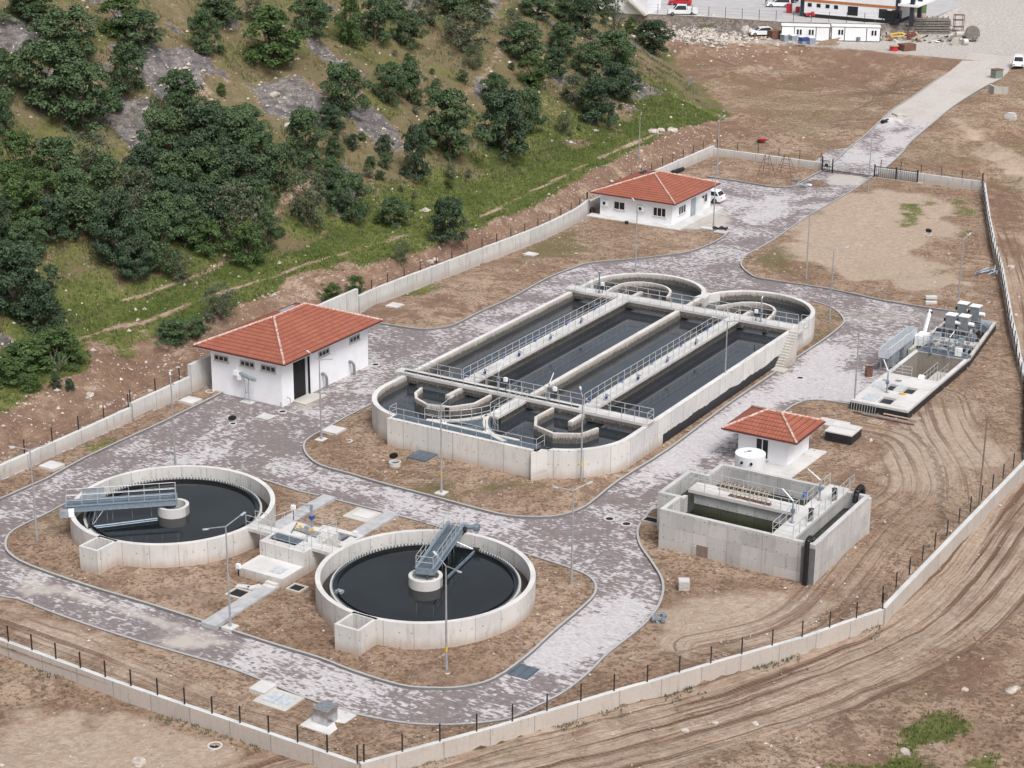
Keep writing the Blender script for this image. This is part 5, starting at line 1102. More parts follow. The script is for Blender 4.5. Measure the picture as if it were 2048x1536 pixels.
for k, (x0, x1, y, tl) in enumerate(((34.4, 38.6, -10.1, .45), (35.6, 39.0, -10.85, .0))):
    v = thing('timber_ladder', ('long weathered ladder lying at the back of the sludge tank cross walkway', 'shorter weathered ladder lying at the front of the sludge tank cross walkway')[k], 'ladder', ((x0+x1)/2, y, ZS-.17), 'weathered ladders'); m = MB()
    for s in (0, .62): m.tube((x0, y+s*.4, ZS-.1+s*tl*1.4), (x1, y+s*.4-.1, ZS-.1+s*tl*1.4), .045, .045, 4)
    q = x0+.15
    while q < x1: m.tube((q, y-.05, ZS-.12), (q+.1, y+.3, ZS-.05+.62*tl*1.5+.12), .035, .035, 4); q += .34
    m.build('rails_and_rungs', WOOD if k == 0 else RUST, v)
# ================================================================ INLET WORKS
t = thing('inlet_works', 'long inlet structure at the right with pale hatch deck, open pit and screening channels', 'inlet works', (36.3, 30, 0)); IX0, IX1 = 33.55, 38.75
MB().holed(IX0, IX1, 18.85, 27.25, -.2, .93, [(35.7, 36.9, 19.5, 21.2), (35.0, 35.9, 23.0, 24.7), (36.6, 37.6, 23.0, 24.7), (34.0, 34.6, 25.0, 25.6)], .9).build('deck', CONC_TOP, t)
MB().box(IX0-.02, IX1+.02, 18.82, 27.2, -.2, .72).build('coating', BITUMEN, t)
for x, y, w_, d_ in ((34.9, 20.35, 1.3, 1.7), (34.35, 23.85, 1.1, 1.6), (36.2, 23.85, .75, 1.6), (37.7, 20.3, 1.2, 1.8)): MB().box(x-w_/2, x+w_/2, y-d_/2, y+d_/2, .935, .985).build('hatch_cover', GALV if x < 37 else CONC_TOP, t)
MB().box(35.1, 35.6, 25.5, 26.0, .935, .97).build('hatch_cover', STEEL, t)
pw = [(PIT[0]-.35, PIT[2]-.3), (PIT[1]+.35, PIT[2]-.3), (PIT[1]+.35, PIT[3]+.45), (PIT[0]-.35, PIT[3]+.45)]
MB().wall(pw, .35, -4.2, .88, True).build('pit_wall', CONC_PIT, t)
MB().box(38.76, 38.80, 27.2, 35.0, -.1, .66).build('coating', BITUMEN, t); MB().prism([(38.76, 35.1), (38.8, 35.1), (37.4, 47.4), (37.36, 47.4)], -.1, .6).build('coating', BITUMEN, t)
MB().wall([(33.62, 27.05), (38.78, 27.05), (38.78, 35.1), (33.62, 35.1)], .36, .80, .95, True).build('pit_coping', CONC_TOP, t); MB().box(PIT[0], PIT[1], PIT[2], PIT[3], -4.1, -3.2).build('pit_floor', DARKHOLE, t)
MB().box(36.0, 37.1, PIT[2]+.05, PIT[3]+.0, -.9, -.65).build('pit_walkway', CONC_OLD, t)
for x in (36.05, 37.05): MB().rail([(x, PIT[2]+.1, -.65), (x, PIT[3]-.2, -.65)], .95, 1.0, .027).build('railing', RAILM, t)
m = MB(); 
for x in (37.3, 37.7): m.tube((x, PIT[2]+.1, -.8), (x, PIT[3], -.8), .16, .16, 10)
m.build('pipe_run', STEEL, t)
MB().rail([(34.2, 27.3, .93), (36.0, 27.3, .93)], .95, .9, .027, 2).build('railing', RAILM, t)
for y in (34.9, 36.1, 38.2): MB().rail([(33.9, y, .95), (38.6, y, .95)], 1.0, .45 if y > 35 else .9, .024).build('railing', RAILM, t)
m = MB()
for x in (33.0, 34.6, 36.0): m.box(x-.14, x+.14, 35.1, 47.4, -.2, .82)
m.prism([(38.45, 35.1), (38.75, 35.1), (37.35, 47.4), (37.05, 47.4)], -.2, .82); m.box(33.0, 37.35, 47.4, 47.65, -.2, .82); m.box(33.0, 37.9, 40.4, 40.6, -.2, .8); m.build('channel_walls', CONC_OLD, t)
MB().prism([(33.0, 35.1), (38.6, 35.1), (37.2, 47.4), (33, 47.4)], -.19, .25).build('channel_floor', DARKHOLE, t)
MB().box(33.9, 38.7, 34.75, 35.8, .88, 1.06).build('cross_platform', BLUEGREY, t); MB().box(33.2, 37.9, 38.8, 39.9, .8, .95).build('cross_platform', CONC_OLD, t)
MB().box(34.6, 37.1, 45.9, 47.3, .83, .9).build('cross_platform', GREYM, t)
m = MB(); m.tube((34.2, 35.0, 1.35), (38.6, 35.0, 1.35), .05); m.tube((34.2, 35.4, 1.2), (38.6, 35.4, 1.2), .07, .07, 8); m.build('header_pipe', STEEL, t)
MB().box(37.4, 38.0, 34.9, 35.3, 1.0, 1.75).build('switch_cabinet', WHITEM, t)
m = MB(); m.tube((36.6, 27.6, .93), (37.1, 27.6, .93), .3, .3, 12); m.build('white_cowl', WHITEM, t)
m = MB()
for x in (34.2, 35.4, 36.6, 37.8): m.tube((x, 36.0, .9), (x, 38.6, .9), .11, .11, 8); m.tube((x, 37.4, .9), (x, 37.4, 1.6), .04); m.tube((x, 37.4, 1.6), (x, 37.4, 1.66), .2, .2, 10)
m.build('pipe_branches', BLUEGREY, t)
m = MB()
for x, y, w_, h_ in ((34.6, 36.6, .5, .7), (36.0, 35.4, .6, .5), (36.9, 38.2, .45, .8), (34.2, 39.4, .5, .6)): m.box(x-w_/2, x+w_/2, y-w_/2, y+w_/2, .9, .9+h_)
m.build('gear_boxes', GREYM, t)
for y in (36.6, 39.9, 42.6): MB().rail([(33.2, y, .9), (37.4, y, .9)], 1.0, .6, .022).build('railing', RAILM, t)
# elevated grit trough
t = thing('grit_trough', 'long raised steel trough on legs at the left of the inlet pit', 'trough', (32.4, 33.4, 0)); m = MB()
m.box(31.95, 32.05, 29.6, 37.2, 1.55, 2.35); m.box(32.8, 32.9, 29.6, 37.2, 1.55, 2.35); m.box(31.95, 32.9, 29.55, 29.65, 1.45, 2.35); m.box(31.95, 32.9, 37.15, 37.25, 1.45, 2.35); m.box(32.0, 32.85, 29.6, 37.2, 1.42, 1.56); m.build('trough_body', GALV, t)
for x, y in ((32.05, 30.2), (32.8, 30.2), (32.05, 33.4), (32.8, 33.4), (32.05, 36.8), (32.8, 36.8)): MB().box(x-.06, x+.06, y-.06, y+.06, 0, 1.42).build('leg', STEEL, t)
MB().prism([(32.1, 31), (32.75, 31), (32.75, 33), (32.1, 33)], .2, 1.42).build('hopper', GREYM, t); MB().prism([(32.1, 34.2), (32.75, 34.2), (32.75, 36.4), (32.1, 36.4)], .1, 1.42).build('hopper', GREYM, t)
t = thing('screw_conveyor', 'pale inclined screw conveyor rising behind the raised trough', 'conveyor', (33.0, 40, 0)); a, b = Vector((33.3, 37.6, .9)), Vector((32.3, 42.3, 2.6)); MB().tube(a, b, .2, .2, 4).build('conveyor_tube', WHITEM, t); MB().box(32.9, 33.8, 36.6, 38.2, .8, 1.75).build('hopper', WHITEM, t); MB().tube(b+Vector((-.1, -.3, -.1)), b+Vector((.35, -.3, -.1)), .14, .14, 10).build('motor', BLACKM, t); MB().tube((32.5, 41.4, 0), (32.5, 41.4, 2.1), .05).build('leg', STEEL, t)
for k, (x, y) in enumerate((G(1903, 646, 1.75), G(1929, 649, 1.75), G(1926, 623, 1.75), G(1951, 629, 1.75))):
    t = thing('fine_screen', 'grey upright screen cabinet, %s of the four at the end of the inlet channels' % ('nearest left', 'nearest right', 'farthest left', 'farthest right')[k], 'screen', (x, y, .8), 'grey screen cabinets')
    MB().box(x-.45, x+.45, y-.45, y+.45, .95, 2.6).build('cabinet_body', plain('screen_grey', (.27, .29, .31), .45, .3) if k == 0 else bpy.data.materials['screen_grey'], t); MB().prism([(x-.5, y-.5), (x+.5, y-.5), (x+.5, y+.5), (x-.5, y+.5)], 2.6, 2.68).build('lid', WHITEM, t)
    m = MB(); m.tube((x+.45, y-.1, 1.9), (x+.95, y-.1, 1.9), .2, .2, 12); m.build('motor', WHITEM, t); MB().tube((x-.75, y, 2.0), (x-.45, y, 2.0), .17, .17, 10).build('bearing', BLACKM, t); MB().box(x-.6, x+.7, y-.65, y-.46, .8, 1.15).build('base', BLACKM, t)
for k, y in enumerate((40.6, 44.3)):
    t = thing('screw_press', '%s dark screw press channel below the grey screen cabinets' % ('near', 'far')[k], 'press', (35.6, y, .8), 'screw presses'); m = MB(); m.box(33.5, 37.3, y-.25, y+.25, .82, 1.35); m.tube((37.2, y-.3, 1.1), (37.2, y+.4, 1.1), .36, .36, 16); m.build('press_body', BLUEGREY, t); m = MB(); m.box(33.5, 36.8, y-.3, y+.3, 1.36, 1.42); m.build('lid', BLACKM, t); MB().rail([(33.6, y-.35, .85), (36.9, y-.35, .85)], .85, 1.0, .024).build('railing', RAILM, t)
for k, (x, y) in enumerate(((35.2, 34.7), (37.0, 34.3))): davit('pit_hoist', '%s thin hoist over the inlet pit' % ('left', 'right')[k], x, y, .95, 2.0, .3, .3, .55)
davit('deck_hoist', 'pale slanted hoist in the middle of the inlet hatch deck', 35.55, 22.3, .93, 2.0, -.6, .25, .9); MB()
t = thing('chain_block', 'yellow chain block lying on the inlet hatch deck', 'chain', (36.9, 22.6, .95)); m = MB(); m.pipe([(36.9+.3*math.cos(q), 22.6+.15*math.sin(q), .98) for q in np.linspace(0, 6.3, 10)], .05, 5); m.box(36.8, 37.0, 22.5, 22.65, .94, 1.1); m.build('chain', YELLOW, t)
t = thing('guard_frame', 'pale barred guard frame leaning on the dark side of the inlet deck', 'frame', (34.8, 18.6, 0)); m = MB(); m.tube((33.8, 18.55, .95), (36.0, 18.55, .95), .03); m.tube((33.8, 18.4, .1), (36.0, 18.4, .1), .03)
for q in range(10): m.tube((33.8+q*.24, 18.4, .1), (33.8+q*.24, 18.55, .95), .02, .02, 4)
m.build('bars', RAILM, t)
t = thing('barrel', 'rusty open barrel beside the inlet pit', 'barrel', (*G(1737, 752), 0)); x, y = t.location[:2]; MB().ring(x, y, .3, .35, 0, .9, 20).build('barrel_body', RUST, t); MB().disc(x, y, .7, .3, 18).build('contents', DARK, t)
for k, (px, py, L_, mt) in enumerate(((1745, 832, 3.6, RUST), (1770, 838, 4.2, STEEL), (1790, 843, 3.4, RUST), (1800, 836, 3.0, WOOD))):
    x, y = G(px, py, .2); a = AZ*0-.02+.04*k; tag(MB().tube((x-L_/2, y+.3*a, .25+.05*(k % 2)), (x+L_/2, y-L_*a*.2, .25+.05*(k % 2)), .07, .07, 6).build('steel_bar', mt), ('rusty bar lying nearest the inlet deck corner', 'long pale bar lying in the bar pile below the inlet deck', 'rusty bar lying lowest in the bar pile', 'brown timber at the right end of the bar pile')[k], 'bar', 'bars lying below the inlet deck')
t = thing('timber_pallet', 'weathered timber pallet lying beside the bars below the inlet deck', 'pallet', (*G(1750, 847, .15), .15)); x, y = t.location[:2]; m = MB()
for k in range(5): m.box(x-.6+k*.26, x-.42+k*.26, y-.45, y+.45, .25, .29)
for s in (-.4, .35): m.box(x-.6, x+.62, y+s, y+s+.08, .15, .25)
m.build('planks', WOOD, t)
t = slab('valve_chamber', 'low black-sided box with a pale double lid beside the small hut', 'chamber', rect(34.7, 37.0, 10.3, 12.6), -.1, 1.02, BITUMEN); MB().prism(rect(34.65, 37.05, 10.25, 12.65), 1.02, 1.12).build('lid', CONC_TOP, t); MB().prism(rect(34.75, 36.9, 11.5, 12.5), 1.125, 1.2).build('lid', CONC_TOP, t)
slab('cover_slab', 'thin pale slab on the soil left of the low black-sided box', 'cover', qrect(1665, 852, 2.6, 1.6), .05, .32, CONC_TOP)
slab('cover_slab', 'thin pale slab corner right of the low black-sided box', 'cover', [(37.2, 11.0), (38.2, 12.2), (37.4, 13.6), (37.0, 12.8)], .05, .25, CONC_TOP)
for k in range(2): slab('block_stack', ('lower layer of the small white block stack near the inlet screens', 'upper white block near the inlet screens')[k], 'block', qrect(1862, 606-k*5, 1.15, .55, .2, .5), .1+.3*k, .38+.3*k, CONC_TOP, None, 'white kerb blocks by the inlet screens')
for k in range(5):
    x, y = G(1368, 1180, .1); tag(MB().box(x-.4, x+.35, y-.35+.0*k, y+.35, .2+k*.14, .32+k*.14, rot=.1*(k % 2)+.5).build('paving_block', CONC_GREY), 'concrete paving block, layer %d from the bottom of the neat stack before the sludge tank' % (k+1), 'block', 'neat stack of paving blocks')
blk = None
for k in range(26):
    x, y = G(1318+rng.uniform(-14, 14), 1238+rng.uniform(-8, 8), .15); z = .12+(k//9)*.12; s = .13
    if blk is None: o = MB().box(-s, s, -.1, .1, 0, .1).build('loose_block', plain('slate_blue_block', (.20, .225, .26), .85)); blk = o
    else: o = blk.copy(); scene.collection.objects.link(o)
    o.location = (x, y, z); o.rotation_euler = (rng.uniform(-.4, .4), rng.uniform(-.4, .4), rng.uniform(0, 3)); tag(o, 'grey paving block in the loose heap at the kerb of the road bend', 'block', 'loose heap of grey blocks at the kerb')
# A-frames near the gate
for k, (px, w_) in enumerate(((1532, 1.7), (1571, 2.4))):
    x, y = G(px, 353); t = thing('steel_trestle', ('narrow rusty trestle in the far left corner', 'wide rusty trestle nearer the small gate')[k], 'trestle', (x, y, 0), 'tall rusty trestles'); m = MB()
    for s in (-1, 1):
        for q in (-1, 1): m.tube((x+s*w_/2, y+q*.9, .1), (x+s*.25, y+q*.1, 2.85), .035, .035, 4)
    for z, f in ((.9, .78), (1.6, .55), (2.3, .35)):
        for q in (-1, 1): m.tube((x-w_/2*f-.1, y+q*.9*f, z), (x+w_/2*f+.1, y+q*.9*f, z), .028, .028, 4)
    m.build('frame', RUST, t)
tag(MB().tube(G3(1345, 345, .35), G3(1366, 338, .35), .28, .28, 14).build('black_pipe', BLACKP), 'fat black pipe lying behind the office building', 'pipe')
t = thing('gravel_heap', 'small brown sand heap on the paving near the small gate', 'heap', (*G(1636, 370), 0)); x, y = t.location[:2]; m = MB(); Rn = 10; pr = None
for r_, z_ in ((1.5, .02), (1.1, .25), (.6, .5), (.15, .62)): 
    cur = [(x+r_*math.cos(q)*1.1*(1+.1*math.sin(3*q)), y+r_*math.sin(q)*.8, z_) for q in np.linspace(0, 2*math.pi, 17)[:-1]]
    if pr:
        for i in range(16): m.quad(pr[i], pr[(i+1) % 16], cur[(i+1) % 16], cur[i])
    pr = cur
k = len(m.v); m.v += pr; m.face(range(k, k+16)); m.build('heap_body', plain('brown_sand', (.17, .12, .09), .95, 0, .3), t, True)
for px, py, s, mt, lb in ((1608, 373, .5, GREYM, 'grey rubble lump at the kerb beside the brown sand heap'), (1618, 371, .35, WHITEM, 'white torn bag beside the brown sand heap'), (1592, 363, .6, BLUEGREY, 'blue grey sheet on the soil by the trestles')):
    x, y = G(px, py, .1); tag(MB().prism([(x-s, y-s*.5), (x+s*.6, y-s*.7), (x+s, y+s*.4), (x-s*.4, y+s*.6)], .1, .3).build('debris', mt), lb, 'debris')
for px, py, lb in ((1447, 459, 'black bundle on the kerb right of the office lamp post'), (1433, 459, 'dark bundle at the foot of the office lamp post')):
    x, y = G(px, py, .15); m = MB(); m.pipe([(x+.45*math.cos(q), y+.35*math.sin(q), .3+.1*math.sin(3*q)) for q in np.linspace(0, 12.5, 26)], .09, 6); tag(m.build('cable_coil', BLACKP), lb, 'bundle')
slab('grey_board', 'pale grey board lying left of the office lamp post', 'board', qrect(1415, 460, 1.6, .9), .15, .28, CONC_TOP); slab('grey_board', 'dark grey board at the tip of the kerb near the office', 'board', qrect(1442, 467, 1.5, 1.1), .15, .24, CONC_GREY)
for px, py, mt, lb in ((1179, 425, BLACKM, 'black bucket behind the left corner of the office'), (1187, 422, RUST, 'brown flower pot behind the left corner of the office'), (1253, 449, BLACKM, 'small black canister in front of the office apron')):
    x, y = G(px, py, .1); tag(MB().tube((x, y, .1), (x, y, .5), .2, .24, 12).build('bucket', mt), lb, 'bucket')
for k in range(14):
    bx_, by_ = G(1994, 553); a = rng.uniform(.9, 2.4); L_ = rng.uniform(1.2, 2.6); x = bx_-1.0+rng.uniform(-1.0, .9); y = by_+rng.uniform(-.8, .9)
    tag(MB().tube((x-L_/2*math.cos(a), y-L_/2*math.sin(a), .18+.02*k), (x+L_/2*math.cos(a), y+L_/2*math.sin(a), .28+.03*k), .06, .06, 6).build('scaffold_tube', BLUEGREY if k % 2 else GALV), 'grey steel tube in the jumbled pile against the right-hand wall', 'tube', 'pile of steel tubes at the right-hand wall')
for k, (px, py, L_) in enumerate(((1780, 589, 5.0), (1800, 593, 4.0), (1830, 597, 3.5))): x, y = G(px, py, .15); tag(MB().tube((x-L_/2, y+.1, .2), (x+L_/2, y-.1, .2), .04, .04, 5).build('long_rod', RUST if k else STEEL), ('left long rod beside the far road kerb', 'middle long rod beside the far road kerb', 'right long rod near the white block stack')[k], 'rod')
for k, (px, py) in enumerate(((1618, 937), (1608, 948), (1597, 958), (1628, 925))): x, y = G(px, py, .2); tag(MB().tube((x-.7, y-.5, .15), (x+.5, y+.5, .3), .035, .035, 4).build('timber_stake', WOOD), 'thin timber stake fallen at the right edge of the hut apron', 'stake', 'fallen stakes beside the hut apron')
# ================================================================ LAMP POSTS
def lamp(px, py, h, tips, label, plate=True, sticker=False, mat=None, base=None):
    x, y = base if base else G(px, py, .1); t = thing('lamp_post', label, 'lamp post', (x, y, .1), 'slim grey lamp posts'); mt = mat or LAMPM
    m = MB(); m.tube((x, y, .1), (x, y, .1+h), .085, .045, 8); m.tube((x, y, .1), (x, y, .9), .1, .1, 8); pole = m.build('pole', mt, t)
    s = ppm((x, y, h))
    for u, v in tips:
        rise = .32; X = u/s; Y = (-v/s-rise*math.cos(PITCH+.07))/math.sin(PITCH+.07)
        w_ = RX*X+RY*Y; L = math.hypot(w_.x, w_.y)
        if L > 1.7: w_ = w_*(1.7/L)
        p0 = Vector((x, y, h+.1)); p1 = p0+Vector((w_.x, w_.y, rise)); MB().tube(p0, p1, .035, .03, 5).build('arm', mt, t)
        d = (p1-p0).normalized(); q = p1+d*.42; n = Vector((-d.y, d.x, 0)).normalized()*.075
        m = MB(); 
        for zz in (0,): m.quad(p1-n, p1+n, q+n, q-n); m.quad(p1-n-Vector((0, 0, .07)), q-n-Vector((0, 0, .07)), q+n-Vector((0, 0, .07)), p1+n-Vector((0, 0, .07))); m.quad(p1-n, q-n, q-n-Vector((0, 0, .07)), p1-n-Vector((0, 0, .07))); m.quad(q+n, p1+n, p1+n-Vector((0, 0, .07)), q+n-Vector((0, 0, .07))); m.quad(q-n, q+n, q+n-Vector((0, 0, .07)), q-n-Vector((0, 0, .07)))
        m.build('lamp_head', GALV, t)
    if plate: MB().box(x-.42, x+.42, y-.42, y+.42, .0, .2).build('base_slab', CONC_TOP, t)
    if sticker: MB().tube((x, y, 1.55), (x, y, 1.85), .092, .091, 8).build('warning_sticker', YELLOW, t)
lamp(75, 1085, 7.25, [(24, -8), (-27, -5)], 'lamp post at the far left, left of the left round tank', False)
lamp(0, 0, 7.2, [(-6, -19), (10, 3)], 'lamp post rising behind the left round tank', False, base=(-7.2, -22.6))
lamp(643, 880, 7.0, [(-21, -17), (21, -1)], 'lamp post in front of the right wall of the large hipped building')
lamp(883, 987, 7.3, [(17.6, -16), (-19, -1)], 'lamp post with square base left of centre before the oval basin', True, True)
lamp(1162, 965, 7.1, [(-3, -18), (5, 3)], 'lamp post at the right front of the oval basin', True, True)
lamp(1143, 1172, 7.2, [(-30, -6), (28, -14)], 'lamp post between the centre round tank and the road bend')
lamp(893, 1343, 7.35, [(-19, -21), (25, 8)], 'lamp post standing in front of the centre round tank', True, True)
lamp(461, 1255, 7.3, [(-30, 4), (26, -23)], 'lamp post beside the narrow footpath at the bottom left')
lamp(1447.8, 799, 7.2, [(-22, -8), (17, 0)], 'lamp post at the right flank of the oval basin', False)
lamp(1658.7, 643.6, 7.3, [(-22, -1), (22, -7)], 'lamp post at the far right kerb of the oval basin', False)
lamp(1612, 558.6, 7.3, [(7, -8), (-9, 2)], 'lamp post on the near edge of the bare right-hand field', False)
lamp(1271, 541, 7.3, [(-6, -9), (7, 3)], 'lamp post directly behind the far left lobe of the oval basin', False)
lamp(1426.7, 457, 7.3, [(5, -6), (-7, 3)], 'lamp post beside the office door', False)
lamp(1708, 815, 7.3, [(6, -6), (-8, 2)], 'lamp post at the near left corner of the inlet deck', False)
lamp(1915, 617.5, 7.3, [(12, -10), (-18, 0)], 'lamp post behind the inlet screens', False)
lamp(1434, 352, 7.3, [(9, -9)], 'far lamp post behind the office roof, right one', False)
lamp(1277, 345, 7.3, [(1, -4)], 'far lamp post on the earth bank behind the office roof, left one', False)
lamp(1736, 383, 6.6, [], 'plain pole without arms near the sliding gate', False)
lamp(1957, 1020, 7.4, [], 'thin rusty pole without arms at the right-hand wall', False, mat=plain('rusty_pole', (.20, .15, .12), .8))
# ================================================================ VEHICLES
def car(name, label, cat, loc, rot, paint_, L=4.3, Wd=1.75, Hh=1.48, kind='hatch', z=0):
    t = thing(name, label, cat, (0, 0, 0)); m = MB()
    if kind == 'pickup':
        prof = [(-2.75, .5), (-2.75, .95), (-1.0, .95), (-1.0, .98), (-.98, 1.0), (1.3, 1.0), (1.55, 1.0), (2.45, .85), (2.6, .45), (2.6, .35), (-2.75, .42)]; cab = [(-.85, 1.0), (-.75, 1.85), (.9, 1.88), (1.65, 1.0)]; Wd = 1.9
        ax_ = (-1.75, 1.75)
    else:
        h = Hh; s = L/4.3
        prof = [(-2.15*s, .35), (-2.15*s, .75), (-2.0*s, .92), (-1.2*s, .93), (1.0*s, .93), (1.9*s, .78), (2.12*s, .6), (2.12*s, .3), (-2.1*s, .28)]; ax_ = (-1.3*s, 1.35*s)
        cab = {'hatch': [(-1.95*s, .9), (-1.5*s, h-.05), (-.4*s, h), (.35*s, h-.06), (1.15*s, .92)], 'sedan': [(-1.5*s, .92), (-.85*s, h-.07), (-.1*s, h), (.45*s, h-.08), (1.15*s, .92)], 'van': [(-2.1*s, .9), (-1.95*s, h), (.3*s, h), (1.2*s, .92)]}[kind]
    def loft(prof, w0, w1, zt, m):
        n = len(prof); k = len(m.v)
        zs = [p[1] for p in prof]; lo = min(zs); hi = max(zs)
        for s in (-1, 1):
            for x, z_ in prof: f = (z_-lo)/(hi-lo); m.v.append((x, s*(w0*(1-f)+w1*f)/2, z_))
        m.face([k+i for i in range(n)]); m.face([k+n+i for i in range(n)][::-1])
        for i in range(n): j = (i+1) % n; m.face((k+j, k+i, k+n+i, k+n+j))
    loft(prof, Wd, Wd*.96, 1, m); loft(cab, Wd*.94, Wd*.78, 1, m); body = m.build('body', paint_, t)
    # glazing, set just proud of the cabin
    g = MB(); n = len(cab); cx_ = sum(p[0] for p in cab)/n; lo = .95; hi = max(p[1] for p in cab)
    def yy(z_, e=.012): f = (z_-cab[0][1])/(hi-cab[0][1]); return (Wd*.94*(1-f)+Wd*.78*f)/2+e
    sl = [(p[0]*.88+cx_*.12, (p[1]-.93)*.84+.99) for p in cab]
    for s in (-1, 1):
        k = len(g.v); g.v += [(x, s*yy(z_), z_) for x, z_ in sl]; g.face(range(k, k+n) if s < 0 else list(range(k, k+n))[::-1])
    for (p, q) in ((cab[-2], cab[-1]), (cab[0], cab[1])):
        P, Q = Vector((p[0], 0, p[1])), Vector((q[0], 0, q[1])); nn = Vector((-(Q-P).z, 0, (Q-P).x)).normalized()*.015
        if nn.z < 0: nn = -nn
        a = P.lerp(Q, .1)+nn; b = P.lerp(Q, .86)+nn; ya, yb = yy(a.z, -.1), yy(b.z, -.1); g.quad((a.x, -ya, a.z), (a.x, ya, a.z), (b.x, yb, b.z), (b.x, -yb, b.z))
    g.build('window', GLASS, t)
    for xw in ax_:
        for s in (-1, 1):
            wm = MB().tube((xw, s*(Wd/2-.2), .33), (xw, s*(Wd/2+.01), .33), .33, .33, 18).build('wheel', TYRE, t); MB().tube((xw, s*(Wd/2), .33), (xw, s*(Wd/2+.02), .33), .2, .2, 12).build('rim', RIM, wm)
    fx = max(p[0] for p in prof); bxk = min(p[0] for p in prof)
    for s in (-1, 1):
        MB().box(fx-.12, fx+.01, s*Wd*.36-.18, s*Wd*.36+.18, .6, .75).build('headlight', RIM, t); MB().box(bxk-.01, bxk+.08, s*Wd*.38-.14, s*Wd*.38+.14, .68, .84).build('tail_light', REDP, t)
    MB().box(fx-.05, fx+.03, -Wd*.45, Wd*.45, .3, .45).build('bumper', BLACKP, t)
    if kind == 'pickup':
        MB().wall([(-2.75, -.92), (-.95, -.92), (-.95, .92), (-2.75, .92)], .06, .95, 1.35, True).build('load_bed', WHITEM, t); MB().box(-2.75, -.95, -.9, .9, .93, .97).build('bed_floor', RUST, t)
    t.location = (loc[0], loc[1], z); t.rotation_euler = (0, 0, rot); return t
cx, cy = G(1418, 402); car('parked_car', 'white hatchback parked at the back corner of the office building', 'car', (-6.2+.0, 78.3), R(188), CARWHITE, 4.2, 1.8, 1.5, 'hatch')
WD = lambda dx, dy: math.atan2((RX*dx+RY*dy).y, (RX*dx+RY*dy).x)
bpy.data.objects['parked_car'].location = (*G(1415, 402), .02); bpy.data.objects['parked_car'].rotation_euler = (0, 0, WD(-1, .55))
car('parked_pickup', 'white double-cab flatbed truck parked behind the stone wall at the top', 'truck', G(1364, 30, 4.2), WD(-1, .05), CARWHITE, kind='pickup', z=4.2)
car('parked_car', 'red hatchback at the very top behind the white flatbed truck', 'car', G(1360, 10, 4.2), WD(-1, .2), CARRED, 4.3, 1.8, 1.45, 'hatch', 4.2)
car('parked_car', 'white estate car parked at the top beside the red container', 'car', G(1557, 14, 4.2), WD(-1, .1), CARWHITE, 4.5, 1.8, 1.62, 'van', 4.2)
car('parked_car', 'dark car half hidden behind the white estate at the top', 'car', G(1572, 6, 4.2), WD(-1, -.5), CARDARK, 4.4, 1.8, 1.5, 'hatch', 4.2)
car('parked_car', 'red saloon parked behind the site cabins', 'car', G(1635, 34, 4.2), WD(-1, .0), CARRED, 4.5, 1.8, 1.45, 'sedan', 4.2)
x, y = G(2036, 133, 2.6); car('parked_van', 'white van facing the camera at the right edge of the gravel road', 'van', (x, y), WD(-.25, -1), CARWHITE, 4.4, 1.8, 1.7, 'van', float(H(x, y))+.02)
x, y, z = hit(1522, 71); car('scrap_car', 'white car wreck at the left end of the site cabins', 'car', (x, y), WD(-1, -.2), CARWHITE, 4.4, 1.8, 1.5, 'hatch', z)
# ================================================================ FAR YARD
rw = [(-95, 174), (-75, 180.6), (-61, 184.9), (-46, 187.2), (-28.2, 195.8), (-25.2, 196.8)]
t = thing('stone_wall', 'long rubble stone retaining wall below the car park at the top', 'wall', (-50, 187, 2)); MB().wall(densify(rw, 5), 1.2, .5, 4.25).build('wall_body', STONEW, t)
MB().wall(densify(off(rw, -.05), 5), 1.3, 4.25, 4.33).build('coping', CONC_OLD, t)
wire_fence(off(rw, .3), 3.1, 1.85, 4.3, 'wire fence on the rubble stone wall at the top')
t = tag(MB().prism([(-140, 170), (-75, 181.5), (-61, 185.8), (-46, 188.1), (-28.6, 196.6), (-25.6, 197.4), (-25.6, 225), (-60, 260), (-140, 240)], 4.1, 4.24).build('car_park', plain('pale_asphalt', (.42, .41, .42), .9, 0, .08, .5)), kind='structure')
def cabin(label, p0, L_, z):
    x, y = p0; t = thing('site_cabin', label, 'cabin', (x, y, z), 'white prefabricated site cabins'); d = RX*1.0+RY*(-.12); d.z = 0; d.normalize(); n = Vector((-d.y, d.x, 0)); c = Vector((x, y, 0))
    def q(u0, u1, v0, v1): return [(c+d*u+n*v).to_tuple()[:2] for u, v in ((u0, v0), (u1, v0), (u1, v1), (u0, v1))]
    MB().prism(q(0, L_, 0, 2.4), z+.1, z+2.5).build('cabin_body', WHITEM, t); MB().prism(q(-.05, L_+.05, -.05, 2.45), z+2.5, z+2.62).build('roof', WHITEM, t)
    m = MB()
    for u in [0, L_*.27, L_*.72, L_]: m.prism(q(u-.06, u+.06, -.03, .0), z+.1, z+2.5)
    m.prism(q(0, L_, -.03, 0), z+.02, z+.14); m.prism(q(0, L_, -.03, 0), z+2.4, z+2.5); m.build('steel_frame', BLACKM, t)
    for u in ((L_*.30, L_*.30+1.1), (L_*.55, L_*.55+1.1)) if 'left' in label else ((L_*.12, L_*.12+1.1), (L_*.8, L_*.8+1.1)):
        w_ = MB().prism(q(*u, -.04, 0), z+1.05, z+2.05).build('window', FRAMEW, t); MB().prism(q(u[0]+.15, u[0]+.5, -.05, -.03), z+1.12, z+1.98).prism(q(u[0]+.65, u[0]+1.0, -.05, -.03), z+1.12, z+1.98).build('pane', GLASS, w_)
    return t
cz = 2.5
cabin('left white prefabricated cabin in the far yard', G(1562, 81, cz), 8.2, cz); cabin('right white prefabricated cabin in the far yard', G(1662, 82, cz), 8.3, cz)
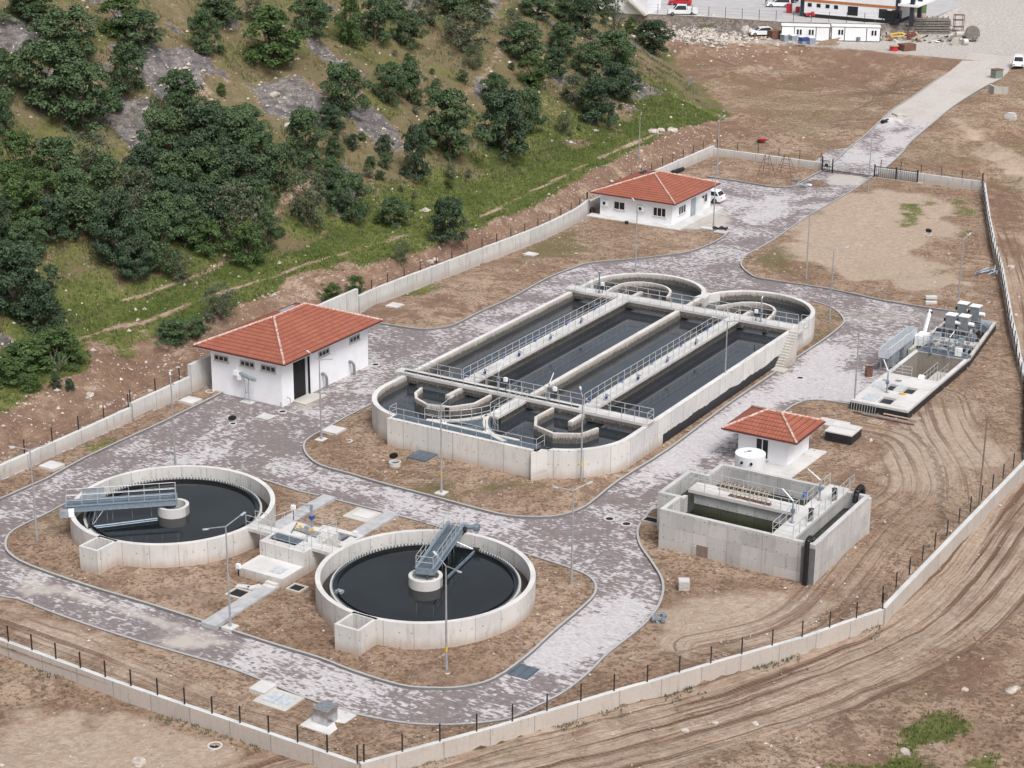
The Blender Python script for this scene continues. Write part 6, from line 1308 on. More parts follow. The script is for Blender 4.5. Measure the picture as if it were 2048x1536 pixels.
# modern white building with orange band
t = thing('service_building', 'white two-storey building with orange band and dark columns at the top right', 'building', (*G(1690, 38, 4.2), 4.2)); c = Vector((*G(1602, 33, 4.2), 0)); d = (Vector((*G(1790, 50, 4.2), 0))-c); LL = d.length; d.normalize(); n = Vector((-d.y, d.x, 0))
def bq(u0, u1, v0, v1): return [(c+d*u+n*v).to_tuple()[:2] for u, v in ((u0, v0), (u1, v0), (u1, v1), (u0, v1))]
MB().prism(bq(0, LL, 0, 9), 4.2, 4.9).build('plinth', BLACKM, t); MB().prism(bq(-.05, LL+.05, -.05, 9), 4.9, 7.0).build('wall', WHITEP, t); MB().prism(bq(-.1, LL+.1, -.1, 9), 7.0, 7.45).build('orange_band', ORANGE, t); MB().prism(bq(-.05, LL+.05, -.05, 9), 7.45, 10.5).build('upper_wall', WHITEP, t)
for u in (1.2, 2.9, 4.6, 6.2): f = MB().prism(bq(u, u+.75, -.09, 0), 6.1, 6.75).build('window', BLACKM, t); MB().prism(bq(u+.08, u+.67, -.1, -.08), 6.18, 6.67).build('pane', GLASS, f)
for u, w_ in ((8.8, 1.9), (14.6, 1.5), (17.0, 1.8)): f = MB().prism(bq(u, u+w_, -.09, 0), 5.2, 6.8).build('window', BLACKM, t); MB().prism(bq(u+.08, u+w_*.48, -.1, -.08), 5.28, 6.72).prism(bq(u+w_*.52, u+w_-.08, -.1, -.08), 5.28, 6.72).build('pane', GLASS, f)
for u, v in ((-.1, -.1), (LL, -.1), (LL+2.6, -.1), (LL+2.6, 4)): MB().prism(bq(u-.1, u+.65, v, v+.65), 4.2, 10.5).build('column', BLUEP if 0 else CARDARK, t)
MB().prism(bq(LL-1.9, LL, -.12, 0), 4.2, 6.6).build('entrance', DARK, t); MB().prism(bq(LL+.4, LL+4, -.3, 9), 7.6, 8.0).build('canopy', WHITEP, t)
c0 = G(1800, 35, 4.25); tag(MB().prism([G(1800, 22, 4.3), G(1852, 26, 4.3), G(1855, 0, 4.3), G(1800, -3, 4.3)], 4.2, 4.3).build('lawn', plain('lawn_green', (.07, .12, .03), .95, 0, .25, 1.)), kind='structure')
tag(MB().prism([G(1812, 40, 4.3), G(1853, 42, 4.3), G(1852, 27, 4.3), G(1812, 24, 4.3)], 4.2, 4.32).build('pavement', plain('pink_paving', (.36, .25, .25), .9)), kind='structure')
t = thing('entrance_fence', 'short black railing before the white building at the top right', 'fence', G3(1770, 48, 4.2)); a, b = Vector(G3(1765, 50, 4.25)), Vector(G3(1850, 52, 4.25)); MB().rail([a, b], 1.1, .35, .035).build('bars', BLACKM, t)
# white villa with dark roof edge on the far left of the car park
t = thing('white_house', 'white house wall with an outside stair behind the trees at the top', 'house', (*G(1240, 20, 4.2), 4.2)); c = Vector((*G(1192, 23, 4.2), 0)); d = (Vector((*G(1294, 30, 4.2), 0))-c); LL = d.length; d.normalize(); n = Vector((-d.y, d.x, 0))
MB().prism(bq(0, LL, 0, 8), 4.2, 7.2).build('wall', WHITEP, t); MB().prism(bq(-.2, LL*.72, -.35, 8), 7.2, 7.6).build('roof_edge', CARDARK, t)
m = MB()
for k in range(14): m.prism(bq(LL*.62+.26*k, LL*.62+.26*k+.32, -1.1, -.1), 7.0-.2*k-.25, 7.05-.2*k)
m.build('stair', CONC_OLD, t); MB().prism(bq(-2.5, -.3, 1, 6), 6.4, 6.9).build('tiled_roof', TILE, t)
def blk(name, label, cat, px, py, w_, d_, h, mat, z=None, grp=None, rot=None, extra=None):
    x, y, zz = hit(px, py) if z is None else (*G(px, py, z), z); t = thing(name, label, cat, (x, y, zz), grp); MB().box(x-w_/2, x+w_/2, y-d_/2, y+d_/2, zz-.05, zz+h, rot=(math.pi/2+AZ if rot is None else rot)).build('body', mat, t)
    if extra: MB().box(x-w_/2-.06, x+w_/2+.06, y-d_/2-.06, y+d_/2+.06, zz+h, zz+h+.07, rot=(math.pi/2+AZ if rot is None else rot)).build('lid', extra, t)
    return t
PALE_BLUE = plain('wrapped_blocks', (.28, .33, .38), .8, 0, .15)
for k, (px, py, l) in enumerate(((1570, 82, 'first'), (1585, 83, 'second'), (1600, 79, 'third'))): blk('wrapped_pallet', 'grey wrapped block pallet, %s along the left cabin wall' % l, 'pallet', px, py, 1.2, 1.3, 1.1, PALE_BLUE, 2.5, 'wrapped block pallets', None, WHITEM)
for px, py, l in ((1606, 87, 'left'), (1621, 88, 'right')): blk('wrapped_pallet', 'grey wrapped block pallet, %s of the front pair before the left cabin' % l, 'pallet', px, py, 1.2, 1.3, 1.1, PALE_BLUE, 2.5, 'wrapped block pallets', None, WHITEM)
blk('blue_tarp', 'blue tarp bundle on the pallets before the left cabin', 'tarp', 1608, 81, 1.6, .9, .5, BLUEP, 3.5)
blk('rusty_box', 'rusty brown box left of the site cabins', 'box', 1548, 78, 1.9, 1.6, 1.5, RUST, 2.5); blk('rusty_bin', 'rusty open bin in front of the junk piles', 'bin', 1813, 104, 2.5, 1.8, 1.4, RUST, 2.2)
x, y = G(1787, 105, 2.2); t = thing('red_spool', 'bright red spool standing in the far yard', 'spool', (x, y, 2.2)); MB().cyl(x, y, .72, 2.2, 3.3, 20).build('spool_body', REDP, t); MB().cyl(x, y, .85, 3.3, 3.38, 20).build('rim', WOOD, t); MB().cyl(x, y, .85, 2.15, 2.22, 20).build('rim', REDP, t)
x, y = G(1578, 26, 4.2); t = thing('red_box', 'tall red box beside the white estate car', 'box', (x, y, 4.2)); MB().box(x-.4, x+.4, y-.4, y+.4, 4.2, 5.9).build('box_body', REDP, t); MB().box(x+.9, x+1.5, y+.8, y+1.4, 4.2, 5.3).build('side_box', REDP, t)
blk('skip_bin', 'grey green waste skip at the edge of the gravel road', 'bin', 1993, 156, 1.5, 1.2, 1.35, plain('skip_green', (.20, .24, .21), .7), None, None, None, RUST)
blk('blue_barrel', 'blue barrel at the right corner of the right cabin', 'barrel', 1752, 83, .8, .8, 1.2, BLUEP, 2.5); blk('grey_bin', 'dark leaning wheelbarrow before the right cabin', 'wheelbarrow', 1720, 84, 1.6, .6, .9, BLUEGREY, 2.4)
for px, py, l in ((1740, 42, 'left'), (1752, 45, 'right')): blk('grey_sack_stack', 'pale sack stack behind the right cabin, %s one' % l, 'sacks', px, py, 1.3, 1.1, 1.0, CONC_TOP, 4.2, 'pale sack stacks')
t = thing('plank_heap', 'fan of brown planks leaning before the left cabin', 'planks', G3(1640, 88, 2.5)); m = MB()
for k in range(12): p = Vector(G3(1628+k*3.2, 92, 2.45)); m.tube(p, p+Vector((RX.x*1.4, RX.y*1.4, .9+.05*k)), .09, .09, 4); m.tube(p, p+Vector((RX.x*1.0+.3, RX.y*1.0+.5, .5)), .09, .09, 4)
m.build('planks', WOOD, t)
SLATM = plain('weathered_formwork', (.20, .18, .16), .9, 0, .3)
t = thing('formwork_stack', 'tall stack of dark formwork beams behind the junk', 'stack', G3(1865, 62, 2.6)); c = Vector((*G(1826, 68, 2.6), 0)); d = (Vector((*G(1902, 68, 2.6), 0))-c); LL = d.length; d.normalize(); n = Vector((-d.y, d.x, 0)); m = MB()
for k in range(6): m.prism(bq(.0+.15*(k % 2), LL-.1*(k % 3), 0, 2.2), 2.6+.45*k, 2.6+.45*k+.3)
for k in range(7): m.prism(bq(.4+k*LL/7.2, .55+k*LL/7.2, .1, .3), 5.2, 5.7)
m.build('beams', SLATM, t)
t = thing('steel_rack', 'dark steel rack at the right end of the formwork stack', 'rack', G3(1915, 62, 2.6)); c = Vector((*G(1908, 64, 2.6), 0)); m = MB()
for u in (0, 1.6):
    for v in (0, 1): m.prism(bq(u, u+.1, v, v+.1), 2.6, 5.6)
for z_ in (3.4, 4.6, 5.5): m.prism(bq(0, 1.7, 0, 1.1), z_, z_+.1)
m.build('frame', RUST, t)
def wheelish(label, px, py, r, w_, mat, z, ax_=(1, .1), name='concrete_ring', cat='ring'):
    p = Vector(G3(px, py, z+r)); dv = (RX*ax_[0]+RY*ax_[1]); t = thing(name, label, cat, (p.x, p.y, z)); m = MB().tube(p-dv*w_/2, p+dv*w_/2, r, r, 18); m.build('drum', mat, t)
wheelish('large wooden cable drum standing at the right end of the junk', 1945, 66, 1.25, .8, SLATM, 2.8, (.2, 1), 'cable_drum', 'drum')
wheelish('pale concrete ring lying on the junk, left one', 1910, 83, .65, 1.0, CONC_OLD, 2.5, (.25, 1)); wheelish('pale concrete ring on the junk, right one', 1930, 84, .55, .9, CONC_TOP, 2.5, (.9, .3)); wheelish('grey concrete pipe on top of the junk', 1922, 68, .45, 1.8, CONC_OLD, 3.3, (1, .1)); wheelish('grey pipe section leaning in the junk', 1908, 72, .4, 1.3, CONC_OLD, 3.0, (1, -.3))
J = [(CONC_OLD, 'pale broken slab'), (RUST, 'rusty scrap plate'), (WOOD, 'timber offcut'), (BLACKM, 'black scrap piece'), (STEEL, 'grey metal offcut'), (SLATM, 'dark board')]
for k in range(84):
    px = rng.choice([rng.uniform(1756, 1845), rng.uniform(1840, 1955)]); py = rng.uniform(72, 85) if px < 1860 else rng.uniform(76, 87); mt, nm = J[k % 6]; x, y = G(px, py, 2.5); s = rng.uniform(.25, .9); z_ = 2.45+rng.uniform(0, .9 if 1760 < px < 1840 or px > 1890 else .3)
    o = MB().box(-s, s, -s*.35, s*.35, -.09, .12).build('scrap_piece', mt); o.location = (x, y, z_); o.rotation_euler = (rng.uniform(-.5, .5), rng.uniform(-.6, .6), rng.uniform(0, 3.1)); tag(o, nm+' in the long junk pile right of the site cabins', 'scrap', nm+'s in the junk pile')
t = thing('yellow_hose', 'yellow hose coil on the left junk pile', 'hose', G3(1795, 72, 3.2)); p = t.location; m = MB(); m.pipe([(p.x+1.2*math.cos(q)*RX.x, p.y+1.2*math.cos(q)*RX.y+.5*math.sin(q), 3.4+.2*math.sin(q)) for q in np.linspace(0, 6.3, 18)], .13, 6); m.build('hose', YELLOW, t)
t = thing('rebar_cage', 'rusty red rebar coil at the right of the left junk pile', 'rebar', G3(1822, 80, 2.5)); p = t.location; m = MB()
for k in range(7): m.pipe([(p.x+(.9-.05*k)*math.cos(q)*RX.x, p.y+.9*math.cos(q)*RX.y+.5*math.sin(q), 2.6+.2*k+.12*math.sin(3*q+k)) for q in np.linspace(0, 6.3, 12)], .05, 4)
m.build('bars', plain('red_rust', (.22, .07, .045), .9), t)
for px, py, l in ((1792, 232, 'farther'), (1780, 243, 'nearer')):
    x, y, z = hit(px, py); t = thing('rubble_bag', 'pale torn rubble bag, %s one beside the access road' % l, 'bag', (x, y, z), 'torn bags beside the access road'); m = MB()
    for k in range(9): a = rng.uniform(0, 6.3); m.box(x+rng.uniform(-1, 1), x+rng.uniform(1.1, 1.6), y+rng.uniform(-.8, .6), y+rng.uniform(.7, 1.), z-.05, z+rng.uniform(.1, .35), rot=a)
    m.build('sacking', CONC_TOP if l[0] == 'n' else CONC_OLD, t)
x, y, z = hit(1768, 246); tag(MB().tube((x, y-.8, z+.25), (x+.2, y+.9, z+.25), .28, .28, 12).build('black_pipe', BLACKP), 'short black pipe beside the torn bags at the access road', 'pipe')
x, y, z = hit(1526, 286); t = thing('red_wheelbarrow', 'red wheelbarrow tray on the bare ground beyond the far wall', 'wheelbarrow', (x, y, z)); m = MB(); m.v += [(x-.6, y-.35, z+.55), (x+.6, y-.35, z+.55), (x+.6, y+.35, z+.55), (x-.6, y+.35, z+.55), (x-.35, y-.2, z+.25), (x+.35, y-.2, z+.25), (x+.35, y+.2, z+.25), (x-.35, y+.2, z+.25)]
for f in ((0, 1, 5, 4), (1, 2, 6, 5), (2, 3, 7, 6), (3, 0, 4, 7), (4, 5, 6, 7)): m.face(f)
m.build('tray', REDP, t); MB().tube((x-.7, y-.05, z+.18), (x-.7, y+.05, z+.18), .18, .18, 12).build('wheel', TYRE, t); m = MB(); m.tube((x-.7, y-.1, z+.2), (x+1, y-.3, z+.5), .025); m.tube((x-.7, y+.1, z+.2), (x+1, y+.3, z+.5), .025); m.build('handles', STEEL, t)
x, y, z = hit(2022, 238); t = thing('white_block', 'white concrete block on the rubble ground at the right edge', 'block', (x, y, z)); MB().box(x-.9, x+.7, y-.5, y+.5, z-.1, z+.55).box(x-.5, x+.5, y-.4, y+.4, z+.55, z+.9).build('block_body', CONC_TOP, t)
x, y, z = hit(1990, 188); t = thing('retaining_wall', 'low grey concrete wall stub beside the waste skip', 'wall', (x, y, z)); MB().wall([(x-1.5, y+1.5), (x-.2, y), (x+1.8, y+.6)], .3, z-.6, z+1.1).build('wall_body', CONC_OLD, t)
# person by the cars
x, y = G(1532, 10, 4.25); pe = thing('person', 'person in dark clothes walking beside the white estate car', 'person', (x, y, 4.25))
import bmesh
def figure(par, x, y, z):
    V = [(0, 0, .95), (0, 0, 1.15), (0, 0, 1.42), (0, 0, 1.55), (0, .02, 1.68), (.2, 0, 1.42), (.27, .05, 1.15), (.26, .2, .95), (-.2, 0, 1.42), (-.27, -.05, 1.15), (-.25, -.15, .93), (.1, 0, .9), (.12, .12, .5), (.12, .05, .08), (.12, .2, .04), (-.1, 0, .9), (-.12, -.02, .5), (-.12, -.25, .1), (-.12, -.1, .04)]
    E_ = [(0, 1), (1, 2), (2, 3), (3, 4), (2, 5), (5, 6), (6, 7), (2, 8), (8, 9), (9, 10), (0, 11), (11, 12), (12, 13), (13, 14), (0, 15), (15, 16), (16, 17), (17, 18)]
    Rr = [.15, .14, .15, .06, .11, .06, .045, .035, .06, .045, .035, .09, .065, .045, .04, .09, .065, .045, .04]
    me = bpy.data.meshes.new('body'); me.from_pydata(V, E_, []); o = bpy.data.objects.new('body', me); scene.collection.objects.link(o); o.parent = par; me.materials.append(CARDARK)
    md = o.modifiers.new('s', 'SKIN'); me.skin_vertices[0].data[0].use_root = True
    for q, r_ in zip(me.skin_vertices[0].data, Rr): q.radius = (r_, r_)
    o.modifiers.new('u', 'SUBSURF').levels = 1; return o
figure(pe, x, y, 0); MB().tube((x, y-.02, 5.98), (x, y-.0, 6.06), .1, .06, 10).build('hair', BLACKM, pe)
# ================================================================ ROCKS
def rockmesh(seed):
    r_ = random.Random(seed); bm = bmesh.new(); bmesh.ops.create_icosphere(bm, subdivisions=2, radius=1)
    for v in bm.verts:
        n_ = float(fbm(v.co.x*1.7+seed, v.co.y*1.7+v.co.z*2.3, 1., 3, seed)); v.co *= .6+.8*n_; v.co.z *= .6
    me = bpy.data.meshes.new('boulder'); bm.to_mesh(me); bm.free(); me.materials.append(STONE); return me
RM = [rockmesh(k) for k in range(5)]
rk_ = [(820, 932, .35), (316, 1514, .45), (349, 1506, .3), (278, 1526, .3), (1810, 1505, .3), (2022, 1382, .35), (2032, 1378, .3), (1930, 1380, .25), (1306, 265, .8), (1345, 262, .7), (1322, 262, .6), (860, 525, .5), (870, 520, .4), (1190, 262, .4), (575, 252, .5), (298, 225, .9), (310, 235, .8), (880, 1500, .2), (1370, 1462, .25), (1430, 1447, .2), (1510, 1448, .2), (415, 1393, .25), (1500, 60, .5), (1345, 75, .6), (1380, 88, .5), (1420, 70, .5), (1362, 66, .4), (1450, 95, .4), (2022, 535, .35), (2032, 630, .25), (550, 190, .6), (670, 150, .5), (1385, 62, .4), (1410, 90, .3), (180, 790, .35), (205, 815, .3), (300, 782, .3)]
for k, (px, py, s) in enumerate(rk_):
    x, y, z = hit(px, py); o = bpy.data.objects.new('boulder', RM[k % 5]); scene.collection.objects.link(o); o.location = (x, y, z+s*.1); o.scale = (s, s, s); o.rotation_euler = (0, 0, k)
    zone = 'on the wooded hillside' if (px < 900 and py < 530) else 'beside the grassy track near the lamp post' if (1180 < px < 1400 and py > 200 and py < 300) else 'on the rubble slope under the stone wall' if py < 110 else 'on the bare tracked ground at the bottom right' if (py > 1300 and px > 800) else 'outside the bottom left wall' if py > 1300 else 'at the foot of the earth bank on the left' if px < 400 else 'on the ground beyond the right-hand wall' if px > 1900 else 'on soil before the oval basin or its far bank'
    tag(o, 'pale boulder '+zone, 'boulder', 'pale boulders '+zone)
# small stones everywhere on bare ground: nobody could count them
def scatter_stones(n, fn):
    V = []; F_ = []; got = 0
    oc = np.array([(1, 0, 0), (0, 1, 0), (-1, 0, 0), (0, -1, 0), (0, 0, .8), (0, 0, -.6)], float); of = [(0, 1, 4), (1, 2, 4), (2, 3, 4), (3, 0, 4), (1, 0, 5), (2, 1, 5), (3, 2, 5), (0, 3, 5)]
    xs, ys, zs, ss = fn(n)
    for x, y, z, s in zip(xs, ys, zs, ss):
        a = rng.uniform(0, 6.3); c_, s_ = math.cos(a), math.sin(a); k = len(V); sc = s*rng.uniform(.6, 1.3, 3)
        for q in oc: u = q*sc; V.append((x+u[0]*c_-u[1]*s_, y+u[0]*s_+u[1]*c_, z+u[2]))
        F_ += [tuple(k+i for i in f) for f in of]
    me = bpy.data.meshes.new('stones'); me.from_pydata(V, [], F_); me.materials.append(STONE); o = bpy.data.objects.new('stones', me); scene.collection.objects.link(o); return o
BEDS = [A_+A2_, B_+[(17, 33), (4, 20), (4, 2)]]
BEDE = E_+[(33., 47.7), (37.4, 47.7), (38.7, 35), (38.7, 27), (38.8, 18.8), (33.6, 18.8)]+F_+[wbl[-1], wbl[1], (31.7, -51.7)]+wbr[1:-1][::-1]+[(49.8, -17.2)]+wr[1:-1][::-1]+[(18.0, 101.8), (4.2, 101.8)]
def f_in(n):
    x = rng.uniform(-18, 50, n*4); y = rng.uniform(-64, 101, n*4); ok = np.zeros(n*4, bool)
    for P_ in BEDS+[BEDE, C_+[(-6.2, 65.2), (-17.2, 65.2), (-18.2, 8)], H_+[(-17.1, -74), (-17.5, -6.6)], D_+[(-3.2, 101.8), (-18.7, 101.8), (-18.7, 86)]]: ok |= inpoly(x, y, P_)
    ok &= ~inpoly(x, y, [(p[0], p[1]) for p in out]); ok &= ~((np.hypot(x-.24, y+31.5) < 7.6) | (np.hypot(x-22.8, y+31.9) < 7.6)); ok &= rng.uniform(0, 1, n*4) < sst(fbm(x, y, 4, 3, 80), .35, .6)+.1
    x = x[ok][:n]; y = y[ok][:n]; dd = np.full(len(x), 9.); s = rng.gamma(1.6, .019, len(x))+.018; return x, y, .13+bz(x, y, dd)-.10, s
def f_out(n):
    x = rng.uniform(-60, 75, n*5); y = rng.uniform(-66, 180, n*5); ok = ~inpoly(x, y, COMP); z = H(x, y); d = wl(y)-.4-x; W_ = np.interp(y, FR_B, FR_W); ok &= (d < W_+1) | (y > 104); ok &= rng.uniform(0, 1, n*5) < sst(fbm(x, y, 5, 3, 81), .38, .62)+.08
    x, y, z = x[ok][:n], y[ok][:n], z[ok][:n]; s = rng.gamma(1.6, .024, len(x))+.02; return x, y, z+.02, s
def f_rub(n):
    p = [(1340, 50), (1500, 62), (1500, 95), (1430, 105), (1340, 90)]; x0, y0, _ = hit(1420, 75); x = rng.normal(x0, 6.5, n); y = rng.normal(y0, 4.5, n); return x, y, H(x, y)+.05, rng.gamma(2., .09, n)+.05
def f_hill(n):
    x = rng.uniform(-75, -26, n*3); y = rng.uniform(-30, 130, n*3); ok = (rockmask(x, y) > .2) | (rng.uniform(0, 1, n*3) < .12); x, y = x[ok][:n], y[ok][:n]; return x, y, H(x, y)+.02, rng.gamma(2., .05, len(x))+.04
for fn, n in ((f_in, 5200), (f_out, 6000), (f_rub, 900), (f_hill, 3500)): tag(scatter_stones(n, fn), kind='stuff')
def f_bank(n):
    y = rng.uniform(-45, 115, n*2); d = rng.uniform(.3, 7, n*2); x = wl(y)-.4-d; ok = d < np.interp(y, FR_B, FR_W); x, y = x[ok][:n], y[ok][:n]; return x, y, H(x, y)+.02, rng.gamma(1.6, .035, len(x))+.025
tag(scatter_stones(2600, f_bank), kind='stuff')
# ================================================================ TREES
def crown_mesh(name, seed, mat, nblob, leaf, flat=.8, nleaf=75, sparse=1.):
    r_ = np.random.default_rng(seed); V = []; F_ = []
    for b in range(nblob):
        zz = r_.uniform(.04, .93)**.92; rr = .44*math.sqrt(max(.02, 1-((zz-.38)/.60)**2))*math.sqrt(r_.uniform(.05, 1))*(1+.22*math.sin(seed+3*zz*6)); th = r_.uniform(0, 6.283); rr *= 1+.18*math.sin(2*th+seed)+.12*math.sin(3*th+seed*2)
        c = np.array([rr*math.cos(th), rr*math.sin(th), zz]); br = r_.uniform(.06, .15)
        nl = int(nleaf*sparse*(br/.12)**2)
        d = r_.normal(size=(nl, 3)); d /= np.linalg.norm(d, axis=1)[:, None]; d[:, 2] = np.where(d[:, 2] < -.3, -d[:, 2], d[:, 2])
        p = c+d*br*r_.uniform(.65, 1.12, (nl, 1))*np.array([1, 1, .8])
        for q, nn in zip(p, d):
            nn = nn+r_.normal(size=3)*.7; nn[2] += .35; nn /= np.linalg.norm(nn); t_ = np.cross(nn, r_.normal(size=3)); t_ /= np.linalg.norm(t_); bt = np.cross(nn, t_); s = leaf*r_.uniform(.6, 1.35); k = len(V)
            V += [tuple(q-t_*s-bt*s*.6), tuple(q+t_*s-bt*s*.7), tuple(q+t_*s*.8+bt*s*.8), tuple(q-t_*s*.7+bt*s*.6)]; F_.append((k, k+1, k+2, k+3))
    me = bpy.data.meshes.new(name); me.from_pydata(V, [], F_); me.materials.append(mat); return me
def trunk_mesh(seed):
    r_ = random.Random(seed); m = MB(); m.tube((0, 0, -.06), (.01, 0, .22), .035, .026, 7)
    for k in range(6): a = r_.uniform(0, 6.3); z0 = r_.uniform(.1, .25); e = Vector((.3*math.cos(a), .3*math.sin(a), r_.uniform(.45, .8))); mid = Vector((.1*math.cos(a), .1*math.sin(a), z0+.15)); m.tube((0, 0, z0), mid, .02, .014, 5); m.tube(mid, e, .014, .004, 4)
    o = m.build('trunk', TRUNK); me = o.data; bpy.data.objects.remove(o); return me
CM = {'d': [crown_mesh('crown', 10+k, LEAFD, 92, .0165, nleaf=135) for k in range(3)], 'm': [crown_mesh('crown', 20+k, LEAF, 88, .0165, nleaf=130) for k in range(4)], 'b': [crown_mesh('crown', 30+k, LEAFB, 80, .0175, nleaf=125) for k in range(2)], 'g': [crown_mesh('crown', 40+k, LEAFG, 66, .015, nleaf=120, sparse=.6) for k in range(2)]}
TM = [trunk_mesh(k) for k in range(3)]
TONE = {'d': 'dark green', 'm': 'mid green', 'b': 'bright green', 'g': 'pale grey green'}
def tree(px, py, wpx, hpx, kd, label, grp='oaks on the hillside', shrub=False, k=[0]):
    k[0] += 1; bx_, by_, bz_ = hit(px, py+hpx*.40); s = ppm((bx_, by_, bz_)); W_ = max(.8, wpx/s*1.04); Hh_ = max(.8, hpx/s*1.10/.97)
    t = thing('shrub' if shrub else 'oak_tree', label, 'shrub' if shrub else 'tree', (bx_, by_, bz_-.03*Hh_), grp); t.scale = (W_, W_*rng.uniform(.9, 1.1), Hh_); t.rotation_euler = (0, 0, rng.uniform(0, 6.3))
    for nm, me in (('crown', CM[kd][k[0] % len(CM[kd])]), ('trunk', TM[k[0] % 3])):
        o = bpy.data.objects.new(nm, me); scene.collection.objects.link(o); o.parent = t
    return t
TR = [(61, 20, 110, 60, 'm', 'at the top left corner'), (137, 80, 135, 95, 'm', 'below the top left corner tree'), (246, 38, 100, 80, 'b', 'rounded at the top between two rock faces'), (285, 68, 85, 70, 'm', 'touching the bright tree at the top left'), (437, 26, 100, 60, 'm', 'at the top above the grey rock face'), (412, 75, 62, 85, 'm', 'narrow, left of the bright pair'), (548, 85, 130, 108, 'b', 'broad, at the top beside the brown rock face'), (625, 45, 72, 80, 'm', 'right of the broad bright tree at the top'), (510, 26, 52, 45, 'g', 'small, above the broad bright tree'), (256, 148, 92, 95, 'm', 'alone between rock and the top left group'), (85, 165, 130, 118, 'm', 'broad, at the left upper slope'), (165, 205, 130, 125, 'm', 'broad, on the left upper slope above bare ground'), (362, 205, 88, 92, 'm', 'rounded, directly under the brown rock face'), (228, 205, 42, 45, 'm', 'small, right of the left upper slope group'), (608, 288, 82, 105, 'm', 'right of the large copse below the grey rock face'), (662, 242, 60, 48, 'd', 'low, right under the long grey rock face'), (700, 52, 58, 105, 'b', 'tall narrow yellowish, at the top'), (750, 46, 78, 92, 'm', 'at the top right of the tall narrow one'), (788, 18, 60, 55, 'm', 'cut by the top edge left of the grassy gap'), (815, 68, 62, 65, 'm', 'rounded, at the upper middle'), (853, 28, 62, 60, 'g', 'at the top middle right of the grassy gap'), (907, 12, 82, 55, 'm', 'cut by the top edge at upper middle'), (955, 22, 55, 50, 'm', 'at the top just right of the middle'), (930, 68, 112, 76, 'g', 'wide, at the upper middle above the footpath'), (945, 120, 38, 48, 'g', 'small, beside the steep footpath'), (925, 155, 22, 24, 'm', 'tiny, on the dry slope'), (689, 192, 88, 96, 'm', 'alone, right of the long grey rock face'), (780, 178, 66, 74, 'm', 'left one of a close pair on the dry slope'), (822, 176, 60, 76, 'm', 'right one of a close pair on the dry slope'), (873, 187, 32, 42, 'm', 'small, right of the close pair'), (1024, 55, 52, 52, 'g', 'right of the upper footpath'), (1051, 94, 84, 72, 'm', 'at the upper end of the right-hand copse'), (1068, 148, 68, 66, 'b', 'rounded brighter, at the edge of the right-hand copse'), (1123, 88, 74, 62, 'm', 'in the upper right copse'), (1110, 130, 54, 52, 'd', 'dark, inside the upper right copse'), (1072, 18, 72, 44, 'm', 'at the top of the right-hand slope'), (1130, 27, 64, 46, 'm', 'at the top of the right-hand slope, second'), (1164, 42, 62, 72, 'd', 'on the crest left of the white house'), (1203, 16, 50, 44, 'm', 'on the crest in front of the white house'), (1229, 30, 36, 78, 'g', 'tall slim, before the white house wall'), (1260, 55, 32, 32, 'b', 'small, below the stone wall'), (1305, 82, 78, 60, 'd', 'wide dark, at the end of the ridge'), (1230, 115, 88, 76, 'm', 'on the right slope above the pink earth'), (1178, 130, 72, 62, 'm', 'left part of the right slope group'), (1232, 172, 74, 66, 'd', 'lower part of the right slope group'), (1195, 214, 84, 86, 'd', 'rounded very dark, at the foot of the right slope'), (1150, 192, 52, 62, 'g', 'left of the very dark rounded one'), (993, 190, 62, 62, 'm', 'on top of the middle lower group'), (900, 266, 115, 122, 'm', 'large, in the middle lower group, left'), (1010, 262, 102, 118, 'd', 'large, in the middle lower group, centre'), (1060, 232, 62, 82, 'm', 'right side of the middle lower group'), (1130, 253, 40, 40, 'g', 'thin, between the lower groups'), (832, 320, 62, 104, 'd', 'upright dark, below the grey rock slab'), (770, 297, 32, 42, 'd', 'small dark, on the grey rock slab edge'), (706, 287, 24, 28, 'd', 'tiny dark, on bare ground beside the slab'), (771, 325, 27, 30, 'm', 'tiny, left of the upright dark one'), (900, 347, 24, 28, 'g', 'small pale, under the middle lower group'), (618, 412, 84, 110, 'g', 'thin grey, beside the diagonal footpath'), (700, 405, 70, 88, 'm', 'rounded, on the lower middle slope'), (786, 430, 62, 52, 'm', 'low, above the grassy track'), (659, 382, 44, 42, 'd', 'dark, behind the thin grey one'), (895, 449, 78, 80, 'd', 'solitary very dark, standing on the green strip'), (564, 345, 78, 86, 'm', 'left of the diagonal footpath'), (660, 360, 62, 66, 'm', 'above the thin grey one'), (667, 300, 42, 40, 'm', 'small, below the low rock edge tree'), (35, 575, 145, 132, 'd', 'large, at the left edge above the green strip'), (85, 622, 95, 88, 'd', 'large, right of the left edge one above the green strip'), (12, 140, 44, 60, 'm', 'cut by the left edge, upper'), (10, 240, 50, 80, 'm', 'cut by the left edge, middle'), (640, 35, 40, 50, 'm', 'behind the top bright pair')]
for x_, y_, w_, h_, kd, pl in TR: tree(x_, y_, w_, h_, kd, '%s oak tree %s' % (TONE[kd], pl) if TONE[kd].split()[-1] not in pl else 'oak tree '+pl)
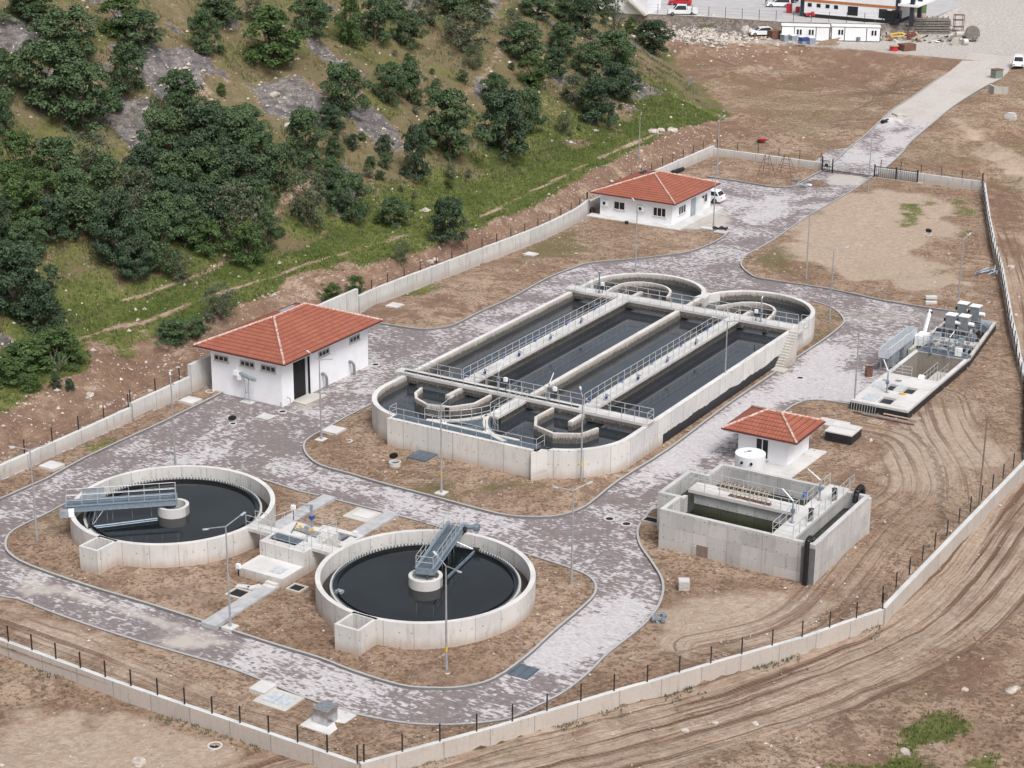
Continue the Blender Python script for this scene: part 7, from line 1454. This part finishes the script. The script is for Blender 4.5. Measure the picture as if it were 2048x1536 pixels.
CP = [(335, 290, 110, 108, 'm'), (410, 290, 130, 118, 'd'), (480, 300, 112, 108, 'm'), (34, 325, 92, 90, 'm'), (120, 342, 112, 100, 'm'), (178, 325, 112, 92, 'd'), (342, 372, 104, 98, 'm'), (410, 362, 112, 104, 'm'), (478, 362, 104, 104, 'd'), (222, 378, 96, 96, 'm'), (30, 385, 90, 88, 'm'), (290, 350, 90, 90, 'd'), (490, 255, 100, 66, 'm'), (430, 245, 80, 60, 'm'), (280, 400, 95, 95, 'm'), (345, 415, 95, 95, 'd'), (530, 310, 60, 70, 'm'), (90, 395, 90, 80, 'd'), (150, 400, 90, 90, 'm'),
      (232, 470, 104, 128, 'd'), (308, 495, 94, 108, 'm'), (359, 540, 60, 58, 'g'), (273, 525, 74, 78, 'd'), (478, 450, 104, 132, 'd'), (492, 495, 86, 82, 'd'), (533, 468, 50, 76, 'm'), (376, 455, 84, 92, 'm'), (410, 427, 104, 92, 'd'), (325, 445, 92, 92, 'm'), (171, 434, 104, 88, 'm'), (102, 444, 92, 80, 'd'), (44, 422, 100, 88, 'm'), (239, 434, 92, 84, 'm'), (440, 400, 84, 84, 'm'), (520, 410, 60, 76, 'm'), (60, 480, 80, 66, 'm'), (0, 450, 60, 90, 'd'), (10, 520, 60, 60, 'd'), (410, 480, 70, 70, 'd'), (430, 330, 90, 80, 'm'), (380, 330, 90, 80, 'd')]
for i_, (x_, y_, w_, h_, kd) in enumerate(CP):
    kd = 'b' if i_ % 7 == 3 else ('g' if i_ % 9 == 5 else kd);  tree(x_, y_, w_, h_, kd, '%s oak crowded in the dense copse on the left lower hillside' % TONE[kd], '%s oaks of the dense copse' % TONE[kd])
SH = [(441, 612, 86, 66, 'g', 'grey thorny shrub behind the left end of the large red roof'), (350, 668, 76, 44, 'm', 'leafy shrub between the eroded bank and the large red roof'), (803, 510, 36, 42, 'g', 'flowering pale shrub on the green strip'), (663, 590, 46, 38, 'b', 'round shrub on the earth mound behind the large red roof'), (710, 573, 38, 32, 'b', 'low shrub right of the round one on the earth mound'), (60, 712, 110, 56, 'b', 'wide bright shrub on the bank at the left edge'), (125, 700, 100, 66, 'b', 'bright shrub at the tip of the left bank'), (20, 745, 80, 50, 'b', 'bright shrub cut by the left edge above the earth bank'), (60, 768, 44, 30, 'b', 'lower bright shrub hanging over the earth bank'), (112, 765, 24, 26, 'd', 'small dark tuft shrub on the left earth bank'), (140, 772, 20, 22, 'd', 'second small dark tuft shrub on the left earth bank'), (395, 655, 46, 34, 'm', 'low shrub touching the eaves of the large red roof'), (1130, 285, 1, 1, 'm', '')]
for x_, y_, w_, h_, kd, lb in SH[:-1]: tree(x_, y_, w_, h_, kd, lb, 'shrubs along the bank', True)
r2 = np.random.default_rng(5); n_sm = 0
while n_sm < 110:
    px, py = r2.uniform(380, 1320), r2.uniform(15, 470); x, y, z = hit(px, py); d_ = wl(y)-.4-x-float(np.interp(y, FR_B, FR_W))
    if d_ < 7 or float(rockmask(x, y)) > .3: continue
    s = ppm((x, y, z)); w_ = r2.uniform(.6, 1.5)*s; tree(px, py, w_, w_*.85, 'mgb'[int(r2.integers(0, 3))], 'small low scrub bush dotted over the open hillside', 'small scrub bushes on the open hillside', True); n_sm += 1
# dry snag on the left bank
x, y, z = hit(118, 740); t = thing('dead_shrub', 'bare grey dead shrub on the left bank in front of the bright shrubs', 'shrub', (x, y, z)); m = MB()
for k in range(9): a = k*.7; e = Vector((x+.7*math.cos(a), y+.7*math.sin(a), z+rng.uniform(.9, 1.7))); m.tube((x, y, z), e, .035, .012, 4); m.tube(e*.5+Vector((x, y, z))*.5, e+Vector((.3*math.sin(a), .3, .1)), .02, .008, 4)
m.build('branches', plain('dead_wood', (.36, .32, .29), .9), t)
# grass and weeds (stuff)
def tufts(n, fn, hgt, mat):
    x, y, z = fn(n); V = []; F_ = []
    for a, b, c in zip(x, y, z):
        for q in range(3):
            k = len(V); t_ = rng.uniform(0, 6.3); r_ = rng.uniform(.03, .14); h = hgt*rng.uniform(.5, 1.3); dx, dy = math.cos(t_), math.sin(t_); ox, oy = rng.uniform(-.15, .15, 2)
            V += [(a+ox-dy*.05, b+oy+dx*.05, c-.03), (a+ox+dy*.05, b+oy-dx*.05, c-.03), (a+ox+dx*r_, b+oy+dy*r_, c+h)]; F_.append((k, k+1, k+2))
    me = bpy.data.meshes.new('grass'); me.from_pydata(V, [], F_); me.materials.append(mat); o = bpy.data.objects.new('grass', me); scene.collection.objects.link(o); tag(o, kind='stuff')
def g_hill(n):
    x = rng.uniform(-46, -20, n*3); y = rng.uniform(-45, 125, n*3); g = masks(x, y)[0]; ok = g+rng.uniform(-.3, .3, n*3) > .45; x, y = x[ok][:n], y[ok][:n]; return x, y, H(x, y)
def g_low(n):
    x = rng.uniform(20, 78, n*14); y = rng.uniform(-66, 85, n*14); g = masks(x, y)[0]; ok = g > .4; x, y = x[ok][:n], y[ok][:n]; z = H(x, y); z = np.where(inpoly(x, y, COMP), bz(x, y, np.full(len(x), 5.)), z); return x, y, z
def g_edge(n):
    t_ = rng.uniform(0, 1, n); pts = []; allp = WALL_BR+WALL_BL[1:3]; acc = [0]
    for p, q in zip(allp[:-1], allp[1:]): acc.append(acc[-1]+math.dist(p, q))
    s = t_*acc[-1]; x = np.interp(s, acc, [p[0] for p in allp]); y = np.interp(s, acc, [p[1] for p in allp]); k = fbm(s, s*0, 3., 3, 7) > .52; o_ = rng.exponential(.5, n)+.1; x = x+o_*.9*(y > -52)+0; y = y-o_*.7; x, y = x[k], y[k]; return x, y, H(x, y)
def g_scrub(n):
    x = rng.uniform(-100, -22, n*3); y = rng.uniform(-45, 150, n*3); ok = (fbm(x, y, 3., 4, 64)+rng.uniform(-.12, .12, n*3) > .53) & (rockmask(x, y) < .35) & (wl(y)-.4-x-np.interp(y, FR_B, FR_W) > 5) & (-((x+32.6)*.79+(y-131)*.61) > 0); x, y = x[ok][:n], y[ok][:n]; return x, y, H(x, y)
tufts(26000, g_scrub, .30, mk_leaf('dry_scrub', (.085, .085, .040), (.19, .155, .09))); tufts(9000, g_scrub, .42, LEAFG)
tufts(30000, g_hill, .22, GRASSM); tufts(4500, g_low, .26, GRASSM); tufts(900, g_edge, .16, LEAFG)
